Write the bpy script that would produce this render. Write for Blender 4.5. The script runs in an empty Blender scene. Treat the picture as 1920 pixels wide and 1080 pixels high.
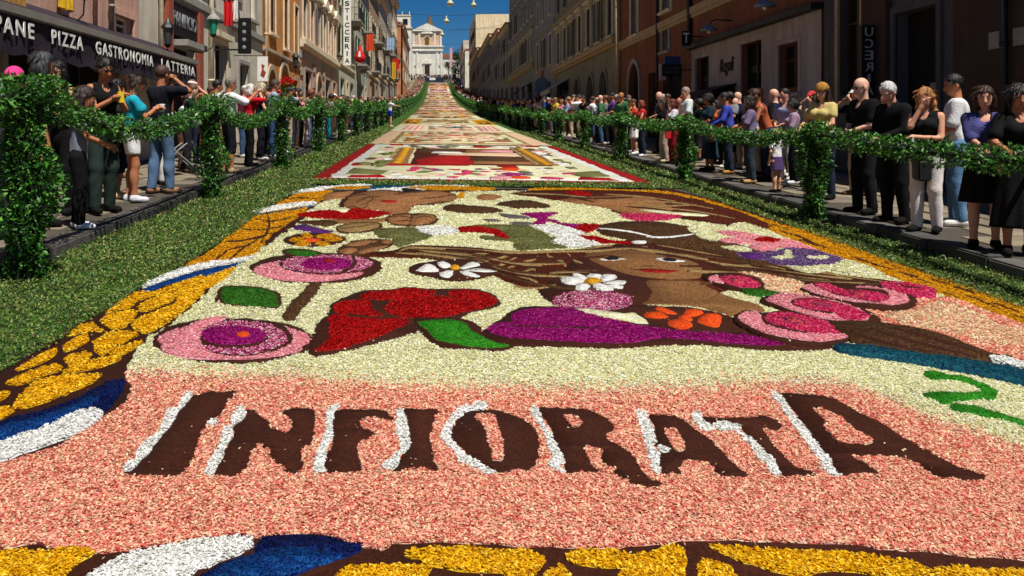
import bpy, bmesh, math, random
import numpy as np
from mathutils import Vector, Matrix
from mathutils.geometry import tessellate_polygon
S = bpy.context.scene
COL = S.collection
R_ = math.radians
# ---------------------------------------------------------------- camera, sky, sun, exposure
FPX, VX, VY, CAMH = 1487.0, 817.0, 247.0, 1.65
cam = bpy.data.cameras.new('camera')
cam_o = bpy.data.objects.new('camera', cam); COL.objects.link(cam_o)
cam.sensor_width = 36.0; cam.lens = FPX / 1920 * 36
cam.shift_x = (960 - VX) / 1920; cam.shift_y = (VY - 540) / 1920
cam.clip_start = 0.1; cam.clip_end = 6000
cam_o.location = (0, 0, CAMH); cam_o.rotation_euler = (R_(90), 0, 0)
S.camera = cam_o
SUN = Vector((0.235, -0.37, 0.90)).normalized()
W = bpy.data.worlds.new('World'); S.world = W; W.use_nodes = True
nt = W.node_tree; bg = nt.nodes['Background']
sky = nt.nodes.new('ShaderNodeTexSky'); sky.sky_type = 'NISHITA'; sky.sun_disc = False
sky.sun_elevation = math.asin(SUN.z); sky.sun_rotation = math.atan2(SUN.x, SUN.y)
sky.altitude = 450; sky.air_density = 0.75; sky.dust_density = 0.0; sky.ozone_density = 5.0
hs = nt.nodes.new('ShaderNodeHueSaturation'); hs.inputs['Saturation'].default_value = 1.37; hs.inputs['Value'].default_value = .88; nt.links.new(sky.outputs[0], hs.inputs['Color'])
nt.links.new(hs.outputs[0], bg.inputs[0]); bg.inputs[1].default_value = 0.05
sl = bpy.data.lights.new('sun', 'SUN'); sl.energy = 5.0; sl.angle = R_(0.53); sl.color = (1.0, 0.95, 0.86)
so = bpy.data.objects.new('sun', sl); COL.objects.link(so)
so.rotation_euler = (-SUN).to_track_quat('-Z', 'Y').to_euler()
S.view_settings.view_transform = 'Standard'; S.view_settings.look = 'None'
S.view_settings.gamma = 1; S.view_settings.exposure = 0.36
S.view_settings.use_curve_mapping = False
S.render.engine = 'CYCLES'
rng = np.random.default_rng(7); random.seed(7)
# ---------------------------------------------------------------- helpers
def lin(c, k=1.0):
    return tuple(k * ((v / 255 / 12.92) if v <= 10 else ((v / 255 + .055) / 1.055) ** 2.4) for v in c[:3]) + (1,)
MATS = {}
def mat(name, c, rough=.85, var=.25, scale=3.0, bump=0.0, spec=.3, metal=0.0, k=1.0, detail=6, bscale=None, stretch=None):
    """procedural material: base colour broken up by noise, optional bump"""
    if name in MATS: return MATS[name]
    m = bpy.data.materials.new(name); m.use_nodes = True; MATS[name] = m
    n = m.node_tree.nodes; l = m.node_tree.links; b = n['Principled BSDF']
    c = lin(c, k)
    b.inputs['Roughness'].default_value = rough; b.inputs['Metallic'].default_value = metal
    b.inputs['Specular IOR Level'].default_value = spec
    tc = n.new('ShaderNodeTexCoord'); src = tc.outputs['Object']
    if stretch:
        mp = n.new('ShaderNodeMapping'); mp.inputs['Scale'].default_value = stretch
        l.new(src, mp.inputs[0]); src = mp.outputs[0]
    if var > 0:
        no = n.new('ShaderNodeTexNoise'); no.inputs['Scale'].default_value = scale; no.inputs['Detail'].default_value = detail
        no.inputs['Roughness'].default_value = .65
        l.new(src, no.inputs['Vector'])
        r = n.new('ShaderNodeValToRGB'); l.new(no.outputs['Fac'], r.inputs[0])
        r.color_ramp.elements[0].position = .3; r.color_ramp.elements[1].position = .7
        r.color_ramp.elements[0].color = tuple(v * (1 - var) for v in c[:3]) + (1,)
        r.color_ramp.elements[1].color = tuple(min(.9, v * (1 + var * .6)) for v in c[:3]) + (1,)
        l.new(r.outputs[0], b.inputs['Base Color'])
    else: b.inputs['Base Color'].default_value = c
    if bump > 0:
        n2 = n.new('ShaderNodeTexNoise'); n2.inputs['Scale'].default_value = bscale or scale * 8; n2.inputs['Detail'].default_value = 4
        l.new(src, n2.inputs['Vector'])
        bp = n.new('ShaderNodeBump'); bp.inputs['Strength'].default_value = bump; bp.inputs['Distance'].default_value = .02
        l.new(n2.outputs['Fac'], bp.inputs['Height']); l.new(bp.outputs[0], b.inputs['Normal'])
    return m
def tint_mat(name, rough=.8, spec=.25, trans=0.0):
    """colour of each petal / leaf comes from its own point colour"""
    m = bpy.data.materials.new(name); m.use_nodes = True
    n = m.node_tree.nodes; l = m.node_tree.links; b = n['Principled BSDF']
    a = n.new('ShaderNodeAttribute'); a.attribute_name = 'tint'
    l.new(a.outputs['Color'], b.inputs['Base Color'])
    b.inputs['Roughness'].default_value = rough; b.inputs['Specular IOR Level'].default_value = spec
    if trans > 0:
        t = n.new('ShaderNodeBsdfTranslucent'); l.new(a.outputs['Color'], t.inputs[0])
        mx = n.new('ShaderNodeMixShader'); mx.inputs[0].default_value = trans
        l.new(b.outputs[0], mx.inputs[1]); l.new(t.outputs[0], mx.inputs[2])
        l.new(mx.outputs[0], n['Material Output'].inputs[0])
    return m
def tag(o, label=None, cat=None, group=None, kind=None):
    if label: o['label'] = label
    if cat: o['category'] = cat
    if group: o['group'] = group
    if kind: o['kind'] = kind
    return o
def empty(name, loc=(0, 0, 0), label=None, cat=None, group=None, rz=0, kind=None):
    o = bpy.data.objects.new(name, None); COL.objects.link(o)
    o.location = loc; o.rotation_euler = (0, 0, rz); o.empty_display_size = .2
    return tag(o, label, cat, group, kind)
def link(name, me, parent=None, loc=(0, 0, 0), rot=(0, 0, 0), scale=(1, 1, 1)):
    o = bpy.data.objects.new(name, me); COL.objects.link(o)
    if parent is not None: o.parent = parent
    o.location = loc; o.rotation_euler = rot; o.scale = scale
    return o
def np_mesh(name, V, F, mats=(), tint=None, smooth=False, midx=None):
    """V (n,3); F (m,k) uniform polygons"""
    V = np.asarray(V, np.float32); F = np.asarray(F, np.int32)
    me = bpy.data.meshes.new(name)
    me.vertices.add(len(V)); me.vertices.foreach_set('co', V.ravel())
    k = F.shape[1] if F.ndim == 2 else 3
    me.loops.add(F.size); me.loops.foreach_set('vertex_index', F.ravel())
    me.polygons.add(len(F)); me.polygons.foreach_set('loop_start', np.arange(0, F.size, k, dtype=np.int32))
    me.polygons.foreach_set('loop_total', np.full(len(F), k, np.int32))
    if smooth: me.polygons.foreach_set('use_smooth', np.ones(len(F), bool))
    for m in mats: me.materials.append(m)
    if midx is not None: me.polygons.foreach_set('material_index', np.asarray(midx, np.int32))
    me.update(calc_edges=True)
    if tint is not None:
        a = me.color_attributes.new('tint', 'FLOAT_COLOR', 'POINT')
        t = np.ones((len(V), 4), np.float32); t[:, :3] = tint
        a.data.foreach_set('color', t.ravel())
    return me
class MB:
    """collects boxes, prisms, tubes, lathes into one mesh"""
    def __init__(s): s.v = []; s.f = []; s.m = []; s.mi = 0
    def add(s, vs, fs):
        o = len(s.v); s.v += [tuple(v) for v in vs]; s.f += [tuple(i + o for i in f) for f in fs]; s.m += [s.mi] * len(fs); return s
    def box(s, x0, x1, y0, y1, z0, z1):
        return s.add([(x0, y0, z0), (x1, y0, z0), (x1, y1, z0), (x0, y1, z0), (x0, y0, z1), (x1, y0, z1), (x1, y1, z1), (x0, y1, z1)],
                     [(0, 3, 2, 1), (4, 5, 6, 7), (0, 1, 5, 4), (1, 2, 6, 5), (2, 3, 7, 6), (3, 0, 4, 7)])
    def prism(s, pts, ax, a, b):
        """pts: 2D outline; extruded along axis ax (0,1,2) from a to b"""
        n = len(pts)
        def mk(p, t):
            q = list(p); q.insert(ax, t); return tuple(q)
        vs = [mk(p, a) for p in pts] + [mk(p, b) for p in pts]
        return s.add(vs, [tuple(range(n))[::-1], tuple(range(n, 2 * n))] + [(i, (i + 1) % n, n + (i + 1) % n, n + i) for i in range(n)])
    def tube(s, path, r, n=8, caps=True):
        path = [Vector(p) for p in path]; rr = r if isinstance(r, (list, tuple)) else [r] * len(path)
        vs = []; fs = []
        for i, p in enumerate(path):
            d = (path[min(i + 1, len(path) - 1)] - path[max(i - 1, 0)]).normalized()
            u = d.orthogonal().normalized() if i == 0 else (u - d * u.dot(d)).normalized()
            w = d.cross(u)
            for k in range(n):
                a = 2 * math.pi * k / n; vs.append(p + (u * math.cos(a) + w * math.sin(a)) * rr[i])
        for i in range(len(path) - 1):
            for k in range(n): fs.append((i * n + k, i * n + (k + 1) % n, (i + 1) * n + (k + 1) % n, (i + 1) * n + k))
        if caps: fs += [tuple(range(n))[::-1], tuple(range((len(path) - 1) * n, len(path) * n))]
        return s.add(vs, fs)
    def lathe(s, prof, c=(0, 0, 0), n=16):
        vs = []; fs = []
        for r, z in prof:
            for k in range(n):
                a = 2 * math.pi * k / n; vs.append((c[0] + r * math.cos(a), c[1] + r * math.sin(a), c[2] + z))
        for i in range(len(prof) - 1):
            for k in range(n): fs.append((i * n + k, i * n + (k + 1) % n, (i + 1) * n + (k + 1) % n, (i + 1) * n + k))
        fs += [tuple(range(n))[::-1], tuple(range((len(prof) - 1) * n, len(prof) * n))]
        return s.add(vs, fs)
    def mesh(s, name, mats, smooth=False, bevel=0):
        me = bpy.data.meshes.new(name); me.from_pydata(s.v, [], s.f)
        for m in (mats if isinstance(mats, (list, tuple)) else [mats]): me.materials.append(m)
        me.polygons.foreach_set('material_index', s.m)
        if bevel or smooth:
            bm = bmesh.new(); bm.from_mesh(me)
            if bevel: bmesh.ops.bevel(bm, geom=bm.edges[:], offset=bevel, segments=2, affect='EDGES', clamp_overlap=True)
            if smooth:
                for f in bm.faces: f.smooth = True
            bm.to_mesh(me); bm.free()
        me.update(); return me
    def build(s, name, mats, parent=None, loc=(0, 0, 0), rot=(0, 0, 0), smooth=False, bevel=0):
        return link(name, s.mesh(name, mats, smooth, bevel), parent, loc, rot)
def text_mesh(txt, mat_, ext=.01, shear=0.0, bold=.0, space=1.0):
    cu = bpy.data.curves.new('lettering', 'FONT'); cu.body = txt; cu.extrude = ext; cu.shear = shear; cu.offset = bold; cu.space_character = space
    cu.resolution_u = 3
    o = bpy.data.objects.new('tmp_text', cu); COL.objects.link(o)
    dg = bpy.context.evaluated_depsgraph_get(); me = bpy.data.meshes.new_from_object(o.evaluated_get(dg))
    bpy.data.objects.remove(o); me.materials.clear(); me.materials.append(mat_)
    n = len(me.vertices); v = np.empty(n * 3, np.float32); me.vertices.foreach_get('co', v); v = v.reshape(-1, 3)
    if n:
        mn = v.min(0); mx = v.max(0); v[:, 0] -= mn[0]; v[:, 1] -= mn[1]
        v[:, 0] /= max(1e-6, mx[0] - mn[0]); v[:, 1] /= max(1e-6, mx[1] - mn[1])
        me.vertices.foreach_set('co', v.ravel()); me.update()
    return me      # unit square in x,y
# ---------------------------------------------------------------- street profile
KD = np.array([-60, 0, 15, 30, 44, 57, 106, 186, 247, 289, 330, 420, 900.])
KS = np.array([.0385, .0385, .0385, .035, .036, .042, .049, .070, .10, .145, .12, .01, 0.])
_d = np.arange(-60, 900.5, .5); _s = np.interp(_d, KD, KS)
_z = np.concatenate([[0], np.cumsum((_s[1:] + _s[:-1]) * .25)]); _z -= np.interp(0, _d, _z)
def zs(d): return float(np.interp(d, _d, _z))
CROSS = -.0125
def zr(X, d): return zs(d) + CROSS * (X - 1)
def ground(px, py, off=0.0, fx=None):
    """point of the street under pixel direction (px,py)"""
    t = (py - VY) / FPX; d = 8.0
    for _ in range(60):
        X = (px - VX) * d / FPX
        f = t * d + zr(X, d) + off - CAMH
        g = t + float(np.interp(d, KD, KS)) + CROSS * (px - VX) / FPX
        d = min(max(d - f / g, .3), 400)
    return (px - VX) * d / FPX, d
KL, KR = -3.8, 5.5            # kerb lines
WL, WR = -7.0, 9.0            # facade lines
KH = .15                      # kerb height
def zp(X, d):                 # pavement level
    return zr(KL if X < 0 else KR, d) + KH + (.01 * (abs(X) - (3.8 if X < 0 else 5.5)))
def strip(name, x0, x1, ds, off, m, nx=1, fn=None, under=0.0):
    fn = fn or zr; xs = np.linspace(x0, x1, nx + 1)
    V = [(x, d, fn(x, d) + off) for d in ds for x in xs]; w = nx + 1
    F = [(i * w + j, i * w + j + 1, (i + 1) * w + j + 1, (i + 1) * w + j) for i in range(len(ds) - 1) for j in range(nx)]
    return link(name, np_mesh(name, V, F, [m]))
DS = list(np.arange(-12, 60, 1.5)) + list(np.arange(60, 341, 3.))
asphalt = mat('asphalt', (70, 68, 66), .9, .35, 2.5, .4, bscale=60)
tag(strip('road', KL, KR, DS, 0, asphalt, 4), kind='structure')
g = np.array([(x, d) for d in (-200, -60, 0, 60, 120, 180, 250, 300, 340, 420, 900, 2500) for x in (-2500, -300, -60, 0, 60, 300, 2500)])
gv = [(x, d, (zs(min(d, 880)) if d > -60 else -2.3) - 1.2) for x, d in g]
gf = [(i * 7 + j, i * 7 + j + 1, i * 7 + 8 + j, i * 7 + 7 + j) for i in range(11) for j in range(6)]
tag(link('ground', np_mesh('ground', gv, gf, [mat('dry_earth', (120, 110, 85), .95, .3, .2)])), kind='structure')
stone = mat('pavement_stone', (128, 116, 98), .9, .35, 1.3, .3, bscale=40)
stone2 = mat('pavement_stone_dark', (112, 103, 90), .9, .35, 1.7, .3, bscale=40)
mortar = mat('mortar_joint', (70, 64, 56), .95, .3, 6)
kerbm = mat('basalt_kerb', (92, 88, 84), .8, .4, 4, .4, bscale=50)
kerbm2 = mat('basalt_kerb_dark', (72, 70, 68), .8, .4, 5, .4, bscale=50)
for x0, x1, side in ((WL - .2, KL - .3, 'left'), (KR + .3, WR + .2, 'right')):
    p = tag(strip('pavement', x0, x1, DS, -.012, mortar, 3, zp), kind='structure')
    # slabs in reach of the camera, one piece each
    sm = []
    for m in (stone, stone2):
        sm.append(MB().box(-.39, .39, -.29, .29, -.05, .0).mesh('slab', m, bevel=.006))
    ny = 0
    for r in range(44):
        d = 5.0 + r * .6 + (0 if side == 'left' else .2)
        for q in range(4):
            x = x0 + .2 + .4 + q * .8 + (.4 if r % 2 else 0)
            if x + .4 > x1 - .0 and side == 'left' or x + .4 > x1 - .2 and side == 'right': continue
            o = link('paving_slab', sm[random.random() < .4], p, (x, d, zp(x, d) + random.uniform(-.003, .004)), (math.atan(.0385), random.uniform(-.006, .006), 0))
    far = tag(strip('pavement', x0, x1, [31.6] + [q for q in DS if q > 32], -.0, stone, 3, zp), kind='structure')
    # kerb stones
    k = tag(empty('kerb', (0, 0, 0)), kind='structure')
    kx = KL - .15 if side == 'left' else KR + .15
    km = [MB().box(-.15, .15, -.485, .485, -.3, 0).mesh('kerb_stone', m, bevel=.018) for m in (kerbm, kerbm2)]
    for i in range(75):
        d = 3 + i * .98 + .49
        link('kerb_stone', km[random.random() < .4], k, (kx + random.uniform(-.008, .008), d, zp(kx, d) + random.uniform(-.006, .008)), (math.atan(.0385), 0, random.uniform(-.008, .008)))
    V = []; F = []
    dd = [-12, 3.0]; dd2 = [3 + 75 * .98] + [q for q in DS if q > 77]
    for run in (dd, dd2):
        b = len(V)
        for d in run:
            z = zp(kx, d)
            for xx, zz in ((kx - .15, -.3), (kx - .15, 0), (kx + .15, 0), (kx + .15, -.3)): V.append((xx, d, z + zz))
        for i in range(len(run) - 1):
            for j in range(3): F.append((b + i * 4 + j, b + i * 4 + j + 1, b + i * 4 + 5 + j, b + i * 4 + 4 + j))
    link('kerb_run', np_mesh('kerb_run', V, F, [kerbm]), k)
# ---------------------------------------------------------------- flower carpets
PAL = {  # class: (petal colours sRGB, petal length m, petals?)
 'pink': ([(234, 156, 138), (224, 124, 110), (240, 186, 158), (244, 220, 176), (196, 76, 66), (236, 166, 150), (222, 176, 146), (238, 200, 176), (206, 100, 86), (240, 202, 166), (226, 150, 122)], .020, 1),
 'cream': ([(232, 229, 196), (222, 219, 168), (238, 238, 222), (212, 208, 140), (226, 226, 188), (198, 200, 160)], .017, 1),
 'blush': ([(232, 205, 170), (226, 215, 165), (222, 160, 132), (214, 130, 108), (236, 226, 196)], .018, 1),
 'white': ([(236, 236, 234), (222, 222, 218), (244, 244, 244), (210, 210, 200)], .021, 1),
 'yellow': ([(236, 188, 28), (222, 170, 16), (206, 150, 14), (242, 208, 66), (192, 130, 10)], .020, 1),
 'amber': ([(212, 154, 24), (196, 136, 16), (224, 172, 40), (180, 116, 14)], .017, 1),
 'red': ([(176, 14, 14), (140, 6, 10), (200, 36, 34), (120, 4, 8)], .014, 1),
 'magenta': ([(150, 10, 104), (122, 4, 84), (184, 58, 140), (134, 6, 104)], .014, 1),
 'rose': ([(228, 150, 160), (216, 124, 140), (238, 188, 192), (222, 140, 150)], .015, 1),
 'mixed': ([(226, 150, 170), (150, 20, 90), (236, 200, 210), (110, 6, 62), (190, 70, 130)], .015, 1),
 'hot': ([(214, 48, 98), (186, 28, 76), (232, 100, 134), (160, 20, 80)], .014, 1),
 'core': ([(120, 10, 100), (200, 50, 50), (150, 30, 90), (220, 90, 60), (70, 20, 60)], .012, 1),
 'lilac': ([(84, 50, 110), (110, 78, 132), (70, 38, 92), (150, 130, 160)], .014, 1),
 'violet': ([(86, 32, 112), (70, 22, 96), (104, 50, 128)], .012, 0),
 'orange': ([(232, 76, 18), (214, 60, 10), (240, 98, 30)], .010, 0),
 'green': ([(48, 146, 28), (36, 122, 22), (66, 160, 40)], .010, 0),
 'leafgreen': ([(42, 132, 30), (28, 98, 20), (70, 130, 36), (60, 80, 24)], .012, 0),
 'olive': ([(122, 124, 72), (96, 104, 52), (142, 140, 92), (104, 98, 50)], .012, 0),
 'blue': ([(10, 62, 132), (8, 48, 112), (20, 80, 150)], .012, 0),
 'navy': ([(8, 26, 86), (6, 18, 66), (14, 38, 108)], .012, 0),
 'teal': ([(18, 84, 104), (14, 62, 92), (26, 100, 112)], .012, 0),
 'soil': ([(68, 31, 18), (60, 26, 14), (76, 37, 22)], .007, 0),
 'umber': ([(86, 58, 34), (72, 46, 26), (104, 72, 44)], .010, 0),
 'russet': ([(88, 34, 18), (76, 27, 13), (100, 42, 22)], .008, 0),
 'tan': ([(152, 106, 64), (138, 94, 54), (164, 118, 76)], .008, 0),
 'sand': ([(168, 116, 74), (152, 102, 62), (180, 130, 88)], .009, 0),
 'straw': ([(168, 138, 88), (150, 120, 72), (184, 156, 106)], .009, 0),
 'grey': ([(96, 88, 92), (78, 72, 78), (120, 112, 112)], .010, 0),
 'black': ([(28, 20, 22), (20, 14, 16), (40, 30, 30)], .008, 0),
 'verge': ([(54, 92, 30), (38, 70, 22), (74, 110, 38), (28, 52, 16), (96, 122, 56)], .03, 1),
 'litter': ([(66, 98, 36), (40, 62, 26), (98, 124, 58), (24, 38, 18), (150, 152, 96), (96, 80, 44)], .04, 1),
}
KALB = 1.0
def patch_mat(cls):
    nm = cls + '_petals'
    if nm in MATS: return MATS[nm]
    cols, size, pet = PAL[cls]
    m = bpy.data.materials.new(nm); m.use_nodes = True; MATS[nm] = m
    n = m.node_tree.nodes; l = m.node_tree.links; b = n['Principled BSDF']
    b.inputs['Roughness'].default_value = .85; b.inputs['Specular IOR Level'].default_value = .12
    ge = n.new('ShaderNodeNewGeometry')
    vo = n.new('ShaderNodeTexVoronoi'); vo.inputs['Scale'].default_value = .75 / size; l.new(ge.outputs['Position'], vo.inputs['Vector'])
    sp = n.new('ShaderNodeSeparateColor'); l.new(vo.outputs['Color'], sp.inputs[0])
    r = n.new('ShaderNodeValToRGB'); r.color_ramp.interpolation = 'CONSTANT'; l.new(sp.outputs[0], r.inputs[0])
    els = r.color_ramp.elements
    for i, c in enumerate(cols):
        e = els[i] if i < 2 else els.new(i / len(cols))
        e.position = i / len(cols); e.color = lin(c, .7 if pet else .6)  # grounds of petal classes darkened, averaging the shade between petals into the colour
    # drift of colour over half a metre: handfuls are never thrown evenly
    no = n.new('ShaderNodeTexNoise'); no.inputs['Scale'].default_value = 2.6; no.inputs['Detail'].default_value = 5; l.new(ge.outputs['Position'], no.inputs['Vector'])
    mr = n.new('ShaderNodeMapRange'); mr.inputs[1].default_value = .3; mr.inputs[2].default_value = .7; mr.inputs[3].default_value = .82; mr.inputs[4].default_value = 1.08
    l.new(no.outputs['Fac'], mr.inputs[0])
    mx = n.new('ShaderNodeMix'); mx.data_type = 'RGBA'; mx.blend_type = 'MULTIPLY'; mx.inputs[0].default_value = 1
    l.new(r.outputs[0], mx.inputs[6]); l.new(mr.outputs[0], mx.inputs[7]); l.new(mx.outputs[2], b.inputs['Base Color'])
    bp = n.new('ShaderNodeBump'); bp.inputs['Strength'].default_value = .9 if pet else .5; bp.inputs['Distance'].default_value = size * .5
    l.new(vo.outputs['Distance'], bp.inputs['Height']); bp.invert = True; l.new(bp.outputs[0], b.inputs['Normal'])
    return m
TINT = tint_mat('loose_petals', .95, .03, .34)
def catmull(P, n=4):
    P = np.asarray(P, float); m = len(P); out = []
    for i in range(m):
        p0, p1, p2, p3 = P[i - 1], P[i], P[(i + 1) % m], P[(i + 2) % m]
        for t in np.arange(n) / n:
            out.append(.5 * ((2 * p1) + (p2 - p0) * t + (2 * p0 - 5 * p1 + 4 * p2 - p3) * t * t + (3 * p1 - p0 - 3 * p2 + p3) * t ** 3))
    return np.array(out)
def dens(P, step):
    out = []
    for i in range(len(P)):
        a, b = P[i], P[(i + 1) % len(P)]; k = max(1, int(np.hypot(*(b - a)) / step))
        for t in range(k): out.append(a + (b - a) * t / k)
    return np.array(out)
def inside(poly, X, Y):
    x0, y0 = poly[:, 0], poly[:, 1]; x1, y1 = np.roll(x0, -1), np.roll(y0, -1)
    r = np.zeros(len(X), bool)
    for a, b, c, d in zip(x0, y0, x1, y1):
        if b == d: continue
        k = (b > Y) != (d > Y)
        r ^= k & (X < (c - a) * (Y - b) / (d - b) + a)
    return r
class Carpet:
    def __init__(s, d0, d1, label):
        s.d0, s.d1 = d0, d1; s.shapes = []
        s.za, s.zb = zs(d0), zs(d1); s.off = .02
        s.o = empty('flower_carpet', (1.0, d0, s.z(1.0, d0)), label, 'flower carpet', 'flower carpets laid in a row up the street')
    def z(s, X, d): return s.za + (s.zb - s.za) * (d - s.d0) / (s.d1 - s.d0) + CROSS * (X - 1) + s.off
    def raw(s, name, cls, P, lift=None, jit=None):
        """P: world outline (X,d)"""
        P = np.asarray(P, float); s.shapes.append([name, cls, P, lift]); return s
    def finish(s, h=.003, near=None, layer0=0):
        oz = np.array(s.o.location)
        lev = []; bb = [(P[:, 0].min(), P[:, 0].max(), P[:, 1].min(), P[:, 1].max()) for _, _, P, _ in s.shapes]
        for i, (_, _, P, lift) in enumerate(s.shapes):
            m = 0
            for j in range(i):
                if lev[j] < m or bb[i][0] > bb[j][1] or bb[j][0] > bb[i][1] or bb[i][2] > bb[j][3] or bb[j][2] > bb[i][3]: continue
                Pj = s.shapes[j][2]
                if inside(Pj, P[:, 0], P[:, 1]).any() or inside(P, Pj[:, 0], Pj[:, 1]).any(): m = lev[j] + 1
            lev.append(m)
        for li, (name, cls, P, lift) in enumerate(s.shapes):
            L = (.5 + lev[li]) * h + li * 3e-6
            zt = s.z(P[:, 0], P[:, 1]) + L
            n = len(P)
            tri = tessellate_polygon([[Vector((p[0], p[1], 0)) for p in P]])
            V = np.concatenate([np.c_[P, zt], np.c_[P, zt - L - .012]]) - oz
            area = .5 * np.sum(P[:, 0] * np.roll(P[:, 1], -1) - np.roll(P[:, 0], -1) * P[:, 1])
            F = []
            for a, b, c in tri:
                cr = (P[b, 0] - P[a, 0]) * (P[c, 1] - P[a, 1]) - (P[c, 0] - P[a, 0]) * (P[b, 1] - P[a, 1])
                F.append((a, b, c) if cr > 0 else (a, c, b))
            for i in range(n):
                j = (i + 1) % n
                q = (i, i + n, j + n, j) if area > 0 else (i, j, j + n, i + n)
                F += [(q[0], q[1], q[2]), (q[0], q[2], q[3])]
            V = [V]; F = [np.array(F, np.int32)]; MI = [np.zeros(len(F[0]), np.int32)]; T = [np.ones((2 * n, 3))]
            if near is not None and (near[3] == li).any():
                k = near[3] == li
                pv, pt, pf = petals(near[0][k], near[1][k], near[2][k], cls, s, L, oz)
                F.append(pf + len(V[0])); V.append(pv); T.append(pt); MI.append(np.ones(len(pf), np.int32))
            me = np_mesh(name, np.concatenate(V), np.concatenate(F), [patch_mat(cls), TINT], np.concatenate(T), midx=np.concatenate(MI))
            o = link(name, me, s.o)
            if near is not None and name in ('petal_bed', 'petal_field'): o['kind'] = 'stuff'
def petals(X, D, size, cls, car, L, oz):
    n = len(X); cols, base, pet = PAL[cls]
    if cls == 'soil': cols, base, pet = PAL['blush']
    c = np.array([lin(q, KALB)[:3] for q in cols])[rng.integers(0, len(cols), n)] * rng.uniform(.78, 1.12, (n, 1))
    if cls in GRAINY: c = c * .62
    ln = size * base / .018 * rng.uniform(.75, 1.3, n); wd = ln * rng.uniform(.4, .7, n)
    a = rng.uniform(0, 2 * np.pi, n); tilt = rng.normal(0, .33, n); roll = rng.normal(0, .33, n)
    ux = np.c_[np.cos(a) * np.cos(tilt), np.sin(a) * np.cos(tilt), np.sin(tilt)]
    vx = np.c_[-np.sin(a) * np.cos(roll), np.cos(a) * np.cos(roll), np.sin(roll)]
    z = car.z(X, D) + L + .002 + ln * rng.uniform(.03, .3, n)
    C = np.c_[X, D, z] - oz
    up = np.array([0, 0, 1.0])
    curl = (wd * rng.uniform(-.1, .4, n))[:, None] * up
    hl = (ln / 2)[:, None]; hw = (wd / 2)[:, None]
    V = np.stack([C - ux * hl, C + vx * hw + curl, C + ux * hl, C - vx * hw + curl], 1).reshape(-1, 3)
    b = (np.arange(n) * 4)[:, None]
    F = np.concatenate([b + [0, 2, 1], b + [0, 3, 2]])
    return V, np.repeat(c, 4, 0), F.astype(np.int32)
# ---- first carpet: traced shape by shape on the street plane
A = Carpet(1.0, 15.15, 'nearest carpet of petals with INFIORATA lettering, roses and two faces')
Q = []   # (name, cls, pixel polygon, smooth)
def px(ox, oy, sc, s):
    return [(ox + float(a) / sc, oy + float(b) / sc) for a, b in (p.split(',') for p in s.split())]
def sh(name, cls, pts, smooth=1): Q.append((name, cls, pts, smooth))
def Zn(ox, oy, sc):
    return lambda name, cls, s, smooth=1: sh(name, cls, px(ox, oy, sc, ','.join(s.split(',')) if ';' not in s else s.replace(';', ' ')), smooth)
def zz(ox, oy, sc):
    def f(name, cls, s, smooth=1):
        v = [float(q) for q in s.replace(',', ' ').split()]
        sh(name, cls, [(ox + v[i] / sc, oy + v[i + 1] / sc) for i in range(0, len(v), 2)], smooth)
    return f
def ell(name, cls, cx, cy, rx, ry, rot=0.0, n=22, sc=(0, 0, 1)):
    ox, oy, k = sc; r = random.Random(int(cx * 7 + cy))
    pts = []
    for i in range(n):
        a = 2 * math.pi * i / n; q = 1 + r.uniform(-.03, .03)
        x, y = rx * q * math.cos(a), ry * q * math.sin(a)
        pts.append((ox + (cx + x * math.cos(rot) - y * math.sin(rot)) / k, oy + (cy + x * math.sin(rot) + y * math.cos(rot)) / k))
    sh(name, cls, pts, 0)
def line(name, cls, pts, w):
    """strip of soil or petals along a pixel polyline; w: pixel half widths start,end"""
    P = np.array(pts, float); m = len(P); up = []; dn = []
    for i in range(m):
        t = P[min(i + 1, m - 1)] - P[max(i - 1, 0)]; t /= np.hypot(*t) + 1e-9
        k = math.sin(math.pi * (i + .35) / (m - .3)); ww = w * (.35 + .65 * k)
        nx, ny = -t[1] * ww, t[0] * ww * .9
        up.append((P[i, 0] + nx, P[i, 1] + ny)); dn.append((P[i, 0] - nx, P[i, 1] - ny))
    sh(name, cls, up + dn[::-1], 1)
F0 = zz(0, 0, 1); F4 = zz(0, 500, 4); FB = zz(0, 0, 1)
sh('soil_bed', 'soil', None, 0)
F0('petal_bed', 'pink', '-400 1020 -100 1030 0 1030 60 1022 110 1030 180 1040 240 1034 300 1022 380 1008 450 1003 490 1008 560 1003 620 1006 680 1030 720 1034 760 1018 860 1020 960 1024 1060 1028 1130 1030 1230 1022 1300 1014 1420 1018 1520 1020 1620 1028 1700 1036 1800 1042 1920 1052 2300 1080 2500 1040 2300 960 1920 830 1700 755 1620 722 1450 708 1200 715 950 715 700 705 400 695 300 688 235 698 246 725 243 745 215 772 160 800 110 838 50 858 0 870 -200 925 -450 980')
F0('petal_field', 'cream', '240 695 250 670 262 655 300 620 335 600 400 540 437 505 490 470 530 440 560 420 580 400 600 382 640 374 750 366 950 359 1200 365 1275 376 1400 412 1500 455 1640 505 1752 551 1850 584 1920 613 2150 700 2500 850 2300 960 2100 900 1920 838 1800 798 1700 768 1620 730 1560 717 1450 717 1200 728 950 727 700 717 560 706 400 704 300 697')
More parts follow.
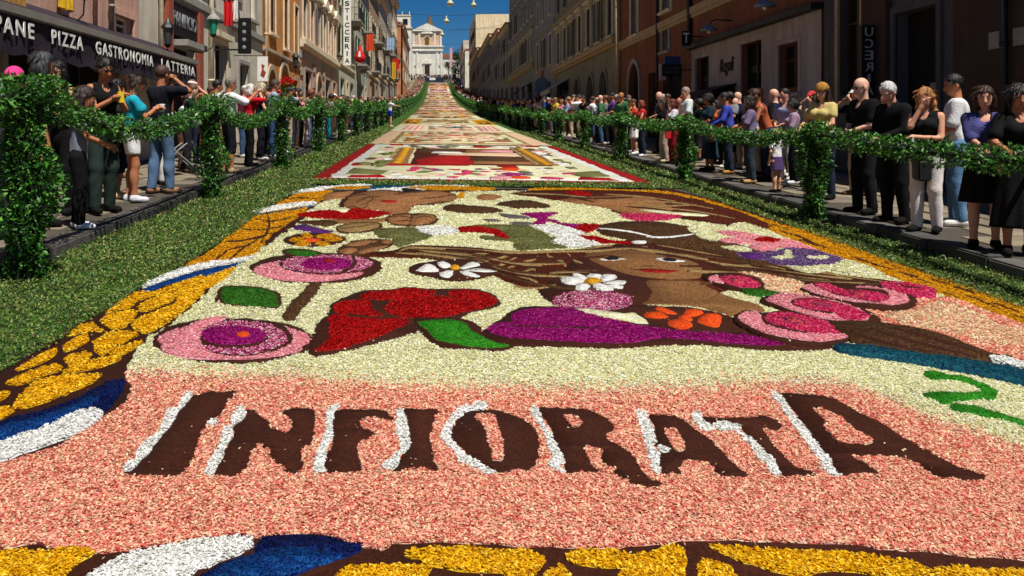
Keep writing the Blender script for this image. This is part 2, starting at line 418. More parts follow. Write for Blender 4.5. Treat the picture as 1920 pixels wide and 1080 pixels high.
# yellow cobbles of the left border
for s in ('1170 190 1500 75 1500 120 1280 195', '1540 90 1750 15 1735 50 1640 130 1535 165', '1310 205 1490 145 1520 200 1430 290 1310 380 1110 500 1010 450 1040 400 1180 340 1330 270',
          '800 350 1000 210 1170 195 1150 220 1040 260 980 310 870 330', '1040 300 1200 215 1290 215 1290 260 1150 320 1060 335', '760 400 870 350 1020 340 1010 380 940 455 850 470 770 430',
          '500 520 600 450 690 430 740 470 790 490 640 495 560 515', '480 640 500 580 640 510 660 560 560 620', '710 560 870 490 1010 500 990 540 850 610 770 670 720 640',
          '830 670 860 620 1060 565 1020 610 930 660', '490 690 640 645 680 690 620 740 530 755', '120 780 390 625 410 670 280 740', '460 810 600 740 760 690 900 680 870 720 700 770',
          '70 860 350 750 460 760 380 810 150 890', '110 1040 250 890 460 830 740 820 640 900 400 1000 170 1070', '-240 980 60 945 0 1010 -200 1060', '-200 1100 70 1060 90 1100 -80 1180'):
    F4('yellow_cobble', 'yellow', s)
F0('blue_scroll', 'navy', '-160 835 0 790 100 764 150 744 210 714 230 718 226 745 185 777 100 800 0 832 -160 880')
F0('blue_scroll', 'blue', '-160 845 0 800 100 775 170 745 180 755 100 796 0 830 -160 878')
F0('white_scroll', 'white', '-160 880 0 830 90 800 150 773 182 772 184 792 150 815 90 836 0 868 -160 915')
F0('amber_border', 'amber', '345 500 370 485 400 468 440 435 490 400 540 392 575 390 562 405 540 420 510 440 490 465 470 480 430 490 390 493')
F0('white_scroll', 'white', '265 541 290 525 340 505 400 492 485 482 450 492 380 506 300 532')
F0('blue_scroll', 'blue', '262 547 300 531 380 507 440 496 462 492 400 513 320 532 280 546')
F0('amber_border', 'amber', '520 386 545 370 580 357 625 354 605 372 590 381')
F0('white_scroll', 'white', '473 401 510 388 560 381 592 379 590 385 555 390 515 397')
F0('blue_scroll', 'teal', '476 404 520 397 586 386 560 393 500 403')
F0('white_scroll', 'white', '540 362 600 352 690 345.5 692 349 640 354 580 361')
F0('teal_scroll', 'teal', '600 357 690 349 830 345.5 835 348 760 353 690 356')
F0('white_scroll', 'white', '688 358 750 353 846 346 900 347 840 353 740 361')
for p in ([(400, 492), (430, 470), (470, 462)], [(430, 490), (455, 468), (500, 440)], [(425, 455), (460, 452), (505, 440)], [(455, 430), (490, 432), (530, 425)], [(480, 412), (510, 416), (550, 408)], [(500, 400), (505, 425), (490, 455)], [(545, 374), (565, 372), (598, 374)]):
    line('soil_seam', 'soil', p, 2.0)
# right border
F0('amber_border', 'amber', '1000 354 1100 354 1180 357 1257 361 1337 379 1406 403 1475 425 1544 442 1640 481 1752 519 1817 540 1920 577 2100 640 2100 690 1920 612 1849 584 1784 561 1752 551 1687 529 1629 500 1601 493 1544 477 1498 457 1452 438 1406 422 1360 406 1319 388 1278 377 1200 366 1100 361 1000 359')
for i in range(26):
    t = i / 26; x = 1310 + t * 640 + random.uniform(-8, 8); y0 = np.interp(x, [1257, 1337, 1406, 1544, 1640, 1752, 1920], [361, 379, 403, 442, 481, 519, 577]); y1 = np.interp(x, [1278, 1360, 1452, 1544, 1629, 1752, 1920], [377, 406, 438, 477, 500, 551, 612])
    q = random.uniform(.2, .8); y = y0 + (y1 - y0) * q; L = random.uniform(8, 26)
    line('soil_seam', 'soil', [(x - L, y - L * .36 + random.uniform(-2, 2)), (x, y), (x + L, y + L * .36 + random.uniform(-2, 2))], random.uniform(1.2, 2.6))
# bottom border
F0('yellow_cobble', 'yellow', '-260 1075 -60 1042 0 1038 60 1035 160 1030 174 1040 130 1066 60 1120 -260 1180')
F0('white_scroll', 'white', '140 1110 210 1055 260 1035 340 1020 440 1009 472 1013 476 1030 430 1050 370 1072 300 1110')
F0('blue_scroll', 'navy', '340 1120 410 1060 470 1040 492 1010 560 1004 640 1014 684 1030 640 1051 590 1066 540 1088 500 1130')
F0('blue_scroll', 'blue', '350 1120 420 1062 480 1040 540 1028 620 1038 640 1048 590 1065 530 1085 490 1130')
for s in ('640 1080 680 1062 760 1060 812 1065 792 1088 760 1140 600 1140', '762 1040 800 1030 870 1028 940 1035 985 1032 1016 1050 1006 1075 980 1086 920 1076 860 1072 800 1055',
          '1065 1045 1120 1030 1200 1040 1260 1022 1284 1045 1276 1076 1240 1092 1160 1086 1180 1066 1100 1062', '1020 1080 1048 1065 1066 1080 1090 1140 1000 1140',
          '1308 1080 1320 1052 1360 1065 1382 1085 1390 1140 1300 1140', '1335 1025 1400 1030 1500 1035 1600 1040 1700 1055 1742 1076 1700 1084 1560 1071 1500 1082 1430 1066 1380 1050',
          '1756 1080 1780 1065 1850 1070 1990 1078 2000 1150 1750 1150', '1420 1100 1480 1090 1540 1092 1560 1160 1400 1160', '830 1100 900 1092 960 1100 970 1160 820 1160', '1600 1100 1690 1098 1720 1160 1600 1160'):
    F0('yellow_cobble', 'yellow', s)
# lettering
ZA = zz(220, 720, 4.571); ZB = zz(580, 740, 4.0); ZC = zz(980, 740, 4.3636); ZD = zz(1280, 720, 3.2); Z4 = zz(1440, 500, 4)
ZA('letter', 'soil', '50 770 140 730 215 650 290 570 370 460 450 370 500 270 560 200 640 110 700 95 800 70 880 80 1000 65 1040 80 1000 95 1000 120 960 150 930 190 890 270 850 310 800 320 750 370 730 430 700 500 680 560 660 630 620 680 620 720 580 750 540 790 480 800 300 800 150 800 100 790')
ZA('letter_edge', 'white', '40 752 80 690 150 660 190 560 260 490 330 440 380 370 430 240 520 200 560 110 620 80 645 108 560 205 505 275 455 375 375 465 295 575 218 655 142 735 70 762')
ZA('letter_edge', 'white', '768 350 800 320 852 318 862 352 800 374')
ZA('letter', 'soil', '830 800 850 730 890 650 920 580 950 520 990 450 980 380 1040 330 1090 290 1090 240 1130 225 1190 240 1240 290 1300 340 1300 380 1380 400 1440 430 1490 380 1500 330 1450 280 1410 250 1450 225 1550 210 1680 235 1700 300 1690 350 1680 440 1670 500 1640 545 1580 570 1580 640 1600 700 1570 750 1490 780 1440 750 1420 720 1370 700 1350 670 1310 640 1300 580 1240 550 1220 520 1190 560 1150 600 1130 680 1120 720 1070 760 1040 800 960 810 880 800')
ZA('letter_edge', 'white', '738 760 780 690 830 600 880 520 900 400 975 370 975 310 1030 215 1080 208 1095 290 1045 335 985 375 995 455 935 535 905 635 855 725 825 795 770 805')
ZA('letter_edge', 'white', '1676 752 1690 660 1730 540 1780 430 1790 330 1800 230 1890 185 1895 230 1860 262 1845 330 1845 480 1805 542 1795 650 1795 752 1740 775')
ZB('letter', 'soil', '130 590 120 500 150 420 170 340 180 200 200 125 420 120 520 115 560 130 600 160 640 200 570 200 490 180 400 195 385 210 400 260 450 270 495 300 480 325 430 345 380 360 365 430 375 500 400 560 420 580 340 590 280 600 200 595')
ZB('letter', 'soil', '700 118 830 115 965 120 945 180 930 250 915 300 915 370 930 430 935 500 960 550 970 590 900 580 850 560 740 570 690 585 610 570 660 540 680 470 730 430 750 380 740 300 720 200')
ZB('letter_edge', 'white', '540 552 590 500 655 450 685 370 655 310 645 250 655 170 655 118 702 128 724 200 745 300 750 402 722 445 684 455 664 542 622 574 560 568')
ZB('letter', 'soil', '1100 200 1180 130 1280 120 1420 125 1500 150 1600 190 1680 260 1720 320 1730 390 1720 460 1700 530 1650 580 1560 570 1480 590 1440 605 1380 590 1320 550 1250 510 1160 440 1100 390 1060 330 1070 260')
ZB('petal_gap', 'pink', '1240 180 1290 160 1380 165 1400 210 1420 270 1440 330 1460 380 1450 430 1455 495 1410 505 1365 490 1370 430 1340 370 1330 300 1310 240 1270 205')
ZB('letter_edge', 'white', '980 310 1030 215 1090 145 1160 95 1220 92 1260 62 1325 88 1312 124 1230 124 1172 144 1104 204 1064 272 1064 340 1114 402 1174 462 1244 502 1324 562 1384 592 1420 604 1325 608 1265 574 1195 544 1125 522 1095 452 1035 392')
ZC('letter', 'soil', '130 120 240 115 380 118 500 125 600 160 680 200 750 260 740 310 690 345 720 390 800 430 880 480 940 560 980 630 1060 700 1150 740 1090 770 1000 770 930 750 850 710 780 690 740 660 750 610 690 590 650 540 650 470 590 450 540 430 510 450 540 540 590 600 620 640 560 655 470 650 400 655 350 650 320 560 290 480 260 400 230 310 180 220')
ZC('letter_edge', 'white', '55 130 120 117 155 200 205 290 245 350 275 430 325 510 345 572 300 584 345 645 300 645 215 592 245 512 205 452 175 352 125 252')
ZC('petal_gap', 'pink', '350 180 430 190 490 240 430 275 370 240')
ZC('letter', 'soil', '1030 175 1120 175 1250 185 1330 230 1420 290 1500 350 1580 420 1650 490 1730 570 1800 630 1850 660 1810 690 1720 680 1630 690 1590 660 1560 600 1500 560 1400 550 1310 560 1280 620 1310 655 1240 655 1150 665 1120 600 1110 500 1090 430 1080 340 1060 260')
ZC('letter_edge', 'white', '925 150 1000 148 1034 230 1064 270 1094 380 1064 440 1114 490 1124 540 1114 590 1124 655 1078 664 1045 560 1025 480 995 400 985 330 945 220')
ZC('petal_gap', 'pink', '1160 300 1250 300 1290 360 1330 450 1280 475 1230 440 1190 370')
ZC('letter_edge', 'white', '1098 430 1150 438 1204 466 1160 484 1108 462')
ZD('letter', 'soil', '110 205 250 210 420 205 480 195 550 215 600 260 570 290 510 280 480 280 520 340 560 390 600 430 650 480 690 510 760 525 810 555 720 555 620 565 570 545 530 480 480 400 420 350 370 310 340 270 290 250 200 245 170 280 140 270')
ZD('letter_edge', 'white', '52 190 100 176 124 230 184 265 172 293 118 288 76 242'); ZD('letter_edge', 'white', '190 250 240 236 344 262 364 308 434 348 474 398 524 438 544 488 584 552 540 554 506 492 446 452 416 402 366 342 306 292 216 293')
ZD('letter', 'soil', '590 65 700 65 800 70 900 90 1000 140 1100 200 1200 245 1300 310 1400 370 1500 420 1600 480 1700 520 1790 545 1820 580 1740 590 1620 575 1540 570 1480 545 1430 500 1380 470 1280 445 1170 435 1090 445 1030 445 1100 490 1180 540 1100 545 1000 555 940 550 900 510 860 440 800 360 740 280 690 210 640 140')
ZD('petal_gap', 'pink', '790 160 830 160 900 190 970 230 1050 290 1140 345 1130 368 1050 368 960 360 900 320 860 260 830 200')
ZD('letter_edge', 'white', '526 58 580 67 634 138 684 218 744 288 794 348 844 418 884 458 904 508 950 556 876 558 836 502 806 442 756 372 696 302 646 232 596 152')
Z4('numeral', 'green', '1170 805 1250 798 1350 828 1450 830 1550 868 1650 908 1718 950 1702 1002 1650 1002 1560 997 1480 1012 1400 1018 1360 1032 1300 1032 1250 1002 1165 972 1300 953 1450 963 1560 957 1606 943 1576 912 1500 882 1400 853 1300 848 1220 853')
ZD('numeral', 'green', '1618 138 1700 138 1780 153 1860 178 1960 205 2060 240 2060 262 1960 232 1840 208 1750 188 1648 168')
# lower left rose
ell('soil_ring', 'soil', 437, 641, 153, 43); ell('rose', 'rose', 440, 641, 141, 36); ell('soil_ring', 'soil', 450, 637, 100, 34); ell('rose', 'mixed', 446, 636, 90, 31)
ell('soil_ring', 'soil', 433, 636, 68, 22); ell('rose', 'magenta', 437, 633, 62, 18); ell('rose_heart', 'orange', 456, 631, 13, 6)
F4('rose', 'rose', '1210 640 1260 560 1400 470 1560 400 1700 395 1600 440 1520 490 1500 560 1540 640 1640 700 1500 705 1330 690')
# upper left rose, leaves, stem
ell('soil_ring', 'soil', 592, 505, 124, 29); ell('rose', 'rose', 580, 509, 104, 21); ell('soil_ring', 'soil', 618, 497, 96, 20.5); ell('rose', 'mixed', 614, 497, 86, 17); line('soil_seam', 'soil', [(662, 484), (664, 498), (640, 514)], 5); ell('rose', 'magenta', 612, 498, 48, 12); ell('rose_heart', 'red', 617, 492, 11, 4)
ZJ = zz(400, 460, 4.5); Z5 = zz(480, 500, 4)
ZJ('soil_ring', 'soil', '10 480 60 360 250 348 430 366 560 415 580 470 545 545 350 530 150 520 60 490'); ZJ('leaf', 'leafgreen', '75 370 250 362 420 375 530 420 540 460 545 525 350 520 150 500 80 480')
ZJ('soil_ring', 'soil', '572 72 620 38 800 43 925 80 850 108 680 108'); ZJ('leaf', 'leafgreen', '610 60 640 48 790 52 890 80 820 100 690 98')
ZJ('stem', 'umber', '585 595 640 510 720 430 770 380 815 325 925 325 900 370 860 430 800 500 740 560 690 645 600 645')
# red poppy with green leaf
Z5('soil_ring', 'soil', '400 665 420 520 470 430 550 350 545 300 640 250 800 190 1000 180 1130 162 1300 175 1450 175 1650 176 1780 218 1840 280 1780 322 1600 362 1530 404 1350 412 1200 440 1210 500 1100 530 900 592 700 642 500 682')
for s in ('580 310 620 280 800 260 860 270 870 330 950 370 900 380 750 370 600 355', '780 240 850 200 1000 195 1150 170 1250 185 1350 200 1290 240 1150 262 1000 262 860 255', '1460 230 1480 190 1650 190 1760 225 1810 270 1760 300 1600 265',
          '960 310 1050 270 1200 255 1300 235 1450 240 1600 275 1760 300 1700 325 1550 355 1400 390 1250 400 1100 390 1000 360', '550 440 560 380 650 365 700 390 850 400 1000 405 1120 400 1130 440 1000 500 850 560 700 610 560 640 440 640 550 560'):
    Z5('poppy_petal', 'red', s)
Z5('soil_ring', 'soil', '1190 400 1300 400 1530 400 1650 440 1750 520 1900 570 1925 612 1800 645 1650 635 1450 625 1350 595 1250 525 1200 465'); Z5('leaf', 'green', '1215 440 1250 425 1450 410 1560 440 1650 520 1760 550 1850 565 1895 605 1800 625 1600 615 1480 590 1360 570 1290 500')
# hair, face and neck of the front woman
F0('hair', 'russet', '640 478 690 474 735 472 770 462 830 463 900 467 965 473 1060 471 1150 461 1180 451 1240 454 1330 470 1400 482 1470 500 1560 515 1640 525 1710 534 1700 546 1600 550 1500 545 1400 535 1330 560 1250 570 1215 562 1180 560 1060 552 1010 547 960 535 925 520 890 510 850 497 800 488 760 486 690 484')
F0('dark_soil', 'soil', '1020 562 1012 546 1040 522 1100 482 1180 515 1235 530 1240 560 1215 575 1300 580 1380 600 1520 645 1480 648 1340 632 1260 626 1205 613 1150 598 1100 588 1050 578')  # area of dark brown soil behind the mixed rose
ZF = zz(1060, 440, 3.0968); ZE = zz(740, 440, 3.84)
ZF('skin', 'tan', '110 130 170 115 330 95 480 110 600 130 740 165 790 200 800 240 760 262 650 268 500 260 350 235 220 190 140 150')
ZF('skin', 'tan', '470 275 620 277 770 277 820 310 900 350 1000 385 1110 415 1160 455 1050 472 980 482 900 465 780 430 650 420 520 415 455 410 490 380 505 340')
ZF('eye', 'white', '192 153 230 143 330 146 342 152 280 158 220 157'); ZF('iris', 'black', '225 147 270 133 312 145 298 156 250 156'); ZF('eye', 'white', '520 150 560 143 690 160 680 167 600 166'); ZF('iris', 'black', '562 150 600 142 642 152 640 163 590 163')
ZF('lips', 'red', '420 212 470 206 560 209 645 218 610 230 540 232 465 225'); line('brow', 'soil', [(1113, 484), (1135, 481.5), (1165, 484)], .7); line('brow', 'soil', [(1230, 486), (1260, 484), (1290, 489)], .7); line('nose_line', 'soil', [(1206, 500), (1214, 502), (1226, 501)], .8); line('lip_line', 'soil', [(1185, 508), (1225, 510), (1268, 511)], .7)
def strands(items, cls, w):
    for s in items:
        v = [float(q) for q in s.split()]; line('hair_strand', cls, [(740 + v[i] / 3.84, 440 + v[i + 1] / 3.84) for i in range(0, len(v), 2)], w)
strands(['40 125 110 105 300 135 520 150 860 128', '20 140 200 150 420 170 700 190 820 160', '590 205 720 190 830 150', '705 240 790 220 865 175', '810 250 900 225 1050 230', '930 200 1000 190 1030 165', '1100 130 1110 165 1200 200 1230 235', '1250 150 1280 190 1345 215', '930 275 1000 255 1010 270',
         '1130 285 1300 275 1440 275', '890 305 960 325 1020 352', '850 370 930 395 1050 395 1150 375', '1380 105 1470 95 1560 85', '1700 105 1790 120 1900 140', '1640 115 1660 95 1672 100'], 'straw', 2.3)
for v in ('130 110 300 92 460 80', '360 85 520 100 700 130', '400 90 600 115 800 150', '820 160 900 175 960 205', '980 190 1060 185 1110 225 1060 235', '700 200 780 225 900 240 1020 232', '1150 190 1250 200 1310 235', '1290 240 1400 275 1560 300 1690 285', '1340 255 1450 260 1600 290', '1420 230 1520 225 1600 255 1660 270', '1080 215 1160 240 1300 290'):
    q = [float(x) for x in v.split()]; line('hair_strand', 'straw', [(1060 + q[i] / 3.0968, 440 + q[i + 1] / 3.0968) for i in range(0, len(q), 2)], 1.9)
for v in ('130 100 330 80 520 95 700 120', '540 120 720 150 900 190', '20 130 60 180 150 215'):
    q = [float(x) for x in v.split()]; line('hair_strand', 'soil', [(1060 + q[i] / 3.0968, 440 + q[i + 1] / 3.0968) for i in range(0, len(q), 2)], 2.2)
for TB in (((765, 465, 800, 486), (840, 466, 850, 497), (900, 469, 905, 512), (970, 474, 975, 537), (1050, 472, 1060, 550), (1120, 465, 1150, 556)), ((1235, 456, 1330, 545), (1330, 471, 1400, 538), (1400, 483, 1480, 545), (1480, 502, 1560, 548), (1560, 516, 1640, 547), (1660, 530, 1690, 546))):
    for i in range(9):
        t = .08 + .1 * i; ph = i * 1.9
        line('hair_strand', ('straw', 'soil', 'umber')[i % 3], [(a + (c - a) * (t + .05 * math.sin(ph + j)), b + (d - b) * (t + .05 * math.sin(ph + j * 1.3))) for j, (a, b, c, d) in enumerate(TB)][i % 2:6 - (i // 2) % 2], 1.3)
ell('rose', 'mixed', 1112, 568, 76, 19); line('soil_seam', 'soil', [(1070, 556), (1064, 562), (1072, 568)], 3)
# daisies
for s in ('1195 350 1210 325 1290 325 1360 350 1310 372 1240 370', '1280 305 1310 298 1370 320 1370 342 1310 330', '1380 325 1410 303 1480 308 1480 330 1430 340 1390 338', '1490 330 1510 310 1580 312 1590 330 1540 343 1490 348',
          '1505 355 1600 340 1665 345 1650 370 1560 370', '1510 372 1560 375 1655 380 1640 400 1580 398', '1430 375 1480 372 1570 405 1560 415 1450 412', '1300 400 1320 375 1390 375 1405 395 1380 412 1320 412'):
    ZE('daisy_petal', 'white', s)
ell('daisy_heart', 'amber', 1428, 350, 55, 18, sc=(740, 440, 3.84))
ZE('soil_ring', 'soil', '100 265 180 228 350 203 450 193 560 203 720 258 745 292 640 322 500 347 350 337 200 307 125 292')
for s in ('155 280 230 232 290 250 315 285 230 292', '305 225 350 212 405 240 390 258 340 262', '315 310 370 280 420 285 410 320 370 335', '470 258 540 220 600 225 610 245 540 260 490 270', '500 280 600 265 715 280 710 292 600 290', '470 285 520 285 610 320 590 330 520 318 480 300'):
    ZE('daisy_petal', 'white', s)
ell('daisy_heart', 'amber', 435, 258, 36, 20, sc=(740, 440, 3.84))
# long purple leaf
F0('soil_ring', 'soil', '903 627 935 605 960 588 985 580 1050 579 1130 591 1215 611 1290 627 1400 629 1480 640 1565 656 1450 661 1320 650 1230 652 1150 657 1080 654 960 652 920 642')
F0('purple_leaf', 'magenta', '912 622 935 611 960 610 962 596 985 586 1060 583 1130 595 1180 612 1250 623 1340 630 1420 637 1472 651 1400 652 1300 642 1230 640 1180 648 1100 647 1000 641 940 636'); line('soil_seam', 'soil', [(955, 616), (1030, 619), (1130, 621)], 1.6)
F0('petal_sliver', 'cream', '1078 583 1120 586 1170 593 1190 592 1215 612 1180 609 1120 597')
for s in ('455 480 490 460 560 462 600 490 560 497 490 495', '520 440 545 428 600 445 650 470 600 472 545 455', '690 460 720 440 790 450 795 475 740 487 700 480', '765 510 800 475 870 468 905 490 895 545 840 545 780 525', '655 495 690 475 730 490 735 510 690 515', '590 520 640 505 720 515 735 545 690 562 620 550'):
    ZF('orange_petal', 'orange', s)
# right hand roses and field
ZK = zz(1300, 500, 3.0968)
ZK('petal_field', 'pink', '980 255 1250 262 1280 200 1500 188 1650 248 1800 298 1920 348 2300 500 2400 640 2100 600 1900 560 1800 548 1650 487 1450 422 1300 392 1130 362 1060 312')
ZK('petal_field', 'blush', '1100 280 1300 260 1380 220 1480 215 1600 260 1700 300 1780 350 1920 380 2250 510 2200 550 1900 470 1700 460 1600 420 1400 380 1200 340')
ZK('petal_field', 'blush', '220 65 300 55 450 75 630 115 640 140 600 160 680 190 520 180 410 150 400 120 320 85')
ZK('soil_ring', 'soil', '55 70 120 58 250 58 380 88 415 130 385 158 250 152 130 122'); ZK('rose', 'rose', '90 90 130 75 160 100 172 122 110 112'); ZK('rose', 'hot', '155 90 200 78 300 85 375 115 380 142 290 147 200 127'); ell('rose_heart', 'core', 250, 110, 55, 18, .15, sc=(1300, 500, 3.0968))
ZK('leaf', 'leafgreen', '280 155 340 152 450 165 505 180 430 188 340 179')
ZK('soil_ring', 'soil', '625 150 700 112 850 122 1050 137 1240 177 1295 220 1250 264 1100 268 900 238 760 208 650 178'); ZK('rose', 'rose', '640 150 720 125 900 150 1000 140 1130 160 1230 190 1250 225 1180 250 1050 240 900 225 750 195'); ZK('soil_ring', 'soil', '690 122 900 145 1100 162 1142 205 1080 238 950 218 795 182'); ZK('rose', 'hot', '700 130 780 127 880 165 1000 170 1110 190 1130 215 1050 230 930 207 800 177'); ell('rose_heart', 'core', 960, 190, 64, 14, .15, sc=(1300, 500, 3.0968))
ZK('rose', 'hot', '1085 125 1130 112 1250 120 1380 145 1412 175 1370 194 1250 187 1150 161'); line('soil_seam', 'soil', [(1680, 541), (1705, 547), (1730, 550)], 2)
ZK('soil_ring', 'soil', '395 220 470 188 650 192 900 237 1020 287 1085 352 950 354 850 354 700 344 560 284'); ZK('rose', 'rose', '420 220 480 192 620 195 800 225 950 270 1020 320 990 347 860 347 740 332 600 292 480 247'); ZK('soil_ring', 'soil', '560 235 640 210 780 222 870 260 835 302 700 294 605 267'); ZK('rose', 'hot', '580 235 650 218 770 232 900 262 1000 302 1020 327 960 346 870 336 800 292 690 282 610 262'); ell('rose_heart', 'core', 740, 255, 72, 17, .18, sc=(1300, 500, 3.0968))
ZK('soil_ring', 'soil', '235 330 300 282 400 297 520 287 700 327 850 377 925 430 860 463 700 484 500 459 345 404'); ZK('rose', 'rose', '260 330 310 293 370 300 400 340 420 370 560 410 700 425 895 425 890 447 740 472 600 457 450 432 340 387'); ZK('rose', 'hot', '415 320 480 300 600 310 720 340 800 365 885 415 760 427 640 407 500 377 430 347'); ell('rose_heart', 'core', 590, 352, 75, 22, .2, sc=(1300, 500, 3.0968))
ZK('wood_soil', 'umber', '800 355 1000 350 1130 365 1300 390 1450 430 1600 490 1750 545 1850 560 1720 582 1500 562 1300 532 1100 497 950 462 860 422')
for p in ([(1600, 635), (1660, 655), (1740, 672)], [(1640, 630), (1720, 655), (1820, 680)], [(1680, 628), (1760, 650), (1840, 675)]): line('wood_grain', 'soil', p, 3)
ZK('teal_scroll', 'teal', '815 495 870 485 1100 508 1350 548 1600 578 1920 638 2300 720 2300 800 1920 706 1700 656 1400 598 1150 558 950 530')
ZK('white_scroll', 'white', '1718 570 1780 566 1870 588 1960 625 2100 680 2080 690 1940 650 1800 602')
# upper part: second face, wings, leaves
ZG = zz(560, 340, 5.647); ZH = zz(880, 340, 5.647); ZI = zz(1200, 340, 4.3636)
ZG('skin', 'sand', '250 192 300 130 450 115 580 108 500 172 440 194')
ZG('amber_border', 'amber', '340 80 500 58 640 58 760 70 640 86 480 92'); ZG('amber_border', 'amber', '1150 75 1400 55 1700 60 1950 70 2100 85 1900 100 1700 92 1400 96')
ZG('soil_ring', 'soil', '440 215 560 140 700 112 900 97 1150 115 1350 97 1550 110 1700 170 1650 208 1500 250 1260 265 1195 300 1140 350 960 370 850 315 700 318 540 300 420 278')
ZG('skin', 'sand', '510 200 580 155 700 122 900 107 1150 127 1350 107 1550 122 1680 170 1640 200 1500 238 1260 252 1185 290 1130 338 960 358 870 308 700 305 560 285 480 265')
ZG('hair', 'black', '1085 90 1140 78 1330 110 1240 128 1120 122'); ZG('lips', 'red', '860 222 900 205 1010 210 1040 225 950 236')
for p in ([(650, 372), (680, 366), (700, 374), (680, 386)], [(668, 380), (690, 372), (710, 370)], [(655, 388), (680, 392), (690, 386)], [(800, 384), (830, 380), (850, 383)], [(790, 374), (820, 372), (850, 366)], [(740, 366), (770, 362), (810, 360)]): line('outline', 'umber', p, 1.0)
ZG('wing', 'amber', '1680 170 1720 128 1760 130 1745 185 1700 190'); ZG('wing', 'sand', '1880 165 1960 140 2100 150 2170 175 2050 208 1920 205')
ZG('red_band', 'red', '-20 362 60 340 180 318 350 312 480 342 560 298 650 303 780 318 970 347 880 377 700 412 500 412 200 407 30 382'); ZG('petal_sliver', 'cream', '120 300 300 296 470 300 535 300 490 345 380 318 200 318 90 335')
ZG('skin', 'tan', '195 425 450 413 620 413 870 403 955 378 925 432 840 447 640 457 480 462 350 442'); ZG('wing', 'umber', '80 430 300 428 430 450 300 492 150 472 -20 450')
ZG('purple_leaf', 'violet', '-40 480 60 463 200 498 385 540 300 562 150 557 0 532 -70 507')
ZG('soil_ring', 'soil', '-170 640 -100 588 60 557 300 557 485 600 495 642 380 684 150 708 -60 692')
for s in ('30 580 100 560 150 580 120 610 60 605', '180 600 250 575 370 565 380 590 250 610', '280 615 400 600 470 625 380 645 290 640', '200 650 300 660 330 690 250 695 170 670', '0 650 80 640 110 680 40 700 -40 690', '-100 625 0 605 60 625 0 645 -90 645'):
    ZG('amber_petal', 'amber', s)
ell('daisy_heart', 'orange', 140, 630, 90, 20, sc=(560, 340, 5.647))
ZG('soil_ring', 'umber', '395 520 450 478 600 448 845 448 888 490 805 543 600 560 450 565'); ZG('wing', 'straw', '415 520 460 485 610 457 830 458 845 500 700 538 500 553')
ZG('soil_ring', 'umber', '915 420 980 368 1100 352 1200 352 1400 357 1485 410 1400 474 1200 489 1000 474'); ZG('wing', 'sand', '940 420 990 377 1110 364 1183 367 1175 420 1165 470 1000 458'); ZG('wing', 'sand', '1222 382 1400 370 1450 410 1380 458 1200 476')
ZG('soil_ring', 'umber', '395 762 480 688 640 637 850 622 985 638 1005 692 850 743 640 795 500 800 415 785')
for s in ('430 760 500 722 600 722 620 745 540 785', '620 770 700 733 850 703 960 693 840 738 700 778', '480 690 600 652 780 632 820 650 700 688 560 700', '870 640 960 640 980 670 900 668'): ZG('wing', 'sand', s)
for p in ([(730, 410), (750, 408), (770, 411)], [(745, 418), (765, 416), (770, 420)], [(780, 412), (800, 408), (815, 414)], [(640, 432), (670, 428), (700, 424)], [(660, 455), (690, 452), (720, 455)]): line('outline', 'umber', p, .8)
ZG('olive_leaf', 'olive', '800 560 850 518 1100 503 1230 503 1275 550 1410 590 1300 642 1180 682 1080 714 1005 692 980 622 850 612'); ZG('white_leaf', 'white', '1238 512 1330 498 1600 498 1685 550 1500 577 1380 582 1290 552')
ZH('olive_leaf', 'olive', '60 465 300 463 560 468 660 485 760 540 860 590 940 620 870 650 1000 690 1070 712 850 732 650 742 500 737 460 690 440 650 200 640 110 610 140 580 300 590 400 600 400 575 300 520 90 490')
ZH('red_band', 'red', '-130 500 -50 488 80 483 300 518 404 590 402 614 300 594 200 562 0 552 -110 542')
ZH('white_leaf', 'white', '670 485 900 473 1080 510 1225 570 1060 602 960 607 860 572'); ZH('white_leaf', 'white', '880 645 960 610 1130 593 1200 620 1385 670 1250 702 1100 717 1000 692')
ZH('red_band', 'red', '1060 500 1150 463 1425 470 1400 502 1260 558 1180 542'); ZH('red_band', 'red', '1145 590 1300 588 1500 632 1695 655 1685 677 1500 667 1380 672 1250 627')
ZH('purple_leaf', 'magenta', '535 350 700 343 900 338 940 355 870 377 850 405 940 425 960 450 1155 470 1100 502 950 467 880 442 800 442 800 472 700 477 645 465 720 430 660 387 600 377')
for s in ('305 345 480 358 640 388 655 410 480 407 360 387', '128 415 220 403 345 420 320 442 200 437', '425 450 500 438 640 443 665 470 500 472'): ZH('grey_leaf', 'grey', s)
F0('brown_leaf', 'umber', '828 392 845 384 880 386 920 389 945 397 925 402 880 402 845 399'); ZH('brown_leaf', 'umber', '260 260 380 218 560 202 680 213 870 265 800 292 600 297 480 297 380 277')
F0('hair', 'russet', '956 365 1000 358.5 1080 357.5 1170 359 1260 366 1320 380 1390 400 1445 427 1400 433 1340 421 1280 413 1240 403 1160 403 1140 393 1100 386 1050 379 1000 371')
F0('skin', 'sand', '1050 376 1150 369 1220 373 1260 391 1240 401 1180 403 1140 393 1090 385')
for p in ([(980, 364), (1040, 366), (1100, 372)], [(1110, 372), (1140, 378), (1170, 376)], [(1140, 366), (1200, 370), (1260, 378)], [(1200, 378), (1270, 382), (1330, 392)], [(1210, 390), (1290, 396), (1370, 410)], [(1180, 384), (1240, 388), (1300, 386)]): line('hair_strand', 'straw', p, 1.2)
for p in ([(1060, 372), (1120, 374), (1180, 372)], [(1180, 390), (1230, 394), (1280, 404)], [(1000, 368), (1060, 370), (1110, 380)]): line('hair_strand', 'soil', p, 1.6)
ell('red_patch', 'red', 1085, 364, 24, 4, .1)
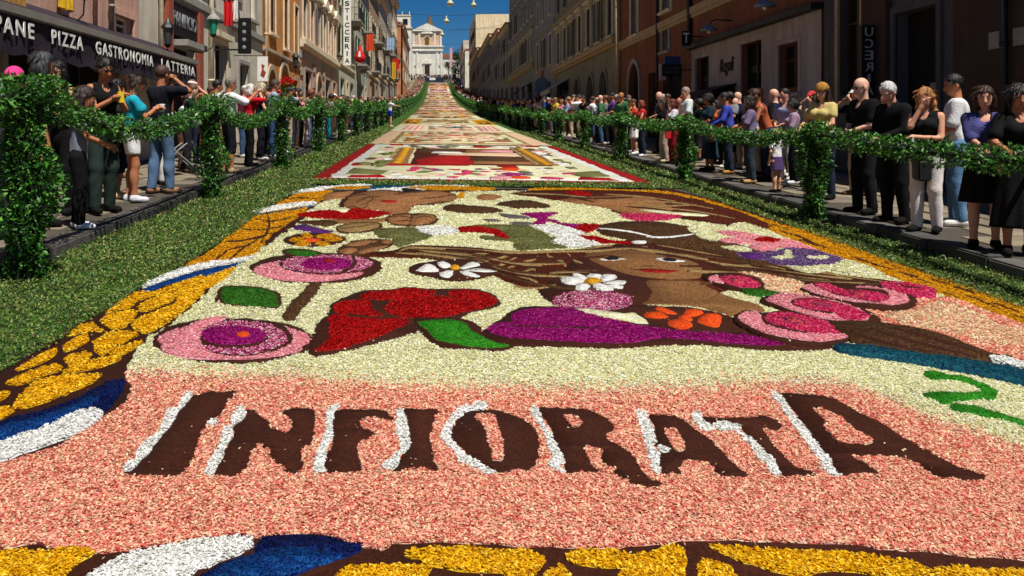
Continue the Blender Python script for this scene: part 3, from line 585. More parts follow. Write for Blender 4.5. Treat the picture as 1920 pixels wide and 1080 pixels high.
F0('purple_band', 'hot', '1160 405 1180 403 1270 404 1274 410 1240 416 1190 416'); line('petal_sliver', 'cream', [(1208, 396), (1260, 402), (1320, 406)], 3)
F0('hair', 'umber', '1122 430 1145 420 1200 417 1250 420 1300 431 1350 450 1420 470 1482 481 1440 500 1350 482 1250 463 1180 453 1130 442')
for p in ([(1127, 431), (1180, 437), (1222, 446)], [(1215, 447), (1250, 448), (1300, 442)]): line('petal_sliver', 'white', p, 1.7)
F0('petal_sliver', 'white', '1184 456 1195 453.5 1212 455 1208 459 1190 459')
for s in ('400 395 470 388 560 418 645 480 640 507 560 497 460 462', '555 410 720 388 760 358 860 353 980 388 1095 440 1100 472 900 462 700 442 620 422', '660 550 760 548 880 560 920 590 780 586'): ZI('cream_petal', 'cream', s)
for s in ('650 420 850 428 1050 468 1250 498 1460 580 1300 572 1100 542 900 482 700 452', '655 500 800 468 945 490 930 517 750 522', '885 545 1000 508 1105 530 1120 562 1000 592'): ZI('blush_petal', 'rose', s)
ZI('poppy_petal', 'red', '935 490 1040 468 1135 490 1100 517 970 507'); ZI('lilac_petal', 'lilac', '800 600 1000 598 1100 588 1250 556 1500 596 1690 670 1560 704 1300 704 1100 694 1000 662 830 642'); ZI('purple_leaf', 'violet', '810 602 990 612 1000 650 880 650')
for s in ('1100 640 1200 613 1255 640 1130 662', '1375 630 1530 633 1500 657 1380 652', '1195 715 1350 718 1560 698 1700 668 1850 708 1930 745 1730 774 1560 742 1400 767', '1180 590 1230 585 1240 605 1190 608'): ZI('cream_petal', 'cream', s)
def cut(P, ax, val, sg):
    out = []
    for i in range(len(P)):
        a, b = P[i], P[(i + 1) % len(P)]; ia, ib_ = sg * (a[ax] - val) <= 0, sg * (b[ax] - val) <= 0
        if ia: out.append(a)
        if ia != ib_: t = (val - a[ax]) / (b[ax] - a[ax]); out.append(a + (b - a) * t)
    return np.array(out)
# to the street plane, with ragged hand-laid edges
SX0, SX1 = -2.63, 4.84
nr = np.random.default_rng(3)
LEFT_EDGE = [(SX0, 4.2)] + [ground(x, y, A.off) for x, y in ((16, 688), (88, 648), (118, 621), (186, 589), (244, 548), (258, 541), (338, 499), (394, 466), (482, 399), (530, 372), (575, 354))]
for name, cls, pts, smooth in Q:
    if pts is None:
        P = np.array([(SX0, 1.0), (SX1, 1.0), (SX1, 12.5), (4.52, 15.15)] + LEFT_EDGE[::-1]); A.raw(name, cls, dens(P, .4), .5); continue
    pp = catmull(pts, 3) if smooth else np.array(pts)
    if name == 'yellow_cobble': c_ = pp.mean(0); pp = c_ + (pp - c_) * 1.03
    if name == 'numeral':
        t_ = np.roll(pp, -1, 0) - np.roll(pp, 1, 0); t_ /= np.linalg.norm(t_, axis=1)[:, None] + 1e-9; ar = np.sum(pp[:, 0] * np.roll(pp[:, 1], -1) - np.roll(pp[:, 0], -1) * pp[:, 1])
        pp = pp + np.c_[t_[:, 1], -t_[:, 0]] * (2.4 if ar > 0 else -2.4)
    P = np.array([ground(x, y, A.off) for x, y in pp])
    for ax_, v_, sg_ in ((0, SX0, -1), (0, SX1, 1), (1, 1.02, -1), (1, 15.14, 1)):
        P = cut(P, ax_, v_, sg_)
        if not len(P): break
    if len(P) < 3: continue
    big = np.ptp(P[:, 0]) * np.ptp(P[:, 1]) > .3
    P = dens(P, .035 if P[:, 1].mean() < 7 else .07)
    ja = (.007 if P[:, 1].mean() < 8 else .013) * (1 if min(np.ptp(P[:, 0]), np.ptp(P[:, 1])) > .12 else .4)
    base_P = P; ar0 = .5 * abs(np.sum(P[:, 0] * np.roll(P[:, 1], -1) - np.roll(P[:, 0], -1) * P[:, 1]))
    for _try in range(9):
        P = base_P + nr.normal(0, ja, base_P.shape) * (.6 if name == 'letter' else 1) * ((base_P[:, :1] > SX0 + 1e-4) & (base_P[:, :1] < SX1 - 1e-4) & (base_P[:, 1:] > 1.03))
        tt = np.array(tessellate_polygon([[Vector((p[0], p[1], 0)) for p in P]])).reshape(-1, 3)
        a_, b_, c_ = P[tt[:, 0]], P[tt[:, 1]], P[tt[:, 2]]
        art = .5 * np.abs((b_[:, 0] - a_[:, 0]) * (c_[:, 1] - a_[:, 1]) - (c_[:, 0] - a_[:, 0]) * (b_[:, 1] - a_[:, 1])).sum()
        if abs(art - ar0) < .02 * ar0: break
        ja *= .6 if _try < 7 else 0
    A.raw(name, cls, P)
# loose petals: each lies in the uppermost shape under it
def scatter(car, ymin, ymax, dens0, dref, pw=1.9):
    X = []; D = []
    for d in np.arange(ymin, ymax, .25):
        k = dens0 * min(1, (dref / d)) ** pw
        lo = max(SX0, -VX * (d + .2) / FPX - .15); hi = min(SX1, (1920 - VX) * (d + .2) / FPX + .15)
        n = int(k * (hi - lo) * .25); X.append(rng.uniform(lo, hi, n)); D.append(rng.uniform(d, d + .25, n))
    return np.concatenate(X), np.concatenate(D)
X, D = scatter(A, 2.3, 15.1, 25000, 3.4)
cl = np.full(len(X), -1)
for i in range(len(A.shapes) - 1, -1, -1):
    P = A.shapes[i][2]; k = np.where((cl < 0) & (X > P[:, 0].min()) & (X < P[:, 0].max()) & (D > P[:, 1].min()) & (D < P[:, 1].max()))[0]
    if len(k): cl[k[inside(P, X[k], D[k])]] = i
FINE = ('daisy_petal', 'eye', 'iris', 'lips', 'petal_sliver', 'daisy_heart', 'rose_heart')
GRAINY = ('tan', 'sand', 'straw', 'umber', 'russet', 'olive', 'teal', 'blue', 'navy', 'green', 'leafgreen')
has = np.array([PAL[s[1]][2] and s[0] not in FINE for s in A.shapes] + [0], bool); full = np.array([1.0 if h else .0 for h in has])
keep = (cl >= 0) & (rng.random(len(X)) < np.where(has[cl], 1, np.array([.0012 if s[1] == 'soil' else .0 if s[0] in FINE else .55 if s[1] in GRAINY else .10 for s in A.shapes] + [0])[cl]))
X, D, cl = X[keep], D[keep], cl[keep]
ib = [i for i, s in enumerate(A.shapes) if s[0] == 'petal_bed'][0]; fi = [i for i, s in enumerate(A.shapes) if s[0] == 'petal_field'][0]
k = np.where((cl == ib) | (cl == fi))[0]; jx = X[k] + rng.normal(0, .05, len(k)); jd = D[k] + np.abs(rng.normal(0, .11, len(k))) * rng.choice([-1, 1], len(k), p=[.35, .65])
fin = inside(A.shapes[fi][2], jx, jd); bin_ = inside(A.shapes[ib][2], jx, jd)
cl[k] = np.where(fin, fi, np.where(bin_, ib, cl[k]))
sz = .0138 * np.clip((D / 3.4) ** .8, 1, 2.8)
# a few petals have strayed over the soil
st = ~has[cl] & np.array([s[1] in ('soil', 'russet') for s in A.shapes])[cl]
A.finish(h=.0017, near=(X, D, sz, cl))
# ---------------------------------------------------------------- the carpets further up the street
def rectp(u0, u1, v0, v1): return [(u0, v0), (u1, v0), (u1, v1), (u0, v1)]
def ellp(cu, cv, ru, rv, n=24): return [(cu + ru * math.cos(2 * math.pi * i / n), cv + rv * math.sin(2 * math.pi * i / n)) for i in range(n)]
def blob(cu, cv, ru, rv, r, n=9):
    return [(cu + ru * r.uniform(.6, 1.2) * math.cos(2 * math.pi * i / n), cv + rv * r.uniform(.6, 1.2) * math.sin(2 * math.pi * i / n)) for i in range(n)]
def carpet(d0, d1, label, shapes, h=.005, step=.25, jit=.015, smooth=()):
    c = Carpet(d0, d1, label); L = d1 - d0; r = np.random.default_rng(int(d0 * 10))
    for name, cls, pts in shapes:
        P = np.array(pts, float); P = np.c_[-2.55 + P[:, 0], d0 + P[:, 1] * L / 13.6]
        P = dens(P, step); P = P + r.normal(0, jit, P.shape)
        P[:, 0] = np.clip(P[:, 0], -2.58, 4.52); P[:, 1] = np.clip(P[:, 1], d0, d1)
        c.raw(name, cls, P)
    c.finish(h); return c
r = random.Random(11)
s2 = [('petal_bed', 'red', rectp(0, 7, 0, 13.6)), ('white_frame', 'white', rectp(.34, 6.66, .45, 13.6)), ('petal_field', 'cream', rectp(.6, 6.4, .8, 13.3)),
      ('corner_panel', 'olive', [(.6, 1.4), (1.3, 1.2), (1.5, 2.2), (.6, 2.8)]), ('corner_panel', 'olive', [(6.4, 1.4), (5.7, 1.2), (5.5, 2.2), (6.4, 2.8)]),
      ('corner_panel', 'red', [(.7, .5), (1.5, .6), (1.3, 1.2), (.75, 1.0)]), ('corner_panel', 'red', [(6.3, .5), (5.5, .6), (5.7, 1.2), (6.25, 1.0)]),
      ('red_band', 'red', [(.45, 3.6), (3.4, 3.9), (3.4, 4.4), (.45, 4.5)]), ('white_band', 'white', rectp(.6, 6.4, 12.6, 13.3)),
      ('scene_ground', 'russet', rectp(1.9, 5.5, 4.1, 11.2)), ('table', 'sand', [(3.3, 4.5), (5.4, 4.5), (5.4, 5.4), (3.4, 5.4)]), ('table', 'blush', [(2.6, 7.8), (5.3, 7.4), (5.2, 9.0), (2.9, 9.0)]),
      ('red_robe', 'red', [(2.1, 4.2), (3.5, 4.2), (3.6, 5.2), (3.5, 7.2), (2.9, 7.6), (2.4, 7.0), (2.0, 5.6)]), ('dark_shade', 'umber', [(2.0, 9.0), (3.4, 9.3), (3.2, 11), (2.0, 11)]), ('wood_shade', 'tan', [(3.5, 9.3), (4.6, 9.2), (4.7, 11), (3.6, 11)]),  # umber and tan patches belong to the carpet's own picture
      ('white_cloth', 'white', [(2.4, 8.6), (3.4, 8.5), (3.3, 9.3), (2.5, 9.4)]), ('white_cloth', 'rose', [(4.0, 9.4), (5.0, 9.2), (5.1, 10.6), (4.1, 10.4)]), ('umber_band', 'umber', [(3.5, 5.5), (5.5, 5.6), (5.5, 7.2), (3.6, 7.2)])]
for a, k in ((1.32, 1), (5.18, 1)):
    s2 += [('column', 'tan', rectp(a, a + .5, 4.3, 11.4)), ('column_light', 'amber', rectp(a + .15, a + .35, 4.3, 11.4)), ('column_edge', 'straw', rectp(a - .08, a + .02, 4.3, 11.4))]
for i in range(38):
    u = r.uniform(.75, 1.3) if i % 2 else r.uniform(5.75, 6.3); v = r.uniform(3, 12.5)
    s2.append(('leaf_fleck', r.choice(['olive', 'olive', 'litter', 'umber', 'white', 'rose']), blob(u, v, .16, .42, r)))
for i in range(44):
    s2.append(('flower_fleck', r.choice(['olive', 'rose', 'hot', 'grey', 'white', 'olive', 'lilac', 'blush']), blob(r.uniform(1.6, 5.6), r.uniform(.8, 3.5), .16, .22, r)))
for i in range(24):
    s2.append(('flower_fleck', r.choice(['olive', 'rose', 'olive', 'umber', 'blush', 'grey']), blob(r.uniform(1.3, 5.8), r.uniform(11.5, 13.2), .2, .3, r)))
s2 += [('flower', 'hot', blob(2.05, 2.9, .13, .45, r)), ('flower', 'hot', blob(3.25, 2.0, .16, .5, r)), ('flower', 'magenta', blob(4.3, 1.5, .28, .4, r)), ('flower', 'orange', blob(4.3, .9, .3, .25, r)), ('flower', 'orange', blob(4.35, 2.9, .3, .55, r)), ('flower', 'red', blob(4.35, 3.7, .35, .3, r)),
       ('flower', 'rose', blob(3.95, .7, .25, .2, r)), ('flower', 'hot', blob(5.0, .9, .3, .3, r)), ('flower', 'red', blob(4.15, 12.4, .35, .5, r)), ('frame_end', 'red', rectp(.9, 1.35, 12.7, 13.6)), ('frame_end', 'red', rectp(5.8, 6.3, 12.7, 13.6))]
carpet(16.0, 29.6, 'second carpet with red frame, red robe and two yellow columns', s2, jit=.02)
s3 = [('petal_bed', 'blush', rectp(0, 7, 0, 13.6)), ('petal_field', 'straw', rectp(.75, 6.25, .5, 13)), ('inner_frame', 'cream', rectp(.95, 6.05, 1.2, 12.6)), ('inner_field', 'sand', rectp(1.25, 5.75, 2.2, 11.6)), ('medallion', 'cream', ellp(3.5, 7, 2.3, 4.6)), ('medallion_heart', 'blush', ellp(3.5, 7, 1.75, 3.6))]
for i in range(110):
    s3.append(('flower_fleck', r.choice(['olive', 'rose', 'sand', 'amber', 'olive', 'pink', 'cream', 'tan', 'red', 'straw']), blob(r.uniform(1.1, 5.9), r.uniform(1.4, 12.3), .2, .42, r)))
carpet(30.3, 43.9, 'third carpet with pale pink frame and an oval medallion', s3, jit=.03)
s4 = [('petal_bed', 'cream', rectp(0, 7, 0, 13.6)), ('side_panel', 'blush', rectp(.5, 1.9, .6, 11)), ('side_panel', 'blush', rectp(5.1, 6.5, .6, 11)), ('petal_field', 'blush', rectp(2.1, 4.9, .6, 12)), ('band', 'grey', rectp(2.1, 4.9, 6.5, 7.6)), ('sky_patch', 'teal', rectp(3.6, 4.3, 5.4, 7.4)), ('band', 'white', rectp(1.9, 5.1, 10, 11.5))]
for i in range(4):
    for b in (.6, 5.2): s4.append(('stripe', r.choice(['mixed', 'mixed', 'rose']), [(b + .32 * i, 1), (b + .32 * i + .12, 1), (b + .32 * i + .24, 9), (b + .32 * i + .12, 9)]))
for i in range(30): s4.append(('flower_fleck', r.choice(['olive', 'grey', 'rose', 'white', 'sand']), blob(r.uniform(2.2, 4.8), r.uniform(1, 11.5), .25, .6, r)))
carpet(44.6, 57.6, 'fourth carpet with striped pink side panels', s4, jit=.03)
s5 = [('petal_bed', 'amber', rectp(0, 7, 0, 13.6)), ('side_panel', 'umber', rectp(.2, 1.1, 1, 8)), ('side_panel', 'umber', rectp(5.9, 6.8, 1, 8)), ('petal_field', 'cream', rectp(1.4, 5.6, .4, 13.4)), ('band', 'olive', rectp(1.4, 5.6, 2.2, 3.0)), ('inner_frame', 'straw', rectp(1.8, 5.2, 4.5, 12))]
for i in range(14): s5.append(('flower_fleck', 'amber', blob(r.uniform(.3, 1.0) + (5.7 if i % 2 else 0), r.uniform(1.3, 7.7), .2, .5, r)))
for i in range(24): s5.append(('flower_fleck', r.choice(['olive', 'sand', 'straw', 'umber']), blob(r.uniform(1.6, 5.4), r.uniform(1, 13), .3, .7, r)))
carpet(58.3, 71.5, 'fifth carpet with amber edges and brown side panels', s5, jit=.03)
d = 72.2; N = ['sixth', 'seventh', 'eighth', 'ninth', 'tenth', 'eleventh', 'twelfth', 'thirteenth', 'fourteenth', 'fifteenth', 'sixteenth', 'seventeenth', 'eighteenth', 'nineteenth', 'twentieth']
for i in range(15):
    bed = ['cream', 'straw', 'sand', 'blush', 'straw', 'sand', 'straw', 'blush', 'sand', 'cream', 'sand', 'blush', 'white', 'pink', 'sand'][i]
    fld = ['straw', 'sand', 'straw', 'rose', 'sand', 'straw', 'sand', 'straw', 'pink', 'sand', 'pink', 'pink', 'red', 'pink', 'sand'][i]
    words = {'white': 'white', 'blush': 'pale peach', 'sand': 'sandy', 'rose': 'pink', 'straw': 'straw coloured', 'cream': 'cream', 'pink': 'salmon', 'red': 'red'}
    s = [('petal_bed', bed, rectp(0, 7, 0, 13.6)), ('petal_field', fld, rectp(.8, 6.2, 1.5, 12.4)), ('side_panel', r.choice(['amber', 'umber', 'olive', 'red']), rectp(1.0, 2.4, 2, 7)), ('side_panel', r.choice(['amber', 'sand', 'tan']), rectp(4.6, 6.0, 2, 7)), ('band', r.choice(['cream', 'white']), rectp(.4, 6.6, 11, 12.6))]
    s += [('inner_frame', r.choice(['white', 'cream', 'blush']), rectp(.5, 6.5, .5, 1.2)), ('inner_frame', r.choice(['umber', 'olive', 'tan']), rectp(2.6, 4.4, 3, 10)), ('medallion', r.choice(['rose', 'amber', 'cream', 'pink']), ellp(3.5, 6.5, 1.2, 2.6, 12))]
    for q in range(26): s.append(('flower_fleck', r.choice(['olive', 'sand', 'red', 'umber', 'pink', 'straw', 'amber', 'russet']), blob(r.uniform(.8, 6.2), r.uniform(1.5, 12), .35, 1.0, r)))
    d1 = min(d + 13.8, 289.5)
    if d1 - d < 4: break
    carpet(d, d1, '%s carpet up the street with %s border and %s middle' % (N[i], words[bed], words[fld]), s, h=.008, step=.6, jit=.05); d = d1 + .7
# ---------------------------------------------------------------- cut greenery strewn beside and between the carpets
leafm = patch_mat('litter'); vergem = patch_mat('verge')
LEAFT = tint_mat('cut_leaves', .55, .35, .25)
GREENS = [lin(c) for c in ((70, 100, 34), (32, 54, 22), (100, 126, 48), (24, 42, 18), (122, 142, 76), (66, 104, 30), (44, 76, 40), (130, 118, 70), (84, 68, 38), (110, 132, 60))]
def leaf_scatter(X, D, Z, size, spread=.5, k=1.0, greens=GREENS):
    n = len(X); c = np.array(greens)[rng.integers(0, len(greens), n), :3] * rng.uniform(.55, 1.35, (n, 1)) * k
    a = rng.uniform(0, 2 * np.pi, n); t = rng.normal(0, spread, n); ro = rng.normal(0, spread, n)
    ux = np.c_[np.cos(a) * np.cos(t), np.sin(a) * np.cos(t), np.sin(t)]; vx = np.c_[-np.sin(a) * np.cos(ro), np.cos(a) * np.cos(ro), np.sin(ro)]
    ln = (size * rng.uniform(.6, 1.3, n))[:, None]; wd = ln * rng.uniform(.3, .5, (n, 1))
    C = np.c_[X, D, Z + np.abs(np.sin(t)) * ln[:, 0] * .5 + rng.uniform(0, .035, n)]; up = np.array([0, 0, 1.])
    V = np.stack([C - ux * ln / 2, C + vx * wd / 2 + up * wd * .25, C + ux * ln / 2, C - vx * wd / 2 + up * wd * .25], 1).reshape(-1, 3)
    b = (np.arange(n) * 4)[:, None]
    return V, np.concatenate([b + [0, 2, 1], b + [0, 3, 2]]), np.repeat(c, 4, 0)
def litter(name, x0, x1, d0, d1, step, label, near=0, edge=.05):
    fx1 = x1 if callable(x1) else None; x1 = fx1(d0) if fx1 else x1
    ds = np.arange(d0, d1 + step / 2, step); nx = max(2, int((x1 - x0) / .12)) if d1 < 60 else 3
    xs = np.linspace(x0, x1, nx + 1); V = []
    for d in ds:
        if fx1: xs = np.linspace(x0, fx1(d), nx + 1)
        for j, x in enumerate(xs):
            e = random.uniform(-edge, edge) if j in (0, nx) else 0
            V.append((x + e, d, zr(x, d) + (.004 if j in (0, nx) else .022 + random.uniform(-.008, .012))))
    w = nx + 1; F = [(i * w + j, i * w + j + 1, (i + 1) * w + j + 1, (i + 1) * w + j) for i in range(len(ds) - 1) for j in range(nx)]
    F = [t for q in F for t in ((q[0], q[1], q[2]), (q[0], q[2], q[3]))]; V = [np.array(V)]; F = [np.array(F)]; T = [np.ones((len(V[0]), 3))]; MI = [np.zeros(len(F[0]), int)]
    if near:
        X = []; D = []
        for d in np.arange(d0, min(d1, 46), .5):
            if fx1: x1 = fx1(d)
            n = int(near * min(1, (6 / max(d, 2)) ** 1.7) * (x1 - x0) * .5 * (1 if d > 2 else 0) * 1.7)
            u = rng.random(n); xx = x0 - .04 + u * (x1 - x0 + .08); dd = rng.uniform(d, d + .5, n); kp = rng.random(n) < .68 + .38 * np.sin(xx * 5.1 + dd * 1.7 + 2 * np.sin(dd * 2.3)) * np.sin(dd * 3.1 - xx * 2.2)
            X.append(xx[kp]); D.append(dd[kp])
        X = np.concatenate(X); D = np.concatenate(D); m = D < d1; X, D = X[m], D[m]
        Z = np.interp(D, _d, _z) + CROSS * (X - 1) + .018
        v, f, t = leaf_scatter(X, D, Z, .03 * np.clip((D / 7) ** .75, .8, 3.0), k=1.25)
        F.append(f + len(V[0])); V.append(v); T.append(t); MI.append(np.ones(len(f), int))
    me = np_mesh(name, np.concatenate(V), np.concatenate(F), [vergem, LEAFT], np.concatenate(T), midx=np.concatenate(MI))
    return tag(link(name, me), label, 'greenery', None, 'stuff')
_le = np.array(LEFT_EDGE)
litter('cut_greenery', KL + .01, lambda d: float(np.interp(d, _le[:, 1], _le[:, 0])) + .02, -6, 15.3, .3, 'cut green leaves between left kerb and nearest carpet', 4600)
litter('cut_greenery', 4.74, KR - .01, -6, 15.3, .3, 'cut green leaves between right kerb and nearest carpet', 4600)
litter('cut_greenery', KL + .01, -2.57, 15.3, 60, .3, 'cut green leaves between left kerb and the next carpets', 4600)
litter('cut_greenery', 4.5, KR - .01, 15.3, 60, .3, 'cut green leaves between right kerb and the next carpets', 4600)
litter('cut_greenery', KL + .01, -2.57, 60, 292, 3, 'far cut green leaves along the left side up the hill')
litter('cut_greenery', 4.5, KR - .01, 60, 292, 3, 'far cut green leaves along the right side up the hill')
litter('cut_greenery', -2.56, 4.49, 15.15, 16.0, .28, 'band of cut green leaves between first and second carpet', 5200)
litter('cut_greenery', -2.57, 4.5, 29.6, 30.3, .35, 'band of cut green leaves between second and third carpet')
# ---------------------------------------------------------------- garland fences: posts wrapped in leaves, leafy swags
wood = mat('post_wood', (92, 70, 48), .85, .4, 8)
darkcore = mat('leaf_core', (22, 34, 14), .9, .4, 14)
GARL = [lin(c) for c in ((56, 112, 34), (34, 78, 24), (84, 142, 46), (26, 58, 18), (66, 126, 38), (42, 92, 26), (104, 152, 66), (30, 62, 22), (38, 84, 22))]
GLEAF = tint_mat('garland_leaves', .45, .4, .2)
def cloud(P, Nn, size, greens=GARL, seed=0, k=1.0):
    """leaves pointing outwards from a core"""
    q = np.random.default_rng(seed); n = len(P); up = np.array([0, 0, 1.])
    dirv = Nn * q.uniform(.2, 1, (n, 1)) + q.normal(0, .65, (n, 3)) - up * q.uniform(-.2, .5, (n, 1)); dirv /= np.linalg.norm(dirv, axis=1)[:, None]
    s = np.cross(dirv, q.normal(0, 1, (n, 3))); s /= np.linalg.norm(s, axis=1)[:, None]; nn = np.cross(dirv, s)
    ln = (size * q.choice([.6, .8, 1.0, 1.0, 1.2, 1.6], n) * q.uniform(.8, 1.2, n))[:, None]; wd = ln * q.uniform(.3, .52, (n, 1))
    V = np.stack([P, P + dirv * ln * .5 + s * wd / 2 + nn * wd * .2, P + dirv * ln, P + dirv * ln * .5 - s * wd / 2 + nn * wd * .2], 1).reshape(-1, 3)
    b = (np.arange(n) * 4)[:, None]; c = np.array(greens)[q.integers(0, len(greens), n), :3] * q.uniform(.75, 1.35, (n, 1)) * k
    return V, np.concatenate([b + [0, 1, 2], b + [0, 2, 3]]), np.repeat(c, 4, 0)
def post_foliage(H, R, n, size, seed, flare=1.0):
    q = np.random.default_rng(seed); t = q.random(n) ** .85 * H; a = q.uniform(0, 2 * np.pi, n)
    w = .8 + .25 * np.sin(t * 5 + seed) + .2 * np.sin(a * 2 + t * 7 + seed * 2); r0 = R * w * (1 + flare * np.clip((t - H * .68) / (H * .32), 0, 1) * .7) * (1 - .5 * np.clip((t - H * .93) / (H * .07), 0, 1))
    rr = r0 * np.sqrt(q.uniform(.25, 1, n)); P = np.c_[np.cos(a) * rr, np.sin(a) * rr, t]; N_ = np.c_[np.cos(a), np.sin(a), .25 + 0 * a]
    V, F, T = cloud(P, N_, size, seed=seed); return np_mesh('foliage', V, F, [GLEAF], T)
def garl_foliage(L, sag, r, n, size, seed, za=0.0, zb=0.0):
    q = np.random.default_rng(seed); u = q.random(n); a = q.uniform(0, 2 * np.pi, n)
    r = r * (.75 + .35 * np.sin(u * 23 + seed) ** 2); rr = r * np.sqrt(q.uniform(.1, 1, n)); zc = za + (zb - za) * u - sag * 4 * u * (1 - u)
    P = np.c_[np.cos(a) * rr, u * L, zc + np.sin(a) * rr]; N_ = np.c_[np.cos(a), q.normal(0, .5, n), np.sin(a)]
    V, F, T = cloud(P, N_, size, seed=seed); return np_mesh('foliage', V, F, [GLEAF], T)
def garl_core(L, sag, r, za=0.0, zb=0.0):
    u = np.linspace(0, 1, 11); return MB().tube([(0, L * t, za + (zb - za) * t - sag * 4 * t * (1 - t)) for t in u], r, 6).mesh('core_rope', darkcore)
def ordinal(i): return ['first', 'second', 'third', 'fourth', 'fifth', 'sixth', 'seventh', 'eighth', 'ninth', 'tenth', 'eleventh', 'twelfth', 'thirteenth', 'fourteenth', 'fifteenth', 'sixteenth', 'seventeenth', 'eighteenth', 'nineteenth', 'twentieth'][i] if i < 20 else '%d%s' % (i + 1, {1: 'st', 2: 'nd', 3: 'rd'}.get((i + 1) % 10, 'th'))
POSTS = {'left': [], 'right': []}
for side, X, d0, step, H, R in (('left', -3.62, 6.98, 5.82, 1.72, .25), ('right', 5.34, 5.42, 5.78, 1.40, .2)):
    bodies = {}; n = int((286 - d0) / step)
    for i in range(n):
        d = d0 + i * step; lod = 0 if d < 16 else 1 if d < 32 else 2 if d < 80 else 3
        h, rad = (H + .1, .285) if (side == 'left' and i == 0) else (H, R)
        var = i if lod == 0 else i % 2
        key = (lod, var)
        if key not in bodies:
            cnt = [4200, 2200, 760, 240][lod]; sz = [.048, .068, .105, .18][lod]
            if side == 'left' and i == 0: cnt = 8000
            bodies[key] = (post_foliage(h, rad, cnt, sz, 10 + i + (100 if side == 'right' else 0)), MB().box(-.045, .045, -.045, .045, 0, h - .06).mesh('post', wood),
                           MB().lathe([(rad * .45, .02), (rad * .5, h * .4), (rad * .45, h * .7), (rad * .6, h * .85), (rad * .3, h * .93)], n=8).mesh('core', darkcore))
        fo, po, co = bodies[key]; z = zr(X, d)
        nm = '%s garland post on the %s kerb, wrapped in green leaves' % (ordinal(i), side)
        e = empty('garland_post', (X, d, z), nm, 'garland post', 'leafy posts along the %s kerb' % side)
        f = tag(link('foliage', fo, e), kind='stuff')
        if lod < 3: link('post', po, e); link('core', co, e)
        POSTS[side].append((X, d, z, h))
    ga = {}
    for i in range(-1, n - 1):
        if i < 0:
            if side == 'left': a = (X, d0 - step, zr(X, d0 - step), H)
            else: continue
        else: a = POSTS[side][i]
        b = POSTS[side][i + 1]; L = b[1] - a[1]; d = a[1]; lod = 0 if d < 15 else 1 if d < 32 else 2 if d < 80 else 3
        za, zb = a[3] - .14, b[2] - a[2] + b[3] - .14; sag = (.36 if side == 'left' else .1 if i == 0 else .17) * (1 if i != 0 else 1.08) * (1 + .12 * math.sin(i * 2.3))
        cnt = [4900, 2300, 800, 240][lod]; sz = [.046, .066, .105, .18][lod]; var = (i, lod) if lod < 2 else (i % 2, lod)
        if lod < 2 or var not in ga or True:
            if lod < 2: m = (garl_foliage(L, sag, .14, cnt, sz, 40 + i, za, zb), garl_core(L, sag, .045, za, zb))
            else:
                if var not in ga: ga[var] = (garl_foliage(L, .36 if side == 'left' else .28, .15, cnt, sz, 40 + i), garl_core(L, .3, .07))
                m = ga[var]
        e = empty('leaf_garland', (X, d, a[2] + (0 if lod < 2 else za)), 'leaf garland hanging from %s to %s post on the %s kerb' % (ordinal(i) if i >= 0 else 'an unseen', ordinal(i + 1), side), 'garland', 'garlands strung along the %s kerb' % side)
        if lod >= 2: e.rotation_euler = (math.atan2(zb - za, L), 0, 0)
        tag(link('foliage', m[0], e), kind='stuff')
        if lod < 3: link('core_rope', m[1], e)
# ---------------------------------------------------------------- buildings
def plaster(name, c, v=.22):
    m = mat(name, c, .9, v, .9, .3, bscale=22); n = m.node_tree.nodes; l = m.node_tree.links; b = n['Principled BSDF']
    tc = n.new('ShaderNodeTexCoord'); mp = n.new('ShaderNodeMapping'); mp.inputs['Scale'].default_value = (2.2, 2.2, .22); l.new(tc.outputs['Object'], mp.inputs[0])
    no = n.new('ShaderNodeTexNoise'); no.inputs['Scale'].default_value = 1.3; no.inputs['Detail'].default_value = 8; no.inputs['Roughness'].default_value = .7; l.new(mp.outputs[0], no.inputs['Vector'])
    r = n.new('ShaderNodeMapRange'); r.inputs[1].default_value = .38; r.inputs[2].default_value = .62; r.inputs[3].default_value = .62; r.inputs[4].default_value = 1.06; l.new(no.outputs['Fac'], r.inputs[0])
    mx = n.new('ShaderNodeMix'); mx.data_type = 'RGBA'; mx.blend_type = 'MULTIPLY'; mx.inputs[0].default_value = .8
    src = b.inputs['Base Color'].links[0].from_socket; l.new(src, mx.inputs[6]); l.new(r.outputs[0], mx.inputs[7]); l.new(mx.outputs[2], b.inputs['Base Color'])
    return m
glass = mat('window_glass', (26, 30, 34), .12, .3, 1.5, 0, .6)
darkin = mat('interior_shade', (16, 14, 13), .9, .3, 2)  # near-black colour that paints the shade inside openings
cream_trim = mat('cream_trim', (214, 200, 172), .85, .2, 3, .2)
grey_trim = mat('grey_trim', (150, 146, 138), .85, .25, 3, .2)
white_trim = mat('white_trim', (226, 220, 206), .85, .15, 3, .2)
ochre_trim = mat('ochre_trim', (170, 148, 112), .85, .25, 3, .2)
iron = mat('black_iron', (22, 22, 23), .5, .2, 6, 0, .5)
zinc = mat('zinc_pipe', (140, 132, 118), .55, .3, 5, 0, .5)
tile = mat('roof_tile', (150, 96, 68), .9, .35, 3, .6, bscale=12)
greensh = mat('green_shutter', (40, 78, 58), .6, .25, 4)
brownsh = mat('brown_shutter', (78, 54, 38), .6, .25, 4)
greysh = mat('grey_shutter', (120, 122, 120), .6, .25, 4)
doorwood = mat('door_wood', (58, 38, 26), .6, .35, 3, .2, stretch=(1, 6, 1))
white_paint = mat('white_lettering', (232, 230, 222), .6, .08, 5)
black_paint = mat('black_board', (20, 19, 21), .5, .2, 4)
WCACHE = {}
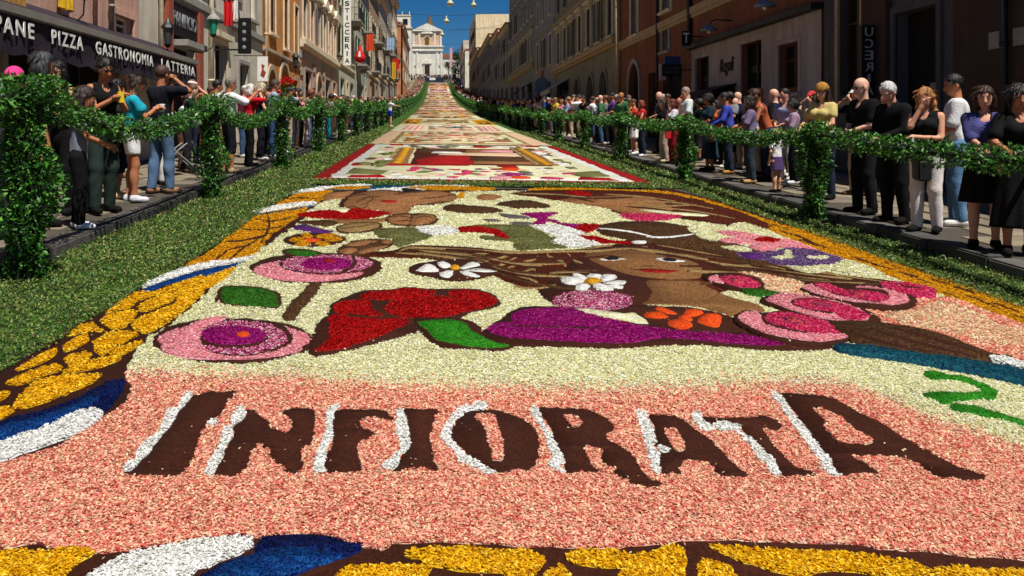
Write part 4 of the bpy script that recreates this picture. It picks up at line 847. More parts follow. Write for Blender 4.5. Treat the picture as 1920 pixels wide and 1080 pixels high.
def wall_mesh(name, U, H0, H1, holes, sgn, m, depth=.3):
    us = sorted({0, U} | {h[0] for h in holes} | {h[1] for h in holes}); vs = sorted({H0, H1} | {h[2] for h in holes} | {h[3] for h in holes})
    us = [u for u in us if 0 <= u <= U]; vs = [v for v in vs if H0 <= v <= H1]
    b = MB()
    for i in range(len(us) - 1):
        for j in range(len(vs) - 1):
            cu, cv = (us[i] + us[i + 1]) / 2, (vs[j] + vs[j + 1]) / 2
            if any(h[0] < cu < h[1] and h[2] < cv < h[3] for h in holes): continue
            b.add([(0, us[i], vs[j]), (0, us[i + 1], vs[j]), (0, us[i + 1], vs[j + 1]), (0, us[i], vs[j + 1])], [(0, 1, 2, 3) if sgn > 0 else (3, 2, 1, 0)])
    w = -sgn * depth
    for a, c, e, f in [h[:4] for h in holes]:
        for p, q in (((a, e), (a, f)), ((a, f), (c, f)), ((c, f), (c, e)), ((c, e), (a, e))):
            b.add([(0, p[0], p[1]), (0, q[0], q[1]), (w, q[0], q[1]), (w, p[0], p[1])], [(0, 1, 2, 3)])
    return b.mesh(name, m)
def window_part(parent, sgn, u0, u1, v0, v1, style, trim, shm=None):
    """window > pane, sash, shutter (two), sill, hood; all proportions real, in wall plane coordinates"""
    w, h = round(u1 - u0, 2), round(v1 - v0, 2); key = (w, h, style, trim.name, shm.name if shm else '', sgn)
    s = sgn
    if key not in WCACHE:
        r = []
        f = MB(); t = .13
        for a, b_, c, d in ((-t, 0, -t, h + t), (w, w + t, -t, h + t), (0, w, h, h + t)): f.box(min(s * -.02, s * .06), max(s * -.02, s * .06), a, b_, c, d)
        r.append(('window', f.mesh('window', trim), None))
        r.append(('pane', MB().box(*sorted((-s * .24, -s * .2)), 0, w, 0, h).mesh('pane', glass), 0))
        m = MB(); q = .05
        for a, b_, c, d in ((0, q, 0, h), (w - q, w, 0, h), (w / 2 - q * .6, w / 2 + q * .6, q, h - q), (q, w - q, 0, q), (q, w - q, h - q, h), (q, w / 2 - q * .6, h * .62, h * .62 + .035), (w / 2 + q * .6, w - q, h * .62, h * .62 + .035)):
            m.box(*sorted((-s * .2, -s * .15)), a, b_, c, d)
        r.append(('sash', m.mesh('sash', shm if shm and 'brown' in shm.name else white_trim), 0))
        r.append(('sill', MB().box(*sorted((-s * .02, s * .16)), -t - .06, w + t + .06, -t - .09, -t).mesh('sill', trim), 0))
        if 'open' in style or 'closed' in style:
            for k in (0, 1):
                b = MB(); sw = w / 2
                if 'open' in style: a0 = (-sw - .02 if k == 0 else w + .02); x0, x1 = s * .065, s * .105
                else: a0 = k * sw; x0, x1 = -s * .1, -s * .06
                fr = .06
                for a, b_, c, d in ((a0, a0 + fr, 0, h), (a0 + sw - fr, a0 + sw, 0, h), (a0 + fr, a0 + sw - fr, 0, fr), (a0 + fr, a0 + sw - fr, h - fr, h)): b.box(*sorted((x0, x1)), a, b_, c, d)
                n = int(h / .13)
                for i in range(n):
                    z = fr + (h - 2 * fr) * (i + .2) / n; xm = (x0 + x1) / 2
                    b.add([(xm - s * .015, a0 + fr, z + .07), (xm - s * .015, a0 + sw - fr, z + .07), (xm + s * .018, a0 + sw - fr, z), (xm + s * .018, a0 + fr, z)], [(0, 1, 2, 3)])
                r.append(('shutter', b.mesh('shutter', shm or greysh), 0))
        if 'hood' in style or 'pediment' in style:
            b = MB(); b.box(*sorted((0, s * .26)), -t - .2, w + t + .2, h + t + .12, h + t + .26)
            if 'pediment' in style: b.prism([(-t - .2, h + t + .262), (w + t + .2, h + t + .262), (w / 2, h + t + .75)], 0, *sorted((s * .01, s * .24)))
            for u in (-t - .02, w + t - .1): b.box(*sorted((0, s * .17)), u, u + .12, h + t - .25, h + t + .118)
            r.append(('hood', b.mesh('hood', trim), 0))
        WCACHE[key] = r
    first = None
    for nm, me, p in WCACHE[key]:
        if first is None: first = link(nm, me, parent, (0, u0, v0))
        else: link(nm, me, first)
    return first
def bld(side, X, y0, y1, ztop, wall, label, opens=(), roof=True, depth=9.0, base=None, cat='building', name='town_house', cornice=cream_trim, eave=.55, ridge=1.5):
    s = 1 if side == 'L' else -1
    zb = zp(X, y0) - .1
    e = empty(name, (X, y0, zb), label, cat, 'houses along the street')
    U = y1 - y0; H = ztop - zb
    holes = []
    for o in opens:
        k, a, b, c, d = o[:5]; c = zp(X, a) if c is None else c
        holes.append((a - y0, b - y0, c - zb, d - zb, k, o[5:] if len(o) > 5 else ()))
    link('wall', wall_mesh('wall', U, -1.5, H, holes, s, wall), e)
    b = MB(); b.box(*sorted((-s * .3, -s * depth)), .002, U - .002, -1.5, H - .002); link('side_walls', b.mesh('side_walls', wall), e)
    for a, c, v0, v1, k, op in holes:
        if k == 'win': window_part(e, s, a, c, v0, v1, op[0], op[1], op[2] if len(op) > 2 else None)
        elif k == 'hole': link('shade_sheet', MB().box(*sorted((-s * .29, -s * .26)), a, c, v0, v1).mesh('shade_sheet', darkin), e)  # near-black sheet stands in for the unlit room behind
        elif k in ('door', 'arch', 'shop'):
            tr = op[0] if op else grey_trim; w, h = c - a, v1 - v0
            if k == 'arch':
                R = w / 2; hs = h - R; pts = [(w / 2 + R * math.cos(t), hs + R * math.sin(t)) for t in np.linspace(0, math.pi, 13)]
                f = MB(); f.prism([(w + .002, hs)] + [(w + .002, h + .002), (w / 2, h + .002)] + pts[6::-1][::1], 0, *sorted((-s * .28, -s * .005))) if False else None
                for sg in (0, 1):
                    arc = pts[:7] if sg == 0 else pts[6:]
                    cx = w if sg == 0 else 0
                    for i in range(6):
                        p, q = arc[i], arc[i + 1]
                        f.prism([p, q, (q[0], h), (p[0], h)] if abs(p[0] - q[0]) > 1e-6 else [p, q, (cx, h)], 0, *sorted((-s * .28, -s * .004)))
                link('arch_spandrel', f.mesh('arch_spandrel', wall), e, (0, a, v0))
                f = MB(); t = .22
                o_ = [(w / 2 + (R + t) * math.cos(q), hs + (R + t) * math.sin(q)) for q in np.linspace(0, math.pi, 13)]
                for i in range(12): f.prism([pts[i], o_[i], o_[i + 1], pts[i + 1]], 0, *sorted((-s * .03, s * .07)))
                f.box(*sorted((-s * .03, s * .07)), -t, 0, 0, hs); f.box(*sorted((-s * .03, s * .07)), w, w + t, 0, hs)
                link('door_surround', f.mesh('door_surround', tr), e, (0, a, v0))
            else:
                t = .14; f = MB()
                for a_, b_, c_, d_ in ((-t, 0, 0, h + t), (w, w + t, 0, h + t), (0, w, h, h + t)): f.box(*sorted((-s * .02, s * .05)), a_, b_, c_, d_)
                link('door_surround' if k == 'door' else 'shop_surround', f.mesh('door_surround', tr), e, (0, a, v0))
            if k == 'shop':
                sf = link('shop_window', MB().box(*sorted((-s * .27, -s * .24)), 0, w, .35, h * .74).mesh('shop_window', glass), e, (0, a, v0))
                f = MB(); n = max(2, int(w / 1.2))
                for i in range(n + 1):
                    q = min(w - .06, i * w / n); f.box(*sorted((-s * .239, -s * .16)), q, q + .06, 0, h)
                f.box(*sorted((-s * .27, -s * .2)), 0, w, 0, .35); f.box(*sorted((-s * .27, -s * .2)), 0, w, h * .74, h * .8)
                link('shop_frame', f.mesh('shop_frame', iron), sf); link('fanlight', MB().box(*sorted((-s * .28, -s * .25)), 0, w, h * .8, h).mesh('fanlight', darkin), sf)
            else:
                dr = link('door', MB().box(*sorted((-s * .28, -s * .24)), 0, w, 0, h).mesh('door', darkin if 'dark' in op else doorwood), e, (0, a, v0))  # entries marked dark get the near-black shade sheet instead of door wood
                if 'dark' not in op:
                    for i in range(2):
                        for j in range(3):
                            link('door_panel', MB().box(*sorted((-s * .24, -s * .215)), .08 + i * w / 2, w / 2 - .08 + i * w / 2, h * (.04 + j * .27), h * (.26 + j * .27)).mesh('door_panel', doorwood, bevel=.008), dr)
                    link('handle', MB().tube([(-s * .2, w / 2 + .06, 1.0), (-s * .2, w / 2 + .06, 1.18)], .012, 6).mesh('handle', zinc), dr)
    if roof:
        b = MB(); b.prism([(-s * -.55, H + .02), (-s * -.55, H + .12), (-s * depth * .5, H + 1.4), (-s * depth, H + .12), (-s * depth, H + .02)], 1, -.1, U + .1) if False else None
        P = [(s * eave, H + .06), (s * eave, H + .16), (-s * depth * .5, H + max(ridge, .2)), (-s * depth, H + .16), (-s * depth, H + .06)]
        n = 5; V = [(p[0], -.08, p[1]) for p in P] + [(p[0], U + .08, p[1]) for p in P]
        b.add(V, [tuple(range(n)), tuple(range(n, 2 * n))[::-1]] + [(i, (i + 1) % n, n + (i + 1) % n, n + i) for i in range(n)])
        link('roof', b.mesh('roof', tile), e)
        link('cornice', MB().box(*sorted((-s * .01, s * eave * .55)), 0, U, H - .35, H - .15).box(*sorted((-s * .01, s * eave * .76)), 0, U, H - .148, H + .058).mesh('cornice', cornice), e)
    return e
def course(e, z, h, d0, d1, s, m=cream_trim, out=.12, name='string_course'):
    zb = e.location.z; y0 = e.location.y
    return link(name, MB().box(*sorted((-s * .01, s * out)), d0 - y0, d1 - y0, z - zb, z - zb + h).box(*sorted((-s * .01, s * out * .6)), d0 - y0, d1 - y0, z - zb - h * .5, z - zb - .001).mesh(name, m), e)
def pipe(e, d, z0, z1, s, m=zinc, r=.055):
    zb = e.location.z; y = d - e.location.y
    p = MB().tube([(s * .1, y, z0 - zb), (s * .1, y, z1 - zb)], r, 8)
    for q in np.arange(z0 + .6, z1, 1.9): p.tube([(s * .1, y, q - zb), (s * .1, y, q - zb + .06)], r * 1.25, 8)
    return link('downpipe', p.mesh('downpipe', m, smooth=True), e)
def balcony(e, s, d0, d1, z, m=grey_trim, rail=iron):
    zb = e.location.z; y0 = e.location.y; u0, u1, v = d0 - y0, d1 - y0, z - zb
    b = link('balcony', MB().box(*sorted((-s * .01, s * .95)), u0, u1, v - .16, v).box(*sorted((0, s * .6)), u0 + .2, u0 + .4, v - .5, v - .161).box(*sorted((0, s * .6)), u1 - .4, u1 - .2, v - .5, v - .161).mesh('balcony', m), e)
    r = MB(); r.tube([(s * .02, u0 + .04, v + .95), (s * .9, u0 + .04, v + .95), (s * .9, u1 - .04, v + .95), (s * .02, u1 - .04, v + .95)], .025, 6)
    n = int((u1 - u0) / .14)
    for i in range(n + 1):
        u = u0 + .05 + (u1 - u0 - .1) * i / n; r.tube([(s * .9, u, v), (s * .9, u, v + .94)], .011, 4, False)
    for i in range(6):
        for u in (u0 + .04, u1 - .04): r.tube([(s * (.1 + i * .14), u, v), (s * (.1 + i * .14), u, v + .94)], .011, 4, False)
    link('railing', r.mesh('railing', rail), b); return b
def row(y0, y1, n, z0, h, w, style, trim=cream_trim, sh=None, skip=()):
    def st():
        q = random.random(); return style if q < .62 or 'plain' in style else style.replace('closed', 'open') if q < .8 else style.replace('open', 'closed') if q < .92 else style.replace('open', 'plain').replace('closed', 'plain')
    return [('win', y0 + (y1 - y0) * (i + .5) / n - w / 2, y0 + (y1 - y0) * (i + .5) / n + w / 2, z0, z0 + h, st(), trim, sh) for i in range(n) if i not in skip]
def sign_text(txt, m, parent, side, X, d0, d1, z0, z1, out=.02, ext=.012, shear=0, name='lettering', bold=0.0, space=1.0):
    """flat lettering on a wall facing the street"""
    me = text_mesh(txt, m, ext, shear, bold, space); s = 1 if side == 'L' else -1
    o = link(name, me, None)
    if side == 'L': M = Matrix(((0, 0, 1, X + out), (d1 - d0, 0, 0, d0), (0, z1 - z0, 0, z0), (0, 0, 0, 1)))
    else: M = Matrix(((0, 0, -1, X - out), (-(d1 - d0), 0, 0, d1), (0, z1 - z0, 0, z0), (0, 0, 0, 1)))
    me.transform(M); me.update()
    if parent is not None:
        me.transform(Matrix.Translation(-Vector(parent.location))); o.parent = parent
    return o
def face_text(txt, m, parent, X0, X1, d, z0, z1, mirror=False, ext=.01):
    """lettering on a board that faces down the street"""
    me = text_mesh(txt, m, ext); sx = (X0 - X1) if mirror else (X1 - X0)
    me.transform(Matrix(((sx, 0, 0, X1 if mirror else X0), (0, 0, -1, d), (0, z1 - z0, 0, z0), (0, 0, 0, 1)))); o = link('lettering', me, parent)
    if parent is not None: me.transform(Matrix.Translation(-Vector(parent.location)))
    return o
rosy = plaster('rosy_plaster', (212, 168, 148)); beige = plaster('beige_plaster', (212, 204, 184)); greyg = plaster('grey_green_plaster', (184, 186, 170)); orange = plaster('ochre_plaster', (206, 138, 68)); stonew = plaster('worn_stone', (188, 168, 142), .35)
pinkb = plaster('pinkish_plaster', (208, 164, 138)); paleg = plaster('pale_green_plaster', (196, 198, 172)); terra = mat('terracotta_frame', (150, 78, 58), .8, .3, 4, .2)
# left side
L1 = bld('L', WL, 4.0, 18.7, 12.2, rosy, 'rosy plastered house with dark shop awning at the left edge', [('win', 17.15, 18.3, 3.72, 4.22, 'plain', rosy), ('shop', 8.2, 12.4, None, 3.05), ('shop', 12.9, 17.4, None, 3.05)] + row(4.5, 18, 4, 6.2, 2.0, 1.1, 'open', cream_trim, greensh))
pipe(L1, 16.9, 3.7, 12, 1); pipe(L1, 16.1, 3.7, 12, 1, rosy, .04)
L2 = bld('L', WL, 18.704, 32, 12.6, beige, 'beige house with terracotta framed shop front beside the rosy house', [('hole', 20.78, 23.1, None, 5.1), ('door', 25.0, 26.5, None, 4.5, cream_trim, 'dark'), ('door', 28.2, 29.6, None, 4.1, grey_trim, 'dark'), ('win', 29.8, 30.7, 6.0, 7.7, 'plain', grey_trim)] + row(19.5, 29, 3, 6.4, 2.0, 1.1, 'open', grey_trim, greysh))
course(L2, 5.25, .2, 20.2, 31.9, 1, grey_trim); pipe(L2, 24.4, .7, 12, 1, cream_trim, .08); pipe(L2, 19.95, .7, 12, 1, cream_trim, .06)
z_ = L2.location.z
for a in (20.4, 23.1): link('shop_pillar', MB().box(-.01, .14, a - 18.704, a + .36 - 18.704, 0, 5.12 - z_).mesh('shop_pillar', terra), L2)
link('shop_board', MB().box(-.2, .06, 2.08, 4.39, 4.25 - z_, 5.1 - z_).mesh('shop_board', black_paint), L2); sign_text('PANIFICIO', mat('dim_lettering', (120, 122, 128), .6, .1, 5), L2, 'L', WL, 20.95, 22.95, 4.5, 4.88, .07)
link('shop_ledge', MB().box(-.1, .5, 2.1, 3.9, 3.92 - z_, 4.08 - z_).mesh('shop_ledge', grey_trim), L2)
link('door_lintel', MB().box(-.01, .22, 25 - 18.9 - .1, 26.5 - 18.704 + .25, 4.66 - z_, 4.84 - z_).mesh('door_lintel', cream_trim), L2)
L3 = bld('L', WL, 32.004, 40.8, 13.4, orange, 'ochre house with tall cream framed windows on the left', [('win', 33.4, 34.5, 5.95, 8.4, 'closed', cream_trim, brownsh), ('win', 36.5, 37.6, 5.6, 8.2, 'closed', cream_trim, brownsh), ('win', 39.2, 40.2, 5.4, 7.9, 'closed', cream_trim, brownsh), ('arch', 35.6, 37.6, None, 4.75, stonew, 'dark'), ('arch', 32.9, 34.6, None, 4.3, stonew), ('door', 38.6, 40.0, None, 4.2, stonew, 'dark')] + row(32.2, 40.6, 3, 9.8, 2.0, 1.0, 'closed', cream_trim, brownsh))
course(L3, 5.0, .12, 32.1, 40.7, 1, stonew); pipe(L3, 32.25, 1.2, 13, 1, cream_trim, .07)
L4 = bld('L', WL, 40.804, 56.2, 14.6, pinkb, 'pinkish house with pediment windows over a rusticated base', [('shop', 42.4, 44.6, None, 5.0), ('arch', 46.6, 48.4, None, 5.0, stonew, 'dark'), ('shop', 50.2, 52.4, None, 5.0), ('door', 53.8, 55.2, None, 5.0, stonew, 'dark')] + row(41, 56, 6, 6.75, 2.35, 1.05, 'closed pediment', cream_trim, greysh) + row(41, 56, 6, 11.0, 1.9, 1.05, 'open', cream_trim, greysh))
course(L4, 6.2, .28, 40.9, 56.1, 1, cream_trim, .3)
blk = [MB().box(-.02, .07, .02, .93, .02, .43).mesh('stone_block', m, bevel=.02) for m in (stonew, grey_trim)]
for j in range(9):
    for i in range(17):
        u = i * .95 - (.47 if j % 2 else 0); v = .2 + j * .45
        if u < 0 or u > 14.4: continue
        dd = 40.804 + u
        if any(a - .28 < dd + .47 + k < b + .28 for a, b in ((42.4, 44.6), (46.6, 48.4), (50.2, 52.4), (53.8, 55.2)) for k in (-.45, 0, .45)) and L4.location.z + v < 5.05: continue
        link('stone_block', blk[(i * 3 + j) % 4 == 0], L4, (0, u, v))
L5 = bld('L', WL, 56.204, 68.4, 15.6, paleg, 'pale green house with a balcony and pastry shop sign', [('shop', 58, 60.4, None, 5.6), ('door', 62, 63.4, None, 5.5, cream_trim), ('shop', 64.6, 67, None, 5.6)] + row(56.5, 68, 4, 7.4, 2.1, 1.1, 'open', cream_trim, greensh) + row(56.5, 68, 4, 11.0, 2.2, 1.1, 'closed', cream_trim, greensh))
course(L5, 6.6, .2, 56.3, 68.3, 1); balcony(L5, 1, 63.6, 67.4, 10.7)
L6 = bld('L', WL, 68.404, 82.3, 16.0, greyg, 'grey green house with long balconies further up on the left', [('shop', 70, 72.4, None, 6.0), ('shop', 74, 76.4, None, 6.0), ('door', 78.2, 79.6, None, 6.0, cream_trim)] + row(68.6, 82, 5, 7.9, 2.2, 1.1, 'closed', cream_trim, greensh) + row(68.6, 82, 5, 11.6, 2.1, 1.1, 'open', cream_trim, greensh))
balcony(L6, 1, 69.5, 74, 7.6); balcony(L6, 1, 76, 81, 11.3)
specs = [(82.3, 97, 17.6, (178, 142, 112), 'peach house with grey shutters midway up the left side', greysh), (97, 113, 18.6, (184, 172, 152), 'cream house with brown shutters beyond the peach house', brownsh), (113, 129, 22.4, (150, 140, 126), 'tall grey house near the end of the left row', greysh), (129, 143, 24.0, (176, 150, 124), 'tallest house at the end of the left row', brownsh)]
for i, (a, b, zt, c, lb, sh_) in enumerate(specs):
    m = plaster('plaster_left_%s' % lb.split()[0], c); z0 = zp(WL, (a + b) / 2); n = 5
    ops = [('shop', a + 1.5, a + 3.6, z0 + .2, z0 + 3.2), ('door', a + 6, a + 7.4, z0 + .2, z0 + 3.2, cream_trim), ('shop', a + 9.5, a + 12, z0 + .2, z0 + 3.2)]
    k = 0; z = z0 + 4.6
    while z + 2.6 < zt: ops += row(a + .2, b - .2, n, z, 2.0, 1.1, 'closed' if (k + i) % 2 else 'open', cream_trim, sh_); z += 3.7; k += 1
    e = bld('L', WL, a + .004, b, zt, m, lb, ops); course(e, z0 + 3.9, .22, a + .1, b - .1, 1)
    balcony(e, 1, a + 3, a + 7, z0 + 4.4); balcony(e, 1, a + 8.5, a + 13, z0 + 8.1)
L10 = bld('L', -6.15, 147, 166, 21.2, plaster('apricot_plaster', (206, 138, 92)), 'narrow apricot house jutting out at the end of the left row', row(147.5, 165.5, 5, 11.6, 2, 1.1, 'closed', cream_trim, brownsh) + row(147.5, 165.5, 5, 15.4, 2, 1.1, 'closed', cream_trim, brownsh))
bld('L', -9.6, 166.1, 214, 26, plaster('umber_plaster', (120, 100, 86)), 'brown house set back far up the left side', row(167, 213, 10, 15, 2, 1.2, 'closed', cream_trim, brownsh) + row(167, 213, 10, 19, 2, 1.2, 'closed', cream_trim, brownsh))
bld('L', -9.6, 214.1, 286, 31, plaster('faded_plaster', (176, 152, 130)), 'faded tan house set back beyond the brown one', row(215, 285, 16, 19, 2, 1.2, 'closed', cream_trim, brownsh) + row(215, 285, 16, 23.5, 2, 1.2, 'closed', cream_trim, brownsh))
# right side (in its own shadow)
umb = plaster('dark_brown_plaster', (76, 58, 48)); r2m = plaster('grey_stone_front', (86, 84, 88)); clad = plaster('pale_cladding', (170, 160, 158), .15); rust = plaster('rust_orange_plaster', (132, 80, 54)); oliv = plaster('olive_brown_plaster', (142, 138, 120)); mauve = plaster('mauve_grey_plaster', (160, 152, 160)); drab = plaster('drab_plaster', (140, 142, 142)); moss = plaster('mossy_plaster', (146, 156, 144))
R1 = bld('R', WR, 4, 13.8, 5.6, umb, 'dark brown house in shade at the right edge', eave=.2, opens=[('door', 6, 7.4, None, 3.2, grey_trim, 'dark'), ('win', 9.5, 10.6, 3.7, 5.0, 'closed', grey_trim, brownsh), ('win', 8.0, 9.1, 3.7, 5.0, 'closed', grey_trim, brownsh)])  # roof out of view, kept low with short eaves so sun reaches the pavement
pipe(R1, 12.42, .5, 5.2, -1, iron); z_ = R1.location.z
for a in (12.06, 12.6): link('plaque', MB().box(-.05, -.01, a - 4, a - 4 + .24, 2.98 - z_, 3.25 - z_).mesh('plaque', grey_trim), R1)
R2 = bld('R', WR, 13.804, 18.36, 5.9, r2m, 'grey stone shop front with a tall dark doorway on the right', eave=.2, opens=[('door', 14.2, 15.5, None, 3.95, r2m, 'dark'), ('win', 16.75, 17.65, 2.45, 4.95, 'plain', ochre_trim, brownsh)])  # unseen top lowered likewise to let sunlight onto the pavement
link('pilaster', MB().box(-.12, .01, 1.85, 2.75, 0, 5.5 - R2.location.z).mesh('pilaster', umb), R2); link('glass_board', MB().box(.2, .23, .5, .95, .9, 2.0).mesh('glass_board', greysh), R2)
R3 = bld('R', WR, 18.364, 39, 9.0, rust, 'rust orange house over a pale clad gift shop on the right', eave=.2, opens=[('win', 19.6, 20.75, 2.75, 3.9, 'plain', clad, brownsh), ('shop', 21.8, 23.3, None, 4.2, clad), ('hole', 23.7, 25.8, 1.6, 3.1), ('shop', 26.0, 27.4, None, 4.15, clad), ('arch', 35.0, 36.9, None, 4.75, grey_trim, 'dark'), ('hole', 29.0, 31.4, None, 4.1), ('hole', 32.4, 33.6, None, 4.1), ('win', 35.3, 36.5, 6.15, 8.3, 'closed', cream_trim, greysh), ('win', 30.5, 31.4, 4.92, 5.75, 'closed', grey_trim, greysh), ('win', 30.3, 31.5, 6.5, 8.3, 'closed', cream_trim, greysh), ('win', 25.6, 26.8, 6.5, 8.3, 'closed', cream_trim, greysh), ('win', 20.8, 22, 6.5, 8.3, 'closed', cream_trim, greysh)])  # eaves out of view, shortened to narrow the shadow on the pavement
z_ = R3.location.z; course(R3, 5.75, .25, 18.5, 38.9, -1, ochre_trim)
ops = [(19.6 - .14, 20.75 + .14, 2.6, 4.04), (21.66, 23.44, 0, 4.34), (23.7, 25.8, 1.6, 3.1), (25.86, 27.54, 0, 4.29)]
cl_ = wall_mesh('shop_cladding', 27.75 - 18.4, .4, 4.5 - z_, [(a - 18.4, b - 18.4, max(.4, c - z_), d - z_) for a, b, c, d in ops], -1, clad, .05)
link('shop_cladding', cl_, R3, (-.05, .04, 0)); link('shop_cornice', MB().box(-.3, 0, .03, 9.45, 4.505 - z_, 4.66 - z_).mesh('shop_cornice', black_paint), R3)
sign_text('Regali', black_paint, R3, 'R', WR, 23.75, 24.95, 3.36, 3.92, .07, .012, .35)
pipe(R3, 38.7, 1.4, 8.6, -1, ochre_trim, .13); pipe(R3, 31.9, 1.4, 8.6, -1, iron); pipe(R3, 27.85, 4.7, 8.6, -1, iron, .09)
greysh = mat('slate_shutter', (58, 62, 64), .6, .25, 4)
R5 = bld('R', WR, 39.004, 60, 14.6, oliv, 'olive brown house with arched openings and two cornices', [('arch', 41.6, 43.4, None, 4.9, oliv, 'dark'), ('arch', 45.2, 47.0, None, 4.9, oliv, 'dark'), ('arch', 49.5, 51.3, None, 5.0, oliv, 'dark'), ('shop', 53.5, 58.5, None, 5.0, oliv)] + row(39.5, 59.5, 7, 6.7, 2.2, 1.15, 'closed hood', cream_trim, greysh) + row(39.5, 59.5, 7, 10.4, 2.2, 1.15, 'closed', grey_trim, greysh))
course(R5, 6.05, .3, 39.1, 59.9, -1, ochre_trim, .32); course(R5, 9.45, .22, 39.1, 59.9, -1, ochre_trim, .2)
R6 = bld('R', WR, 60.004, 72, 17.0, mauve, 'mauve grey house beyond the olive brown one', [('shop', 62, 65, None, 5.6), ('shop', 67, 70.4, None, 5.8)] + row(60.3, 71.7, 3, 7.0, 2.3, 1.2, 'closed', cream_trim, greysh) + row(60.3, 71.7, 3, 11.0, 1.9, 1.1, 'plain', cream_trim) + row(60.3, 71.7, 3, 13.9, 1.8, 1.1, 'plain', cream_trim))
course(R6, 9.9, .25, 60.1, 71.9, -1, grey_trim)
R7 = bld('R', WR, 72.004, 97, 18.4, drab, 'tall drab house with rows of shutters on the right', [('shop', 74 + i * 6, 76.6 + i * 6, zp(WR, 75 + 6 * i), zp(WR, 75 + 6 * i) + 3) for i in range(4)] + row(72.4, 96.6, 8, 8.6, 2.2, 1.15, 'closed hood', cream_trim, greysh) + row(72.4, 96.6, 8, 12.6, 2.2, 1.15, 'closed', cream_trim, greysh) + row(72.4, 96.6, 8, 16, 1.5, 1.1, 'plain', cream_trim))
course(R7, 7.7, .3, 72.1, 96.9, -1, ochre_trim, .25); course(R7, 11.6, .22, 72.1, 96.9, -1, grey_trim)
for a, b, zt, m, lb in ((97, 111, 14.9, moss, 'low mossy grey house after the tall drab one'), (111, 128, 16.0, drab, 'narrow drab house below the tall cream gable'), (128, 166, 17.4, plaster('slate_plaster', (122, 128, 134)), 'long slate grey house before the tall cream gable'), (166, 207.9, 19.2, plaster('umber_grey_plaster', (130, 122, 114)), 'long umber grey house touching the tall cream gable')):
    z0 = zp(WR, (a + b) / 2); n = int((b - a) / 3.6)
    bld('R', WR, a + .004, b, zt, m, lb, [('shop', a + 2 + i * 7, a + 4.6 + i * 7, zp(WR, a + 3 + 7 * i), zp(WR, a + 3 + 7 * i) + 2.9) for i in range(int((b - a) / 7))] + row(a + .3, b - .3, n, z0 + 4.3, 2.0, 1.1, 'closed', grey_trim, greysh) + (row(a + .3, b - .3, n, z0 + 7.6, 1.7, 1.1, 'closed', grey_trim, greysh) if zt - z0 > 10 else []), ridge=.2)
creamw = plaster('cream_gable_plaster', (242, 222, 182), .1)
bld('R', 10.2, 208.004, 243, 32.5, creamw, 'large cream block with a blank sunlit gable', row(209, 242, 8, 18.0, 2, 1.2, 'closed', grey_trim, greysh) + row(209, 242, 8, 22.4, 2, 1.2, 'closed', grey_trim, greysh) + row(209, 242, 8, 26.8, 2, 1.2, 'closed', grey_trim, greysh), roof=False)
W12 = plaster('white_end_wall', (236, 230, 214), .1)
bld('R', 8.9, 250, 276, 27.2, W12, 'white walled house jutting out near the top of the street', row(251, 275, 5, 19, 2, 1.2, 'closed', grey_trim, greysh) + row(251, 275, 5, 23, 2, 1.2, 'closed', grey_trim, greysh))
bld('R', 9.3, 276.1, 312, 33.5, plaster('pale_upper_plaster', (214, 208, 192), .1), 'pale tall house behind the jutting white one', row(277, 311, 7, 24, 2, 1.2, 'closed', grey_trim, greysh) + row(277, 311, 7, 28, 2, 1.2, 'closed', grey_trim, greysh), roof=False)
# ---------------------------------------------------------------- church, tower and the top of the street
chw = plaster('church_white', (240, 234, 222), .1); chp = plaster('church_apricot', (228, 188, 156), .14)
ZC_ = 25.6; D = 340.0; ch = empty('church', (-3.7, D, ZC_), 'white and apricot church with pediment closing the street', 'church')
link('lower_front', MB().box(-6.65, 6.65, 0, 22, -1, 10.6).mesh('lower_front', chw), ch); link('upper_front', MB().box(-6.3, 6.3, .3, 20, 13.0, 19.2).mesh('upper_front', chp), ch)
link('cornice', MB().box(-6.9, 6.9, -.5, .3, 10.6, 11.2).box(-6.75, 6.75, -.25, 20, 11.201, 12.4).box(-7.0, 7.0, -.6, .3, 12.401, 13.0).mesh('cornice', chw), ch)
link('pediment', MB().prism([(-6.7, 19.5), (6.7, 19.5), (0, 22.6)], 1, -.1, 20).box(-6.8, 6.8, -.4, 20, 19.2, 19.499).mesh('pediment', chw), ch)
link('gable_trim', MB().prism([(-2.4, 18.5), (2.4, 18.5), (0, 20.2)], 1, -.3, .29).box(-2.6, 2.6, -.35, .29, 18.1, 18.499).mesh('gable_trim', chw), ch)
for x in (-5.85, -3.3, 3.3, 5.85): link('pilaster', MB().box(x - .42, x + .42, .02, .3, 13.01, 19.19).mesh('pilaster', chw), ch)
for x in (-6.1, -4.3, 4.3, 6.1): link('pilaster', MB().box(x - .4, x + .4, -.25, -.001, -.9, 10.59).mesh('pilaster', chw), ch)
ag = MB(); ag.prism([(-.85, 13.4), (.85, 13.4), (.85, 16.2)] + [(.85 * math.cos(t), 16.2 + .85 * math.sin(t)) for t in np.linspace(.2, math.pi - .2, 7)] + [(-.85, 16.2)], 1, .1, .299); link('arched_window', ag.mesh('arched_window', mat('amber_glass', (110, 92, 40), .3, .3, 2)), ch)
wf = MB(); [wf.prism([(1.15 * math.cos(a), 16.2 + 1.15 * math.sin(a)), (.87 * math.cos(a), 16.2 + .87 * math.sin(a)), (.87 * math.cos(b), 16.2 + .87 * math.sin(b)), (1.15 * math.cos(b), 16.2 + 1.15 * math.sin(b))], 1, .0, .29) for a, b in zip(np.linspace(0, math.pi, 9)[:-1], np.linspace(0, math.pi, 9)[1:])]; link('window_arch', wf.mesh('window_arch', chw), ch)
